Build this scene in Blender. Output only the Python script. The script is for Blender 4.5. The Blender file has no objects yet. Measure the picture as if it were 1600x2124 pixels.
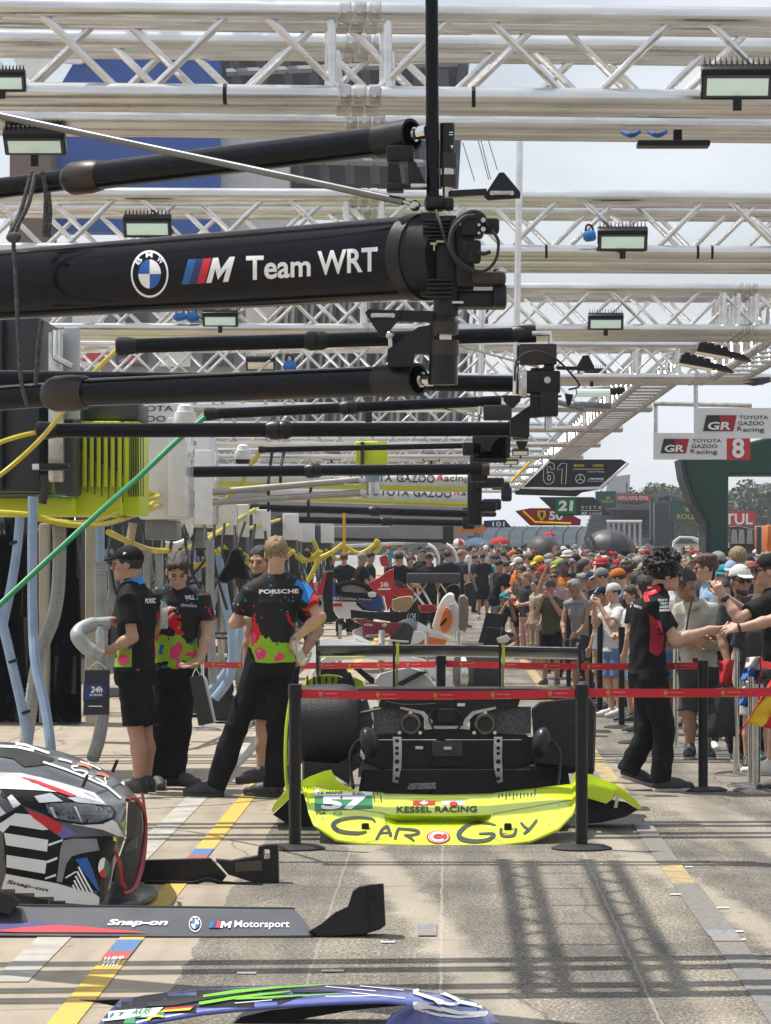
import bpy, bmesh, math, random
import numpy as np
from mathutils import Vector, Matrix
from mathutils.bvhtree import BVHTree

# ------------------------------------------------------------------ camera, sky, sun
SC = bpy.context.scene
COL = SC.collection
F, CX, CY, EYE = 6600.0, 925.0, 1148.0, 1.70      # focal length and principal point in photo pixels, eye height
cam_data = bpy.data.cameras.new('camera')
cam_data.sensor_fit = 'HORIZONTAL'; cam_data.sensor_width = 36
cam_data.lens = 36 * F / 1600
cam_data.shift_x = -(CX - 800) / 1600
cam_data.shift_y = (CY - 1062) / 1600
cam_data.clip_start = 0.3; cam_data.clip_end = 3000
cam = bpy.data.objects.new('camera', cam_data); COL.objects.link(cam)
cam.location = (0, 0, EYE); cam.rotation_euler = (math.radians(90), 0, 0)
SC.camera = cam

SUN_DIR = Vector((-0.42, 0.22, 1.0)).normalized()   # towards the sun
SUN_EL = math.asin(SUN_DIR.z); SUN_AZ = math.atan2(SUN_DIR.x, SUN_DIR.y)
w = bpy.data.worlds.new('World'); SC.world = w; w.use_nodes = True
nt = w.node_tree; nt.nodes.clear()
wo = nt.nodes.new('ShaderNodeOutputWorld'); bg = nt.nodes.new('ShaderNodeBackground')
sky = nt.nodes.new('ShaderNodeTexSky'); sky.sky_type = 'NISHITA'; sky.sun_disc = False
sky.sun_elevation = SUN_EL; sky.sun_rotation = SUN_AZ; sky.dust_density = 2.5; sky.air_density = 1.0
tc = nt.nodes.new('ShaderNodeTexCoord'); mp = nt.nodes.new('ShaderNodeMapping')
mp.inputs['Scale'].default_value = (5, 5, 16)
nz = nt.nodes.new('ShaderNodeTexNoise'); nz.inputs['Scale'].default_value = 1.0; nz.inputs['Detail'].default_value = 5
rmp = nt.nodes.new('ShaderNodeMapRange'); rmp.inputs[1].default_value = 0.36; rmp.inputs[2].default_value = 0.62
rmp.inputs[3].default_value = 0.40; rmp.inputs[4].default_value = 0.97
mxs = nt.nodes.new('ShaderNodeMixRGB'); mxs.inputs[2].default_value = (7.6, 8.05, 8.6, 1)
nt.links.new(tc.outputs['Generated'], mp.inputs['Vector']); nt.links.new(mp.outputs[0], nz.inputs['Vector'])
nt.links.new(nz.outputs['Fac'], rmp.inputs[0]); nt.links.new(rmp.outputs[0], mxs.inputs[0])
nt.links.new(sky.outputs[0], mxs.inputs[1]); nt.links.new(mxs.outputs[0], bg.inputs['Color'])
bg.inputs['Strength'].default_value = 0.1
nt.links.new(bg.outputs[0], wo.inputs['Surface'])
sun_d = bpy.data.lights.new('sun', 'SUN'); sun_d.energy = 5.0; sun_d.angle = math.radians(0.5); sun_d.color = (1, .95, .87)
sun = bpy.data.objects.new('sun', sun_d); COL.objects.link(sun)
sun.rotation_euler = SUN_DIR.to_track_quat('Z', 'Y').to_euler(); sun.location = (-8, 8, 20)
SC.view_settings.view_transform = 'Standard'; SC.view_settings.look = 'None'
SC.view_settings.exposure = 0.24; SC.view_settings.gamma = 1
SC.cycles.max_bounces = 6; SC.cycles.diffuse_bounces = 3; SC.cycles.glossy_bounces = 3
SC.cycles.transparent_max_bounces = 12; SC.cycles.use_denoising = True
SC.cycles.caustics_reflective = False; SC.cycles.caustics_refractive = False

# ------------------------------------------------------------------ pixel <-> place
def P(px, py, d): return Vector(((px - CX) * d / F, d, EYE + (CY - py) * d / F))
def GD(py): return EYE * F / (py - CY)                     # distance of the ground seen at row py
def G(px, py, z=0.0):
    d = (EYE - z) * F / (py - CY); return Vector(((px - CX) * d / F, d, z))
def PPM(d): return F / d

# ------------------------------------------------------------------ materials
MATS = {}
def mat(name, c, rough=.5, metal=0., c2=None, nscale=8., bump=0., bscale=40., coat=0., spec=.5, emit=None, estr=0., alpha=1., trans=0., dirt=0., ndet=4., stretch=(1, 1, 1), sheen=0.):
    if name in MATS: return MATS[name]
    m = bpy.data.materials.new(name); m.use_nodes = True; t = m.node_tree; b = t.nodes['Principled BSDF']
    b.inputs['Base Color'].default_value = (*c, 1); b.inputs['Roughness'].default_value = rough
    b.inputs['Metallic'].default_value = metal; b.inputs['Coat Weight'].default_value = coat
    b.inputs['Coat Roughness'].default_value = .08
    b.inputs['Specular IOR Level'].default_value = spec
    b.inputs['Alpha'].default_value = alpha; b.inputs['Transmission Weight'].default_value = trans
    b.inputs['Sheen Weight'].default_value = sheen
    if emit: b.inputs['Emission Color'].default_value = (*emit, 1); b.inputs['Emission Strength'].default_value = estr
    co = t.nodes.new('ShaderNodeTexCoord'); ma = t.nodes.new('ShaderNodeMapping'); ma.inputs['Scale'].default_value = stretch
    t.links.new(co.outputs['Object'], ma.inputs['Vector'])
    if c2 is None: c2 = tuple(x * .82 for x in c)
    n = t.nodes.new('ShaderNodeTexNoise'); n.inputs['Scale'].default_value = nscale; n.inputs['Detail'].default_value = ndet
    t.links.new(ma.outputs[0], n.inputs['Vector'])
    r = t.nodes.new('ShaderNodeValToRGB'); r.color_ramp.elements[0].position = .35; r.color_ramp.elements[1].position = .68
    r.color_ramp.elements[0].color = (*c2, 1); r.color_ramp.elements[1].color = (*c, 1)
    t.links.new(n.outputs['Fac'], r.inputs[0]); t.links.new(r.outputs[0], b.inputs['Base Color'])
    rr = t.nodes.new('ShaderNodeMapRange'); rr.inputs[3].default_value = max(0, rough - .08); rr.inputs[4].default_value = min(1, rough + .1)
    t.links.new(n.outputs['Fac'], rr.inputs[0]); t.links.new(rr.outputs[0], b.inputs['Roughness'])
    if bump > 0:
        n2 = t.nodes.new('ShaderNodeTexNoise'); n2.inputs['Scale'].default_value = bscale; n2.inputs['Detail'].default_value = 5
        t.links.new(ma.outputs[0], n2.inputs['Vector'])
        bp = t.nodes.new('ShaderNodeBump'); bp.inputs['Strength'].default_value = bump; bp.inputs['Distance'].default_value = .02
        t.links.new(n2.outputs['Fac'], bp.inputs['Height']); t.links.new(bp.outputs[0], b.inputs['Normal'])
    MATS[name] = m; return m
def srgb(r, g, b):
    f = lambda v: (v / 255 / 12.92) if v / 255 <= .04045 else ((v / 255 + .055) / 1.055) ** 2.4
    return (f(r), f(g), f(b))

ALU = mat('aluminium', (.80, .795, .785), .29, 1., c2=(.63, .62, .605), nscale=7, bump=.10, bscale=18, stretch=(.35, 1, 2.5))
ALU2 = mat('aluminium_coupler', (.66, .65, .63), .3, .9, c2=(.45, .44, .42), nscale=14)
STEEL = mat('steel', (.62, .61, .58), .25, 1., c2=(.5, .49, .46), nscale=10)
CHROME = mat('chrome', (.75, .75, .74), .12, 1.)
BLK_GLOSS = mat('gloss_black_carbon', (.004, .0045, .007), .14, 0, c2=(.006, .0065, .010), nscale=30, coat=.12, spec=.10)
BLK_SATIN = mat('satin_black', (.008, .0085, .010), .36, 0, c2=(.013, .013, .015), nscale=12, bump=.05, spec=.3)
BLK_MATT = mat('matt_black', (.012, .012, .013), .6, 0, c2=(.019, .018, .018), nscale=9, bump=.1, spec=.3)
BRONZE = mat('dark_bronze', (.050, .037, .030), .4, .5, nscale=10)
RUBBER = mat('rubber_black', (.022, .022, .023), .7, 0, bump=.15, bscale=80)
ROPE = mat('braided_rope', (.022, .022, .024), .8, 0, c2=(.10, .10, .10), nscale=90, bump=.4, bscale=120)
WHITE = mat('white_paint', (.78, .78, .77), .4, 0, c2=(.70, .70, .69), nscale=5)
WHITE_G = mat('white_gloss', (.78, .78, .78), .25, 0, c2=(.72, .72, .72), coat=.6)
INK_W = mat('white_vinyl', (.82, .82, .82), .45, c2=(.78, .78, .78))
INK_K = mat('black_vinyl', (.02, .02, .022), .45)
INK_R = mat('red_vinyl', srgb(205, 20, 38), .45)
INK_B = mat('blue_vinyl', srgb(20, 90, 170), .45)
INK_N = mat('navy_vinyl', srgb(25, 40, 100), .45)
INK_Y = mat('yellow_vinyl', srgb(235, 195, 30), .45)
INK_G = mat('green_vinyl', srgb(20, 125, 75), .45)
LIME = mat('fluorescent_yellow_paint', (.64, .78, .012), .28, 0, c2=(.60, .74, .012), nscale=3, coat=.5)
LIME_P = mat('fluorescent_yellow_panel', (.62, .72, .015), .4, 0, c2=(.56, .66, .015), nscale=3)
YHOSE = mat('yellow_hose_rubber', (.62, .50, .02), .4, c2=(.50, .42, .02), nscale=12)
GHOSE = mat('green_hose_rubber', (.01, .27, .09), .38, c2=(.012, .20, .07), nscale=12)
BHOSE = mat('blue_grey_hose', (.30, .40, .56), .45, c2=(.24, .33, .46), nscale=9)
CHOSE = mat('ribbed_grey_hose', (.33, .34, .32), .4, c2=(.24, .25, .24), nscale=9)
GREY_D = mat('dark_grey_panel', (.055, .06, .068), .5, c2=(.04, .043, .05), nscale=3, bump=.05)
GREY_M = mat('mid_grey', (.22, .225, .235), .45, c2=(.17, .175, .18))
GREY_L = mat('light_grey', (.50, .51, .52), .45, c2=(.42, .43, .44), nscale=4)
GLASSY = mat('tinted_glass', (.02, .025, .03), .05, 0, spec=.8, coat=1.)
RED = mat('red_paint', srgb(190, 25, 40), .3, coat=.5)
REDBELT = mat('red_belt_webbing', srgb(205, 28, 40), .55, c2=srgb(185, 24, 36), nscale=20)
BLUE = mat('blue_paint', srgb(25, 65, 140), .35, coat=.4)
ORANGE = mat('orange_paint', srgb(225, 120, 40), .35, coat=.4)
LAMP = mat('lamp_glass', (.60, .72, .63), .2, emit=(.72, .92, .78), estr=.25, nscale=3)
LAMP_A = mat('lamp_glass_amber', (.62, .56, .42), .2, emit=(.9, .78, .5), estr=.2, nscale=3)

# ------------------------------------------------------------------ mesh builder
def link(o, parent=None):
    COL.objects.link(o)
    if parent is not None: o.parent = parent
    return o
def wloc(o):
    v = Vector((0, 0, 0))
    while o is not None: v += Vector(o.location); o = o.parent
    return v
def tag(o, label=None, cat=None, group=None, kind=None):
    if label: o['label'] = label
    if cat: o['category'] = cat
    if group: o['group'] = group
    if kind: o['kind'] = kind
    return o
def thing(name, label, cat, loc, group=None):
    o = bpy.data.objects.new(name, None); o.empty_display_size = .1; COL.objects.link(o); o.location = loc
    return tag(o, label, cat, group)
def frame_of(axis):
    a = Vector(axis).normalized()
    u = a.cross(Vector((0, 0, 1)))
    if u.length < 1e-4: u = a.cross(Vector((0, 1, 0)))
    u.normalize(); return a, u, a.cross(u).normalized()
def smooth_path(pts, n=6):
    pts = [Vector(p) for p in pts]; out = []
    for i in range(len(pts) - 1):
        p0 = pts[max(i - 1, 0)]; p1 = pts[i]; p2 = pts[i + 1]; p3 = pts[min(i + 2, len(pts) - 1)]
        for k in range(n):
            t = k / n
            out.append(.5 * ((2 * p1) + (p2 - p0) * t + (2 * p0 - 5 * p1 + 4 * p2 - p3) * t * t + (3 * p1 - p0 - 3 * p2 + p3) * t ** 3))
    out.append(pts[-1]); return out

class MB:
    def __init__(s): s.v = []; s.f = []; s.mi = []; s.cur = 0
    def add(s, vs, fs):
        o = len(s.v); s.v += [Vector(x) for x in vs]; s.f += [tuple(i + o for i in f) for f in fs]; s.mi += [s.cur] * len(fs); return s
    def box(s, c, d, rot=None):
        c = Vector(c); hx, hy, hz = d[0] / 2, d[1] / 2, d[2] / 2
        vs = [Vector((x, y, z)) for x in (-hx, hx) for y in (-hy, hy) for z in (-hz, hz)]
        if rot is not None: vs = [rot @ v for v in vs]
        return s.add([v + c for v in vs], [(0, 1, 3, 2), (4, 6, 7, 5), (0, 4, 5, 1), (2, 3, 7, 6), (0, 2, 6, 4), (1, 5, 7, 3)])
    def bbox(s, c, d, b=.01, rot=None):                      # box with bevelled vertical+horizontal edges
        m = bmesh.new(); bmesh.ops.create_cube(m, size=1)
        for v in m.verts: v.co = Vector((v.co.x * d[0], v.co.y * d[1], v.co.z * d[2]))
        bmesh.ops.bevel(m, geom=m.edges[:], offset=min(b, min(d) * .45), segments=2, affect='EDGES', profile=.5)
        m.verts.index_update(); vs = [v.co.copy() for v in m.verts]; fs = [[v.index for v in f.verts] for f in m.faces]; m.free()
        if rot is not None: vs = [rot @ v for v in vs]
        return s.add([v + Vector(c) for v in vs], fs)
    def bar(s, p0, p1, wd, ht):
        a, u, n = frame_of(Vector(p1) - Vector(p0)); p0 = Vector(p0); p1 = Vector(p1)
        q = [(-1, -1), (1, -1), (1, 1), (-1, 1)]
        return s.add([p + u * (x * wd / 2) + n * (y * ht / 2) for p in (p0, p1) for x, y in q],
                     [(3, 2, 1, 0), (4, 5, 6, 7)] + [(i, (i + 1) % 4, 4 + (i + 1) % 4, 4 + i) for i in range(4)])
    def cyl(s, p0, p1, r0, r1=None, n=14, caps=True):
        r1 = r0 if r1 is None else r1
        return s.rings([(Vector(p0), r0), (Vector(p1), r1)], n, caps)
    def rings(s, prof, n=14, caps=True):                     # profile of (centre, radius) along one straight axis
        a, u, q = frame_of(prof[-1][0] - prof[0][0]); vs = []; fs = []
        for c, r in prof:
            vs += [c + u * (r * math.cos(2 * math.pi * i / n)) + q * (r * math.sin(2 * math.pi * i / n)) for i in range(n)]
        for k in range(len(prof) - 1):
            fs += [(k * n + i, k * n + (i + 1) % n, (k + 1) * n + (i + 1) % n, (k + 1) * n + i) for i in range(n)]
        if caps: fs += [tuple(range(n - 1, -1, -1)), tuple((len(prof) - 1) * n + i for i in range(n))]
        return s.add(vs, fs)
    def axis(s, p0, p1, prof, n=16, caps=True):              # prof: (t along p0..p1, radius)
        p0 = Vector(p0); p1 = Vector(p1); return s.rings([(p0.lerp(p1, t), r) for t, r in prof], n, caps)
    def tube(s, pts, r, n=8, caps=True, rib=0., flat=1.):
        pts = [Vector(p) for p in pts]; vs = []; fs = []
        a, u, q = frame_of(pts[1] - pts[0])
        for k, p in enumerate(pts):
            t = (pts[min(k + 1, len(pts) - 1)] - pts[max(k - 1, 0)]).normalized()
            u = (u - t * u.dot(t)).normalized(); q = t.cross(u)
            rk = (r[k] if isinstance(r, (list, tuple)) else r) * (1 + (rib if k % 2 else 0))
            vs += [p + u * (rk * math.cos(2 * math.pi * i / n)) + q * (rk * flat * math.sin(2 * math.pi * i / n)) for i in range(n)]
        for k in range(len(pts) - 1):
            fs += [(k * n + i, k * n + (i + 1) % n, (k + 1) * n + (i + 1) % n, (k + 1) * n + i) for i in range(n)]
        if caps: fs += [tuple(range(n - 1, -1, -1)), tuple((len(pts) - 1) * n + i for i in range(n))]
        return s.add(vs, fs)
    def loft(s, rings, closed=True, caps=True):
        n = len(rings[0]); vs = [v for r in rings for v in r]; fs = []
        for k in range(len(rings) - 1):
            for i in range(n if closed else n - 1):
                fs.append((k * n + i, k * n + (i + 1) % n, (k + 1) * n + (i + 1) % n, (k + 1) * n + i))
        if caps and closed: fs += [tuple(range(n - 1, -1, -1)), tuple((len(rings) - 1) * n + i for i in range(n))]
        return s.add(vs, fs)
    def prism(s, pts, off):
        off = Vector(off); n = len(pts); pts = [Vector(p) for p in pts]
        return s.add(pts + [p + off for p in pts], [tuple(range(n)), tuple(range(2 * n - 1, n - 1, -1))] +
                     [((i + 1) % n, i, n + i, n + (i + 1) % n) for i in range(n)])
    def ball(s, c, r, n=14, m=9):
        c = Vector(c); r = (r, r, r) if not isinstance(r, (tuple, list)) else r
        vs = []; fs = []
        for j in range(m + 1):
            th = math.pi * j / m
            vs += [c + Vector((r[0] * math.sin(th) * math.cos(2 * math.pi * i / n), r[1] * math.sin(th) * math.sin(2 * math.pi * i / n), r[2] * math.cos(th))) for i in range(n)]
        for j in range(m):
            fs += [(j * n + i, (j + 1) * n + i, (j + 1) * n + (i + 1) % n, j * n + (i + 1) % n) for i in range(n)]
        return s.add(vs, fs)
    def build(s, name, mats, parent=None, smooth=35, at=None, bevel=0., fixn=True, solid=0., sub=0):
        me = bpy.data.meshes.new(name)
        o = bpy.data.objects.new(name, me)
        base = wloc(parent) if parent is not None else Vector((0, 0, 0))
        if parent is None and at is not None: o.location = at; base = Vector(at)
        me.from_pydata([tuple(v - base) for v in s.v], [], s.f)
        mats = mats if isinstance(mats, (list, tuple)) else [mats]
        for m in mats: me.materials.append(m)
        if len(mats) > 1: me.polygons.foreach_set('material_index', s.mi)
        if fixn or bevel > 0:
            b = bmesh.new(); b.from_mesh(me); bmesh.ops.remove_doubles(b, verts=b.verts, dist=1e-6)
            if fixn: bmesh.ops.recalc_face_normals(b, faces=b.faces)
            if bevel > 0:
                es = [e for e in b.edges if len(e.link_faces) == 2 and e.calc_face_angle(0) > .6]
                bmesh.ops.bevel(b, geom=es, offset=bevel, segments=2, affect='EDGES', profile=.5)
            b.to_mesh(me); b.free()
        if smooth:
            me.polygons.foreach_set('use_smooth', [True] * len(me.polygons))
            try: me.set_sharp_from_angle(angle=math.radians(smooth))
            except Exception: pass
        link(o, parent)
        if solid: 
            md = o.modifiers.new('solid', 'SOLIDIFY'); md.thickness = solid; md.offset = 0
        if sub: 
            md = o.modifiers.new('sub', 'SUBSURF'); md.levels = sub; md.render_levels = sub
        return o
def copy_tree(o, parent=None):
    c = o.copy(); COL.objects.link(c); c.parent = parent
    for ch in list(o.children): copy_tree(ch, c)
    return c

# ------------------------------------------------------------------ lettering and stickers laid on real surfaces
_TXT = {}
def text2d(body, bold=0., shear=0., space=1.):
    key = (body, bold, shear, space)
    if key in _TXT: return _TXT[key]
    cu = bpy.data.curves.new('lettering', 'FONT'); cu.body = body; cu.size = 1; cu.offset = bold; cu.shear = shear; cu.space_character = space
    cu.resolution_u = 3
    ob = bpy.data.objects.new('lettering', cu); COL.objects.link(ob)
    dg = bpy.context.evaluated_depsgraph_get(); me = bpy.data.meshes.new_from_object(ob.evaluated_get(dg))
    vs = np.array([v.co[:2] for v in me.vertices]); fs = [tuple(p.vertices) for p in me.polygons]
    bpy.data.objects.remove(ob); bpy.data.meshes.remove(me)
    lo = vs.min(0); hi = vs.max(0); vs = (vs - lo) / (hi - lo)
    _TXT[key] = (vs, fs); return _TXT[key]
def text_px(body, quad, **k):                               # quad: TL, TR, BR, BL in photo pixels
    vs, fs = text2d(body, **k); tl, tr, br, bl = [Vector(q) for q in quad]
    return ([tuple((bl.lerp(br, x)).lerp(tl.lerp(tr, x), y)) for x, y in vs], fs)
def rect(x0, y0, x1, y1): return [(x0, y0), (x1, y0), (x1, y1), (x0, y1)]
def poly(*pts): return ([tuple(p) for p in pts], [tuple(range(len(pts)))])
def disc(cx, cy, rx, ry=None, a0=0, a1=360, n=28):
    ry = rx if ry is None else ry
    pts = [(cx + rx * math.cos(math.radians(a0 + (a1 - a0) * i / n)), cy + ry * math.sin(math.radians(a0 + (a1 - a0) * i / n))) for i in range(n + (a1 - a0 < 360))]
    if a1 - a0 < 360: pts.append((cx, cy))
    return (pts, [tuple(range(len(pts)))])
def ring(cx, cy, rx, ry, t, n=32, a0=0, a1=360):
    vs = []; full = a1 - a0 >= 360; k = n if full else n + 1
    for i in range(k):
        a = math.radians(a0 + (a1 - a0) * i / n); vs += [(cx + rx * math.cos(a), cy + ry * math.sin(a)), (cx + (rx - t) * math.cos(a), cy + (ry - t * ry / rx) * math.sin(a))]
    return (vs, [(2 * i, 2 * ((i + 1) % k), 2 * ((i + 1) % k) + 1, 2 * i + 1) for i in range(n)])
def stroke(pts, wd, closed=False):
    out = ([], []); pts = [Vector(p) for p in pts]; n = len(pts); L = []; R = []
    for i, p in enumerate(pts):
        t = (pts[min(i + 1, n - 1)] - pts[max(i - 1, 0)]).normalized(); q = Vector((-t.y, t.x))
        wi = wd[i] if isinstance(wd, (list, tuple)) else wd
        L.append(tuple(p + q * wi / 2)); R.append(tuple(p - q * wi / 2))
    return (L + R, [(i, i + 1, n + i + 1, n + i) for i in range(n - 1)])
def curve2(pts, n=8): return [tuple(v[:2]) for v in smooth_path([(p[0], p[1], 0) for p in pts], n)]
def bvh_of(*objs):
    vs = []; fs = []
    for o in objs:
        k = len(vs); b = wloc(o); vs += [v.co + b for v in o.data.vertices]; fs += [tuple(i + k for i in p.vertices) for p in o.data.polygons]
    return BVHTree.FromPolygons(vs, fs)
def decal(name, shapes, m, parent, target, off=.003, step=10., label=None):
    """shapes in photo pixels -> a thin sticker that lies on the real surface of `target`."""
    b = bmesh.new()
    for vs, fs in shapes:
        bv = [b.verts.new((x, y, 0)) for x, y in vs]
        for f in fs:
            try: b.faces.new([bv[i] for i in f])
            except ValueError: pass
    if step and b.verts:
        for ax in (0, 1):
            lo = min(v.co[ax] for v in b.verts); hi = max(v.co[ax] for v in b.verts); x = lo + step
            while x < hi:
                co = [0, 0, 0]; co[ax] = x; no = [0, 0, 0]; no[ax] = 1
                bmesh.ops.bisect_plane(b, geom=b.verts[:] + b.edges[:] + b.faces[:], plane_co=co, plane_no=no, dist=1e-4); x += step
    eye = Vector((0, 0, EYE)); bad = []
    base = wloc(parent) if parent is not None else Vector((0, 0, 0))
    for v in b.verts:
        if isinstance(target, (int, float)): v.co = P(v.co.x, v.co.y, target) - base; continue
        d = Vector(((v.co.x - CX) / F, 1, (CY - v.co.y) / F)).normalized()
        h, n, i, t = target.ray_cast(eye, d)
        if h is None: bad.append(v); continue
        if n.dot(d) > 0: n = -n
        v.co = h + (n * .55 - d * .45).normalized() * off - base
    if bad: bmesh.ops.delete(b, geom=bad, context='VERTS')
    me = bpy.data.meshes.new(name); b.to_mesh(me); b.free(); me.materials.append(m)
    o = bpy.data.objects.new(name, me); link(o, parent)
    if label: o['label'] = label
    return o
def panel(name, pts, d, th, m, parent=None, at=None, bevel=0., slope=0.):
    """a real plate traced at distance d with thickness th (away from the eye); slope: metres deeper per metre to the right."""
    q = [P(x, y, d) for x, y in pts]
    if slope:
        x0 = q[0].x; q = [P(x, y, d + slope * (v.x - x0)) for (x, y), v in zip(pts, q)]
    return MB().prism(q, (0, th, 0)).build(name, m, parent, smooth=0, at=at, bevel=bevel)
# ------------------------------------------------------------------ ground
def ground_material():
    m = bpy.data.materials.new('pit_lane_surface'); m.use_nodes = True; t = m.node_tree; L = t.links; b = t.nodes['Principled BSDF']
    N = lambda k: t.nodes.new(k)
    def math_(op, a, bb=None, c=None):
        n = N('ShaderNodeMath'); n.operation = op
        for i, v in enumerate((a, bb, c)):
            if v is None: continue
            if isinstance(v, (int, float)): n.inputs[i].default_value = v
            else: L.new(v, n.inputs[i])
        return n.outputs[0]
    def noise(sc, det=4, vec=None, rough=.5):
        n = N('ShaderNodeTexNoise'); n.inputs['Scale'].default_value = sc; n.inputs['Detail'].default_value = det; n.inputs['Roughness'].default_value = rough
        L.new(vec if vec is not None else co.outputs['Object'], n.inputs['Vector']); return n.outputs['Fac']
    def ramp(fac, stops):
        r = N('ShaderNodeValToRGB'); e = r.color_ramp.elements
        while len(e) < len(stops): e.new(.5)
        for el, (p, c) in zip(e, stops): el.position = p; el.color = (*c, 1)
        L.new(fac, r.inputs[0]); return r.outputs[0]
    def mix(f, a, c, mode='MIX'):
        n = N('ShaderNodeMixRGB'); n.blend_type = mode
        if isinstance(f, (int, float)): n.inputs[0].default_value = f
        else: L.new(f, n.inputs[0])
        for i, v in ((1, a), (2, c)):
            if isinstance(v, tuple): n.inputs[i].default_value = (*v, 1)
            else: L.new(v, n.inputs[i])
        return n.outputs[0]
    co = N('ShaderNodeTexCoord'); sp = N('ShaderNodeSeparateXYZ'); L.new(co.outputs['Object'], sp.inputs[0]); X, Y = sp.outputs[0], sp.outputs[1]
    def stretched(sx, sy):
        mp = N('ShaderNodeMapping'); mp.inputs['Scale'].default_value = (sx, sy, 1); L.new(co.outputs['Object'], mp.inputs[0]); return mp.outputs[0]
    grains = noise(72, 3, stretched(1, .42), .7); grain2 = noise(190, 2, stretched(1, .35)); patch = noise(.9, 5); patch2 = noise(3.1, 6); streak = noise(2.2, 5, stretched(1.6, .12))
    asph = ramp(grains, [(.32, (.085, .078, .068)), (.47, (.195, .18, .153)), (.58, (.30, .275, .232)), (.70, (.51, .47, .395))])
    asph = mix(.55, asph, ramp(patch2, [(.3, (.70, .69, .68)), (.7, (1.12, 1.1, 1.06))]), 'MULTIPLY')
    asph = mix(.6, asph, ramp(streak, [(.36, (.42, .42, .44)), (.60, (1.1, 1.08, 1.05))]), 'MULTIPLY')
    asph = mix(.75, asph, ramp(patch, [(.38, (.62, .62, .63)), (.54, (1.04, 1.03, 1.02))]), 'MULTIPLY')
    asph = mix(.35, asph, ramp(noise(30, 5, stretched(1, .4), .75), [(.36, (.5, .5, .5)), (.62, (1.3, 1.28, 1.22))]), 'MULTIPLY')
    conc = ramp(grain2, [(.3, (.30, .255, .20)), (.7, (.40, .345, .275))])
    conc = mix(.5, conc, ramp(patch2, [(.32, (.78, .77, .76)), (.68, (1.08, 1.06, 1.03))]), 'MULTIPLY')
    scuff = noise(1.5, 6, stretched(3.2, .35))
    conc = mix(.55, conc, ramp(scuff, [(.33, (.62, .62, .63)), (.50, (1, 1, 1))]), 'MULTIPLY')
    # expansion joints in the concrete slabs
    bk = N('ShaderNodeTexBrick'); bk.inputs['Scale'].default_value = 1; bk.inputs['Brick Width'].default_value = 2.9; bk.inputs['Row Height'].default_value = 4.4
    bk.inputs['Mortar Size'].default_value = .012; bk.inputs['Color1'].default_value = (1, 1, 1, 1); bk.inputs['Color2'].default_value = (.93, .93, .92, 1); bk.inputs['Mortar'].default_value = (.35, .33, .3, 1); bk.offset = 0
    mp2 = N('ShaderNodeMapping'); mp2.inputs['Location'].default_value = (1.05, 1.2, 0); L.new(co.outputs['Object'], mp2.inputs[0]); L.new(mp2.outputs[0], bk.inputs['Vector'])
    conc = mix(.8, conc, bk.outputs['Color'], 'MULTIPLY')
    edge = math_('ADD', X, math_('MULTIPLY', math_('SUBTRACT', patch2, .5), .10))
    side = math_('GREATER_THAN', edge, -1.08)
    col = mix(side, conc, asph)
    # pale bands that cross the lane at a slight angle
    wob = math_('MULTIPLY', math_('SUBTRACT', patch2, .5), .22)
    skew = math_('ADD', math_('ADD', X, math_('MULTIPLY', Y, .105)), wob)
    for c, hw, amt in ((1.46, .10, .55), (2.95, .09, .5), (0.62, .10, .14), (2.25, .07, .2), (3.9, .2, .35)):
        dist = math_('ABSOLUTE', math_('SUBTRACT', skew, c))
        f = N('ShaderNodeMapRange'); f.interpolation_type = 'SMOOTHSTEP'; f.inputs[1].default_value = hw + .05; f.inputs[2].default_value = hw - .05
        f.inputs[3].default_value = 0; f.inputs[4].default_value = amt; L.new(dist, f.inputs[0])
        g = math_('MULTIPLY', f.outputs[0], math_('MULTIPLY', side, math_('LESS_THAN', Y, 60)))
        col = mix(g, col, (.43, .38, .30))
    # thin scratched lines along the lane
    for c in (-.02, .78, -.55):
        f = math_('LESS_THAN', math_('ABSOLUTE', math_('ADD', math_('SUBTRACT', X, c), math_('MULTIPLY', wob, .15))), .006)
        col = mix(math_('MULTIPLY', f, .3), col, (.5, .45, .38))
    vor = N('ShaderNodeTexVoronoi'); vor.feature = 'DISTANCE_TO_EDGE'; vor.inputs['Scale'].default_value = .55; wv = N('ShaderNodeMixRGB'); wv.inputs[0].default_value = .12; nc = N('ShaderNodeTexNoise'); nc.inputs['Scale'].default_value = 2.2; L.new(co.outputs['Object'], nc.inputs['Vector']); L.new(co.outputs['Object'], wv.inputs[1]); L.new(nc.outputs['Color'], wv.inputs[2]); L.new(wv.outputs[0], vor.inputs['Vector'])
    col = mix(math_('MULTIPLY', math_('LESS_THAN', vor.outputs['Distance'], .004), .5), col, (.07, .065, .06))
    for c, hw in ((-.62, .13), (.12, .10), (.62, .14), (1.75, .12)):
        dist = math_('ABSOLUTE', math_('SUBTRACT', math_('ADD', X, math_('MULTIPLY', wob, .5)), c)); f = N('ShaderNodeMapRange'); f.interpolation_type = 'SMOOTHSTEP'; f.inputs[1].default_value = hw; f.inputs[2].default_value = hw * .3; f.inputs[3].default_value = 0; f.inputs[4].default_value = .5; L.new(dist, f.inputs[0]); col = mix(math_('MULTIPLY', f.outputs[0], streak), col, (.085, .082, .078))
    spots = noise(7, 2); sf = N('ShaderNodeMapRange'); sf.inputs[1].default_value = .71; sf.inputs[2].default_value = .75; sf.inputs[3].default_value = 0; sf.inputs[4].default_value = .6; L.new(spots, sf.inputs[0])
    col = mix(sf.outputs[0], col, (.07, .065, .06))
    L.new(col, b.inputs['Base Color']); b.inputs['Roughness'].default_value = .8; b.inputs['Specular IOR Level'].default_value = .25
    bp = N('ShaderNodeBump'); bp.inputs['Strength'].default_value = .55; bp.inputs['Distance'].default_value = .012
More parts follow.
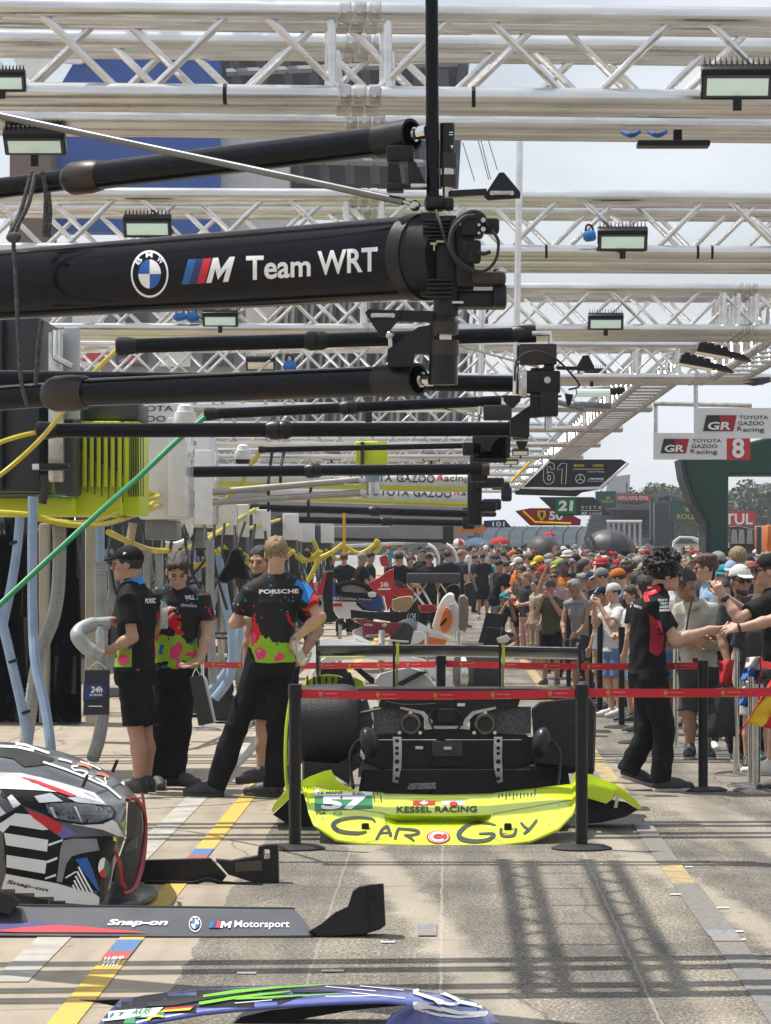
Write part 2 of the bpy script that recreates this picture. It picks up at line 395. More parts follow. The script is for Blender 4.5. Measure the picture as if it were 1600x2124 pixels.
    L.new(math_('MULTIPLY', grains, math_('ADD', math_('MULTIPLY', side, .8), .2)), bp.inputs['Height']); L.new(bp.outputs[0], b.inputs['Normal'])
    return m
gm = ground_material()
o = MB().add([(-150, -25, 0), (150, -25, 0), (150, 430, 0), (-150, 430, 0)], [(0, 1, 2, 3)]).build('ground', gm, smooth=0, at=(0, 0, 0)); tag(o, kind='structure')
YLINE = mat('worn_yellow_line', (.62, .40, .055), .7, c2=(.50, .34, .08), nscale=14, bump=.1)
YLINE2 = mat('faded_yellow_line', (.50, .36, .12), .75, c2=(.20, .17, .12), nscale=9, bump=.1)
DLINE = mat('dark_patch_line', (.13, .125, .12), .8, c2=(.20, .19, .17), nscale=30, bump=.2)
WLINE = mat('worn_white_line', (.44, .42, .39), .75, c2=(.30, .275, .23), nscale=5, bump=.1)
def strip(name, x0, x1, y0, y1, m, z=.004):
    o = MB().add([(x0, y0, z), (x1, y0, z), (x1, y1, z), (x0, y1, z)], [(0, 1, 2, 3)]).build(name, m, smooth=0, at=((x0 + x1) / 2, y0, 0)); tag(o, kind='structure'); return o
LX = -1.385
strip('lane_line', LX - .055, LX + .055, 4, 13.27, YLINE); strip('lane_line', LX - .055, LX + .055, 13.95, 17.60, YLINE); strip('lane_line', LX - .055, LX + .055, 18.25, 90, YLINE)
strip('lane_line', LX - .42, LX - .27, 12.6, 95, WLINE)
strip('lane_line', 1.165, 1.285, 16.35, 17.4, YLINE2); strip('lane_line', 1.165, 1.30, 14.1, 16.35, DLINE); strip('lane_line', 1.17, 1.30, 9, 13.9, DLINE)
strip('lane_line', 1.17, 1.30, 22.5, 100, YLINE2); strip('lane_line', 1.165, 1.285, 17.45, 19.2, DLINE)
BT = mat('blue_floor_tape', srgb(60, 105, 165), .6, c2=srgb(85, 115, 150), nscale=30); RT = mat('red_floor_tape', srgb(175, 70, 70), .6, c2=srgb(150, 85, 80), nscale=30)
BT2 = mat('worn_blue_tape', (.13, .16, .22), .7, c2=(.26, .25, .24), nscale=40); RT2 = mat('worn_red_tape', (.22, .15, .13), .7, c2=(.27, .24, .21), nscale=40)
def tape(x0, x1, y0, y1, mb, mr, label, words=None):
    t = thing('floor_tape', label, 'floor tape', ((x0 + x1) / 2, y0, 0), 'two tone tape marks stuck on the lane')
    ym = y0 + (y1 - y0) * .42
    MB().add([(x0, y0, .007), (x1, y0, .007), (x1, ym, .007), (x0, ym, .007)], [(0, 1, 2, 3)]).build('red_half', mr, t, smooth=0)
    MB().add([(x0, ym, .007), (x1, ym, .007), (x1, y1, .007), (x0, y1, .007)], [(0, 1, 2, 3)]).build('blue_half', mb, t, smooth=0)
    if words: decal('lettering', [text_px(words, [(214, 1990), (252, 1988), (243, 2006), (207, 2008)], bold=.02)], INK_W, t, bvh_of(*[c for c in t.children]) if False else ground_bvh, off=.010, step=0)
ground_bvh = BVHTree.FromPolygons([Vector((-400, -60, 0)), Vector((400, -60, 0)), Vector((400, 1600, 0)), Vector((-400, 1600, 0))], [(0, 1, 2, 3)])
tape(LX - .055, LX + .055, 13.27, 13.95, BT, RT, 'blue and red tape on yellow line in front of the long side skirt')
decal_o = None
tape(LX - .055, LX + .055, 17.60, 18.25, BT, RT, 'blue and red tape on yellow line beside round bollard base')
tape(-.125, -.04, 14.1, 14.55, BT2, RT2, 'faded blue tape square on the open asphalt near splitter end')
tape(1.17, 1.30, 13.9, 14.3, BT2, RT2, 'dirty blue tape patch on the dark strip at right')
tape(1.17, 1.29, 19.2, 20.0, BT2, RT2, 'small worn tape patch behind the right bollard base')
wt = thing('stencil_sticker', 'white lettered sticker on the yellow line nearest the camera', 'sticker', G(235, 1997))
decal('lettering', [text_px('WRT', [(218, 1989), (258, 1987), (247, 2008), (206, 2010)], bold=.03)], INK_W, wt, ground_bvh, off=.010, step=0)
CHALK = mat('chalk_white', (.6, .59, .56), .8)
for i, (x, y, l) in enumerate(((690, 2016, 46), (512, 2020, 40), (1430, 1800, 16), (1402, 1857, 22), (1500, 1885, 26), (1530, 1934, 26), (1540, 1951, 16), (805, 1956, 30))):
    p = G(x, y); strip('chalk_tick', p.x - l * p.y / F / 2, p.x + l * p.y / F / 2, p.y - .03, p.y + .03, CHALK, z=.005)

# ------------------------------------------------------------------ gantry trusses
HB, HC = 1.889 + EYE, .345          # height of the lower chords, height of the truss
def truss(label, p0, p1, dep=.28, hc=HC, rc=.041, rb=.0165, pitch=.46, phase=0., posts=(), couplers=(), ladder=False, group='aluminium gantry trusses over the pit lane', nochord=12):
    p0 = Vector(p0); p1 = Vector(p1); a = (p1 - p0); Ln = a.length; a.normalize(); dv = Vector((-a.y, a.x, 0)) * dep; up = Vector((0, 0, hc))
    t = thing('gantry_truss', label, 'truss', p0, group)
    for off in (Vector((0, 0, 0)), dv, up, dv + up):
        MB().cyl(p0 + off, p1 + off, rc, n=nochord).build('chord', ALU, t)
    def web(base, rise, ph, name='brace', both=True, gap=.055):
        x = -pitch + ph; k = 0
        while x < Ln:
            xa, xb = x + gap, x + pitch - gap
            if xa > 0 and xb < Ln:
                q0 = base + a * xa + (rise if k % 2 else Vector((0, 0, 0))); q1 = base + a * xb + (Vector((0, 0, 0)) if k % 2 else rise)
                MB().cyl(q0, q1, rb, n=8, caps=False).build(name, ALU, t)
            x += pitch; k += 1
    if ladder:
        n = int(Ln / .72)
        for k in range(1, n):
            MB().cyl(p0 + a * (k * Ln / n), p0 + a * (k * Ln / n) + dv, rb, n=8, caps=False).build('rung', ALU, t)
        web(Vector(p0), up, phase); web(p0 + dv, up, phase + pitch * .5)
    else:
        web(Vector(p0), up, phase); web(p0 + dv, up, phase + pitch * .78)
    for x in posts:
        for off in (Vector((0, 0, 0)), dv):
            q = p0 + a * (x - p0.x) / max(a.x, .2) + off; MB().cyl(q, q + up, rb * 1.15, n=10).build('post', ALU, t)
    for x in couplers:
        for off in (Vector((0, 0, 0)), dv, up, dv + up):
            q = p0 + a * (x - p0.x) / max(a.x, .2) + off; b = MB()
            for k in (-1, 0, 1): b.axis(q + a * (k * .062 - .026), q + a * (k * .062 + .026), [(0, rc), (.12, rc * 1.13), (.88, rc * 1.13), (1, rc)], n=nochord)
            for k in (-.062, 0, .062): b.cyl(q + a * k + Vector((0, -rc * 1.3, -.005)), q + a * k + Vector((0, -rc * .9, -.005)), .010, n=6)
            b.build('coupler', ALU2, t)
    return t
TR = {}
def row(i, d, x0, x1, slope, pair=(0, .80), names=('front', 'back'), **k):
    for j, dd in enumerate(pair):
        y0 = d + dd + slope * (x0 - (-.35)); y1 = d + dd + slope * (x1 - (-.35))
        TR[i, j] = truss(ROWNAME[i][j], (x0, y0, HB), (x1, y1, HB), phase=.17 + .21 * j + .1 * i, **k)
ROWNAME = [['bare aluminium truss carrying the big floodlight, nearest of all', 'second nearest aluminium truss, close behind the one with the big floodlight'],
           ['aluminium truss just above the black lettered boom, with heat sink lamp', 'aluminium truss close behind the one just above the lettered boom'],
           ['aluminium truss seen right under the lettered boom', 'aluminium truss behind the one right under the lettered boom'],
           ['aluminium truss whose right end has a dark bracket', 'aluminium truss behind the one with dark end bracket']]
row(0, 13.12, -4.2 + .46, 2.6, .075, posts=(-.47, -.24), couplers=(-.355,), )
row(1, 19.85, -5.0, 3.8, .045, posts=(-.62, -.40), couplers=(-.51,))
row(2, 26.7, -5.5, 4.6, .03, posts=(-.7, 2.35, 2.47, 2.62), couplers=(-.6, 2.54), pair=(0, .75))
row(3, 34.0, -5.8, 3.5, .02, posts=(2.05, 2.5, 3.0), couplers=(2.75,), pair=(0, .6), nochord=10)
d = 41.2
for i in range(4, 13):
    ROWNAME.append(['%s aluminium truss along the far gantry row' % n for n in (['fifth', 'sixth', 'seventh', 'eighth', 'ninth', 'tenth', 'eleventh', 'twelfth', 'thirteenth'][i - 4],)])
    row(i, d, -6.0, 2.68, .01, posts=(2.1, 2.55), pair=(0,), nochord=8, rb=.018, rc=.048)
    d += 6.9
truss('short ladder truss at right running from the third row to the fourth', (3.22, 27.0, HB), (3.22, 34.2, HB), dep=.34, ladder=True, pitch=.5)
truss('long ladder truss running away along the right ends of the rows', (2.50, 34.4, HB - .02), (2.50, 96, HB - .02), dep=.38, ladder=True, pitch=.5, rb=.02)
truss('ladder truss high overhead that throws the lattice shadow', (-1.55, 13.5, 5.55), (-1.55, 18.9, 5.55), dep=.46, ladder=True, pitch=.5, group='overhead structure')
# black cable ties and tape wraps round the lower chords
for px_, row_, up_ in ((469, 0, 0), (983, 0, 0), (1134, 1, 0), (1450, 1, 0), (1480, 1, 0)):
    d_ = (13.12 if row_ == 0 else 19.85); X_ = (px_ - CX) * d_ / F; y_ = d_ + (.075 if row_ == 0 else .045) * (X_ + .35)
    o = MB().cyl((X_ - .008, y_, HB), (X_ + .008, y_, HB), .0435, n=14).build('cable_tie', BLK_MATT, TR[row_, 0], smooth=0)
o = panel('end_bracket', [(1545, 795), (1597, 782), (1600, 792), (1566, 800)], 34.0, .1, GREY_D, TR[3, 0])

# ------------------------------------------------------------------ floodlights
def floodlight(cx, cy, w, d, label, amber=False, tilt=.55, back=False, yaw=0.):
    s = w * d / F                                          # real width
    c = P(cx, cy, d); t = thing('floodlight', label, 'floodlight', c, 'led floodlights clamped to the trusses')
    R = Matrix.Rotation(yaw, 3, 'Z') @ Matrix.Rotation(tilt, 3, 'X')
    M = lambda x, y, z: c + R @ Vector((x * s, y * s, z * s))
    b = MB(); b.bbox(c + R @ Vector((0, .05 * s, 0)), (s, .2 * s, .46 * s), .02 * s, R)
    b.build('lamp_housing', BLK_SATIN, t)
    fins = MB()
    for k in range(13): fins.bar(M(-.45 + k * .075, .16, -.2), M(-.45 + k * .075, .16, .29), .012 * s, .16 * s)
    fins.build('heat_sink', BLK_MATT, t)
    g = MB().bbox(c + R @ Vector((0, -.06 * s, -.03 * s)), (.86 * s, .03 * s, .27 * s), .02 * s, R); g.build('lamp_glass', LAMP_A if amber else LAMP, t)
    fr = MB()
    for z in (-.17, .115): fr.bar(M(-.44, -.055, z), M(.44, -.055, z), .05 * s, .04 * s)
    for x in (-.45, .45): fr.bar(M(x, -.055, -.19), M(x, -.055, .13), .05 * s, .04 * s)
    fr.build('bezel', GREY_D, t)
    y = MB(); y.bar(c + Vector((0, 0, -.2 * s)), c + Vector((0, 0, -.38 * s)), .12 * s, .06 * s); y.build('yoke', BLK_MATT, t)
    return t
floodlight(1530, 172, 150, 13.0, 'largest floodlight at upper right corner of the near truss')
floodlight(5, 168, 96, 12.95, 'floodlight cut off by the left edge on near truss', tilt=.45)
floodlight(72, 296, 128, 13.75, 'floodlight under near truss above the brown panel', tilt=.85)
floodlight(306, 470, 100, 19.75, 'floodlight standing just behind the top edge of lettered boom', tilt=.5)
floodlight(1292, 497, 104, 19.8, 'floodlight at right with blue plug beside it')
floodlight(457, 662, 74, 26.6, 'floodlight under the lettered boom on its left half')
floodlight(1257, 668, 74, 26.6, 'floodlight on the third truss row at right')
floodlight(541, 755, 62, 34, 'floodlight with amber glass between two black tubes', amber=True)
floodlight(1228, 779, 60, 34.2, 'pale floodlight low on fourth truss row beside black cone', tilt=.9)
floodlight(688, 947, 36, 62, 'small amber floodlight left of the yellow block', amber=True); floodlight(895, 949, 36, 62, 'small amber floodlight right of the yellow block', amber=True)
floodlight(1080, 938, 34, 60, 'tiny amber floodlight behind the far black mast', amber=True); floodlight(1060, 958, 30, 66, 'lowest tiny amber floodlight in the far row', amber=True)
# slim bar lamp seen edge-on under the nearest truss
t = thing('bar_lamp', 'slim black bar lamp hanging edge on under near truss', 'lamp', P(1397, 300, 13.7))
MB().bbox(P(1397, 299, 13.7), (150 * 13.7 / F, .12, .025), .006).build('lamp_housing', BLK_SATIN, t)
MB().box(P(1406, 284, 13.7), (.035, .05, .06)).build('bracket', BLK_MATT, t)
for px_ in (1310, 1365): MB().tube(smooth_path([P(px_ - 18, 274, 13.55), P(px_, 281, 13.5), P(px_ + 16, 273, 13.55)], 4), .010, n=8).build('blue_cable', INK_B, t)
# blue plugs
for k, (x, y, d_, r) in enumerate(((1222, 487, 19.75, .035), (398, 655, 26.6, .04), (600, 757, 34, .06), (372, 655, 26.6, .035))):
    t = thing('power_plug', ['blue plug with black flex on truss at right', 'round blue plug under the lettered boom', 'blue plug beside amber floodlight', 'smaller blue plug left of the round one'][k], 'plug', P(x, y, d_))
    MB().axis(P(x - 12, y + 4, d_), P(x + 14, y, d_), [(0, r * .5), (.2, r), (.8, r), (1, r * .7)], n=12).build('plug_body', mat('plug_blue', srgb(35, 110, 190), .4), t)
    MB().tube(smooth_path([P(x + 10, y - 4, d_), P(x + 6, y - 18, d_), P(x - 4, y - 20, d_), P(x - 7, y - 6, d_)], 5), r * .22, n=6).build('flex', BLK_MATT, t)
# two dark side lamps seen from their ends on the ladder truss at right
for k, (x, y) in enumerate(((1462, 752), (1498, 728))):
    t = thing('side_lamp', ['dark ribbed lamp on ladder truss, lower of two', 'dark ribbed lamp on ladder truss, upper of two'][k], 'lamp', P(x, y, 30 - k * 1.5))
    d_ = 31 - k * 1.5; s = F / d_
    panel('lamp_housing', [(x - 46, y - 18), (x + 8, y - 2), (x + 44, y + 6), (x + 62, y + 20), (x + 20, y + 12), (x - 52, y + 0)], d_, .25, BLK_SATIN, t)
    for j in range(4): panel('cooling_rib', [(x - 40 + j * 14, y - 22 + j * 4), (x - 30 + j * 14, y - 20 + j * 4), (x - 28 + j * 14, y - 10 + j * 4), (x - 42 + j * 14, y - 13 + j * 4)], d_ - .01, .25, BLK_MATT, t)
    panel('lamp_glass', [(x - 52, y + 1), (x + 16, y + 13), (x + 15, y + 16), (x - 52, y + 4)], d_ - .02, .2, LAMP_A, t)
t = thing('tube_lamp', 'pale green tube lamp under far truss end', 'lamp', P(1232, 815, 38))
MB().cyl(P(1198, 815, 38), P(1266, 815, 38), .05, n=10).build('lamp_tube', LAMP, t)
MB().cyl(P(1266, 812, 38), P(1297, 808, 38), .05, n=10).build('end_cap', BLK_MATT, t)
for (x0, y0, x1, y1) in ((1190, 838, 1268, 842), (1150, 832, 1212, 848), (1195, 812, 1268, 806)):
    o = MB().cyl(P(x0, y0, 38.5), P(x1, y1, 38.5), .035, n=8).build('strut', GREY_M, t)
# ------------------------------------------------------------------ big lettered boom with its two hose pipes
def BD(x): return 12.75 - 1.25 * x / 880
bm_ = thing('pit_boom', 'big gloss black pit boom with white team lettering and roundel', 'pit boom', P(895, 600, 11.5))
def bp(x, y, dd=0.): return P(x, y, BD(x) + dd)
prof = [(-420, 626), (-100, 597), (0, 591), (260, 574), (520, 557), (790, 538.5), (862, 534)]
A0, A1 = bp(-420, 626), bp(862, 534)
beam = MB(); n = 40; rr = []
for k in range(n + 1):
    x = -420 + 1282 * k / n; yy = np.interp(x, [p[0] for p in prof], [p[1] for p in prof]); c = bp(x, yy)
    r = (72.5 + (x) * (87 - 72.5) / 862) * BD(x) / F
    a, u, q = frame_of(A1 - A0)
    rr.append([c + u * (r * .8 * math.cos(2 * math.pi * i / 40)) + q * (r * math.sin(2 * math.pi * i / 40)) for i in range(40)])
main = beam.loft(rr).build('main_beam', BLK_GLOSS, bm_)
bv = bvh_of(main)
RB = lambda cx, cy, s: [ring(cx, cy, 38 * s, 49 * s, 4.2 * s, n=40)]
def roundel(cx, cy, s, parent, tgt, off=.002, step=8):
    decal('roundel_ring', [ring(cx, cy, 39 * s, 49 * s, 3.6 * s, n=40)], INK_W, parent, tgt, off, step)
    decal('roundel_white', [disc(cx, cy, 23.5 * s, 30 * s, -90, 0, 10), disc(cx, cy, 23.5 * s, 30 * s, 90, 180, 10)], INK_W, parent, tgt, off, step)
    decal('roundel_blue', [disc(cx, cy, 23.5 * s, 30 * s, 0, 90, 10), disc(cx, cy, 23.5 * s, 30 * s, 180, 270, 10)], INK_B, parent, tgt, off, step)
    L = []
    for ch, a in (('B', -137), ('M', -92), ('W', -45)):
        ca, sa = math.cos(math.radians(a)), math.sin(math.radians(a)); ox, oy = cx + 31 * s * ca, cy + 39.5 * s * sa
        tx, ty = Vector((-sa, ca)), Vector((ca, sa)); h = 5.6 * s; w2 = 7 * s
        q = [Vector((ox, oy)) + ty * h - tx * w2, Vector((ox, oy)) + ty * h + tx * w2, Vector((ox, oy)) - ty * h + tx * w2, Vector((ox, oy)) - ty * h - tx * w2]
        L.append(text_px(ch, q, bold=.02))
    decal('roundel_letters', L, INK_W, parent, tgt, off, step)
def m_mark(x, y, w_, h, parent, tgt, dy=0., off=.002, step=8):      # x,y bottom left; slanted stripes and M
    sl = h * .27; f = lambda u, v: (x + u * w_ + sl * v, y + dy * u - h * v)
    for nm, a, b, m in (('stripe_light_blue', 0, .165, mat('stripe_blue', srgb(20, 95, 165), .4)), ('stripe_dark_blue', .165, .33, INK_N), ('stripe_red', .33, .50, INK_R)):
        decal(nm, [poly(f(a, 0), f(b, 0), f(b, 1), f(a, 1))], m, parent, tgt, off, step)
    decal('letter_m', [poly(*[f(.53 + .47 * u, v) for u, v in ((0, 0), (0, 1), (.24, 1), (.5, .52), (.76, 1), (1, 1), (1, 0), (.76, 0), (.76, .55), (.5, .1), (.24, .55), (.24, 0))])], INK_W, parent, tgt, off, step)
roundel(311, 568, 1.0, bm_, bv)
m_mark(377, 590, 97, 52, bm_, bv, dy=-6)
TX = lambda s, x0, x1, yt0, yt1, yb0, yb1, **k: text_px(s, [(x0, yt0), (x1, yt1), (x1, yb1), (x0, yb0)], **k)
decal('lettering', [TX('Team', 511, 645, 531, 527, 582, 573, bold=.022), TX('WRT', 659, 784, 521, 512, 571, 562, bold=.022)], INK_W, bm_, bv, off=.002, step=8)
# end collar and the joint block
b = MB(); b.axis(bp(855, 534.5), bp(884, 532.5), [(0, .152), (.08, .158), (1, .158)], n=40); b.build('end_collar', BLK_SATIN, bm_); MB().axis(bp(883, 532.5), bp(922, 531), [(0, .150), (.4, .135), (1, .11)], n=32).build('end_cap', BLK_SATIN, bm_)
D0 = 11.5
def bx(mb, x0, y0, x1, y1, d, th, b=.006): return mb.bbox(P((x0 + x1) / 2, (y0 + y1) / 2, d + th / 2), (abs(x1 - x0) * d / F, th, abs(y1 - y0) * d / F), b)
def vcyl(mb, x, y0, y1, r, d, n=20): return mb.cyl(P(x, y0, d), P(x, y1, d), r * d / F, n=n)
j = MB(); bx(j, 872, 445, 905, 620, D0 - .06, .20); bx(j, 905, 452, 948, 625, D0 - .1, .22); bx(j, 945, 470, 985, 600, D0 - .12, .2, .012)
j.build('joint_housing', BLK_SATIN, bm_)
j = MB(); 
for k in range(6): bx(j, 876 + 1, 455 + k * 8, 935, 459 + k * 8, D0 - .13, .03, .002)
j.build('cooling_fins', BLK_MATT, bm_); j = MB()
for k in range(5): bx(j, 885, 578 + k * 9, 940, 583 + k * 9, D0 - .13, .03, .002)
j.build('cooling_fins', BLK_MATT, bm_)
j = MB(); bx(j, 957, 445, 1003, 492, D0 - .16, .16, .01); bx(j, 1003, 455, 1036, 484, D0 - .12, .1, .01); bx(j, 962, 500, 998, 545, D0 - .15, .1, .01); vcyl(j, 980, 505, 545, 12, D0 - .14)
j.build('valve_block', BLK_MATT, bm_)
for k, (x, y) in enumerate(((1003, 456), (1003, 475), (994, 466), (994, 483))): MB().cyl(P(x, y, D0 - .15), P(x, y, D0 - .175), (5 if k < 2 else 3) * D0 / F, n=12).build('bolt_head', STEEL, bm_)
j = MB(); bx(j, 978, 566, 1050, 593, D0 - .13, .14, .015); j.build('hinge_arm', BRONZE, bm_)
j = MB(); bx(j, 930, 605, 1050, 640, D0 - .05, .14, .01); bx(j, 1022, 592, 1051, 640, D0 - .09, .14, .01); vcyl(j, 925, 610, 655, 26, D0 - .05); bx(j, 905, 585, 945, 625, D0 - .1, .12, .02); j.build('lower_bracket', BLK_SATIN, bm_)
MB().ball(P(1037, 563, D0 - .06), (15 * D0 / F, .025, 9 * D0 / F)).build('hinge_pin', STEEL, bm_)
MB().box(P(950, 627, D0 - .16), (.04, .01, .008)).build('latch', STEEL, bm_)
j = MB(); bx(j, 893, 503, 907, 508, D0 - .13, .02, .002); bx(j, 899, 508, 903, 520, D0 - .13, .02, .002); bx(j, 905, 499, 922, 503, D0 - .14, .02, .002); j.build('clip', mat('brass_clip', (.6, .52, .38), .4), bm_)
cb = MB().tube(smooth_path([P(905, 436, D0 - .1), P(916, 470, D0 - .15), P(930, 510, D0 - .16), P(960, 548, D0 - .18), P(1000, 563, D0 - .18), P(1028, 540, D0 - .17), P(1034, 500, D0 - .16), P(1020, 478, D0 - .15)], 8), .0058, n=8); cb.build('signal_cable', RUBBER, bm_)
MB().tube(smooth_path([P(948, 545, D0 - .12), P(935, 500, D0 - .14), P(945, 462, D0 - .15), P(975, 440, D0 - .15), P(1000, 445, D0 - .14), P(1012, 470, D0 - .13)], 8), .0085, n=8).build('air_hose', RUBBER, bm_)
MB().tube(smooth_path([P(985, 565, D0 - .14), P(960, 550, D0 - .19), P(936, 520, D0 - .2), P(938, 480, D0 - .19), P(962, 452, D0 - .18), P(985, 448, D0 - .17)], 8), .0085, n=8).build('air_hose', RUBBER, bm_)
MB().tube(smooth_path([P(988, 520, D0 - .16), P(1002, 526, D0 - .18), P(1018, 522, D0 - .18)], 6), .007, n=8).build('connector', RUBBER, bm_)
# mast hanging down to the joint, with top swivel
m_ = MB(); m_.cyl(P(893.5, -420, D0), P(898, 415, D0), 13.5 * D0 / F, n=20); m_.build('mast', BLK_GLOSS, bm_)
m_ = MB(); bx(m_, 880, 407, 926, 437, D0 - .05, .12, .02); bx(m_, 920, 412, 942, 436, D0 - .04, .09, .01); m_.build('mast_clamp', BLK_SATIN, bm_)
# upper pipe
def pipe(parts, r, parent, name, m, n=22):
    b = MB(); b.rings([(c, rr_) for c, rr_ in parts], n); return b.build(name, m, parent)
q = lambda x, y, rpx: (bp(x, y), rpx * BD(x) / F)
pipe([q(-420, 447, 22), q(0, 390, 21.5), q(146, 371.5, 22)], 0, bm_, 'upper_pipe', BLK_GLOSS)
pipe([q(138, 372.5, 24), q(146, 371.5, 30), q(152, 370.7, 34), q(188, 366, 35), q(206, 363.5, 32), q(212, 362.7, 28)], 0, bm_, 'pipe_sleeve', BRONZE)
pipe([q(205, 364, 29), q(790, 292.5, 30.5)], 0, bm_, 'upper_pipe', BLK_GLOSS)
e0, e1 = bp(783, 293), bp(855, 280)
b = MB(); a, u, w3 = frame_of(e1 - e0); L_ = (e1 - e0).length
b.rings([(e0, .05), (e0.lerp(e1, .06), .062), (e1, .062), (e1, .052), (e0.lerp(e1, .5), .05)], 24, caps=False); b.build('end_sleeve', BLK_SATIN, bm_)
MB().axis(bp(830, 284), bp(888, 273), [(0, .020), (.3, .020), (.3, .027), (.55, .027), (.55, .021), (.7, .021), (.7, .026), (1, .026)], n=10).build('hose_fitting', CHROME, bm_)
j = MB(); bx(j, 802, 305, 860, 340, D0 - .02, .14, .01); j.prism([P(806, 338, D0 - .04), P(828, 338, D0 - .04), P(836, 395, D0 - .04), P(804, 395, D0 - .04)], (0, .05, 0)); j.prism([P(846, 335, D0 - .04), P(862, 335, D0 - .04), P(886, 385, D0 - .04), P(848, 385, D0 - .04)], (0, .05, 0)); bx(j, 802, 382, 838, 398, D0 - .06, .1, .006); bx(j, 838, 384, 886, 392, D0 - .05, .06, .004); j.build('pipe_hanger', BLK_SATIN, bm_)
j = MB(); bx(j, 852, 381, 886, 389, D0 - .07, .02, .003); j.build('hanger_plate', ALU2, bm_)
j = MB(); vcyl(j, 928, 256, 318, 15.5, D0 + .02, 24); j.build('cylinder_top', BLK_SATIN, bm_)
j = MB(); vcyl(j, 930, 318, 349, 19, D0 + .02, 24); j.build('cylinder_collar', BRONZE, bm_); j = MB(); vcyl(j, 930, 363, 388, 18.5, D0 + .02, 24); j.build('cylinder_collar', BRONZE, bm_)
j = MB(); vcyl(j, 928, 349, 363, 13, D0 + .02, 18); j.build('cylinder_rod', STEEL, bm_); j = MB(); vcyl(j, 928, 388, 408, 11, D0 + .02, 18); j.build('cylinder_rod', STEEL, bm_)
decal('warning_marks', [rect(932, 273, 939, 275) and poly(*rect(932, 273, 940, 275)), poly(*rect(932, 278, 940, 280)), poly((935, 301), (941, 301), (938, 309))], INK_W, bm_, D0 - .01, step=0)
# small triangular guide paddles
def paddle(x, y, s, d, parent, updown=1):
    o = [(x - 36 * s, y + 24 * s), (x - 4 * s, y - 25 * s), (x + 6 * s, y - 25 * s), (x + 40 * s, y + 16 * s), (x + 40 * s, y + 28 * s), (x - 28 * s, y + 32 * s)]
    if updown < 0: o = [(a_, 2 * y - b_) for a_, b_ in o]
    panel('guide_paddle', o, d, .03, BLK_SATIN, parent, bevel=.003)
    k = 18 * s * updown
    b = MB(); b.bbox(P(x + 2 * s, y + k, d - .006), (46 * s * d / F, .012, 9 * s * d / F), .003); b.build('paddle_plate', ALU2, parent)
    for dx in (-19, 22): MB().cyl(P(x + dx * s, y + k, d - .01), P(x + dx * s, y + k, d - .022), 5 * s * d / F, n=10).build('bolt_head', STEEL, parent)
paddle(1040, 382, 1., D0 - .02, bm_)
j = MB(); j.bar(P(935, 402, D0), P(1010, 398, D0), .035, .022); j.build('paddle_arm', BLK_SATIN, bm_)
paddle(793, 672, 1., D0 - .06, bm_, -1)
j = MB(); j.bar(P(815, 655, D0 - .02), P(900, 657, D0 - .02), .035, .04); j.build('paddle_arm', BLK_SATIN, bm_)
MB().ball(P(809, 695, D0 - .08), 9 * D0 / F).build('ball_joint', STEEL, bm_); MB().cyl(P(810, 700, D0 - .08), P(811, 720, D0 - .08), 5 * D0 / F, n=10).build('ball_stem', STEEL, bm_)
# lower cylinder group
j = MB(); vcyl(j, 922, 655, 668, 24, D0 - .03); j.build('cylinder_neck', BLK_SATIN, bm_); j = MB(); vcyl(j, 920, 720, 798, 30, D0 - .03, 28); j.build('cylinder_top', BLK_SATIN, bm_)
j = MB(); vcyl(j, 921, 668, 694, 30, D0 - .03, 28); vcyl(j, 921, 706, 738, 31.5, D0 - .03, 28); j.build('cylinder_collar', BRONZE, bm_)
j = MB(); vcyl(j, 922, 690, 708, 15, D0 - .03, 18); j.build('cylinder_rod', STEEL, bm_)
j = MB(); j.prism([P(804, 725, D0 - .05), P(868, 678, D0 - .05), P(900, 672, D0 - .05), P(900, 735, D0 - .05), P(862, 732, D0 - .05), P(856, 760, D0 - .05), P(804, 760, D0 - .05)], (0, .09, 0)); j.build('pipe_hanger', BLK_SATIN, bm_)
pipe([q(-420, 861, 26), q(0, 826, 25.5), q(106, 818, 25.5)], 0, bm_, 'lower_pipe', BLK_GLOSS)
pipe([q(100, 818.5, 27), q(108, 818, 33), q(118, 817, 37.5), q(152, 815, 38), q(174, 814, 36), q(184, 813, 31)], 0, bm_, 'pipe_sleeve', BRONZE)
pipe([q(178, 814, 29), q(800, 790, 31.5)], 0, bm_, 'lower_pipe', BLK_GLOSS)
e0, e1 = bp(783, 790), bp(868, 787)
b = MB(); b.rings([(e0, .05), (e0.lerp(e1, .06), .060), (e1, .060), (e1, .050), (e0.lerp(e1, .5), .048)], 24, caps=False); b.build('end_sleeve', BLK_SATIN, bm_)
MB().axis(bp(845, 786), bp(896, 788), [(0, .022), (.3, .022), (.3, .029), (.6, .029), (.6, .021), (.75, .021), (.75, .024), (1, .024)], n=10).build('hose_fitting', CHROME, bm_)
# steel tie rod from upper left down to the clamp
b = MB(); b.cyl(P(-250, 186, 12.4), P(838, 418, D0 - .04), 8 * D0 / F, n=14); b.build('tie_rod', mat('dull_steel', (.20, .20, .20), .3, .9), bm_)
b = MB(); b.cyl(P(836, 417.5, D0 - .04), P(856, 424, D0 - .04), 4 * D0 / F, n=10); b.ball(P(861, 426, D0 - .04), 12 * D0 / F, 12, 8); b.build('rod_end', STEEL, bm_)
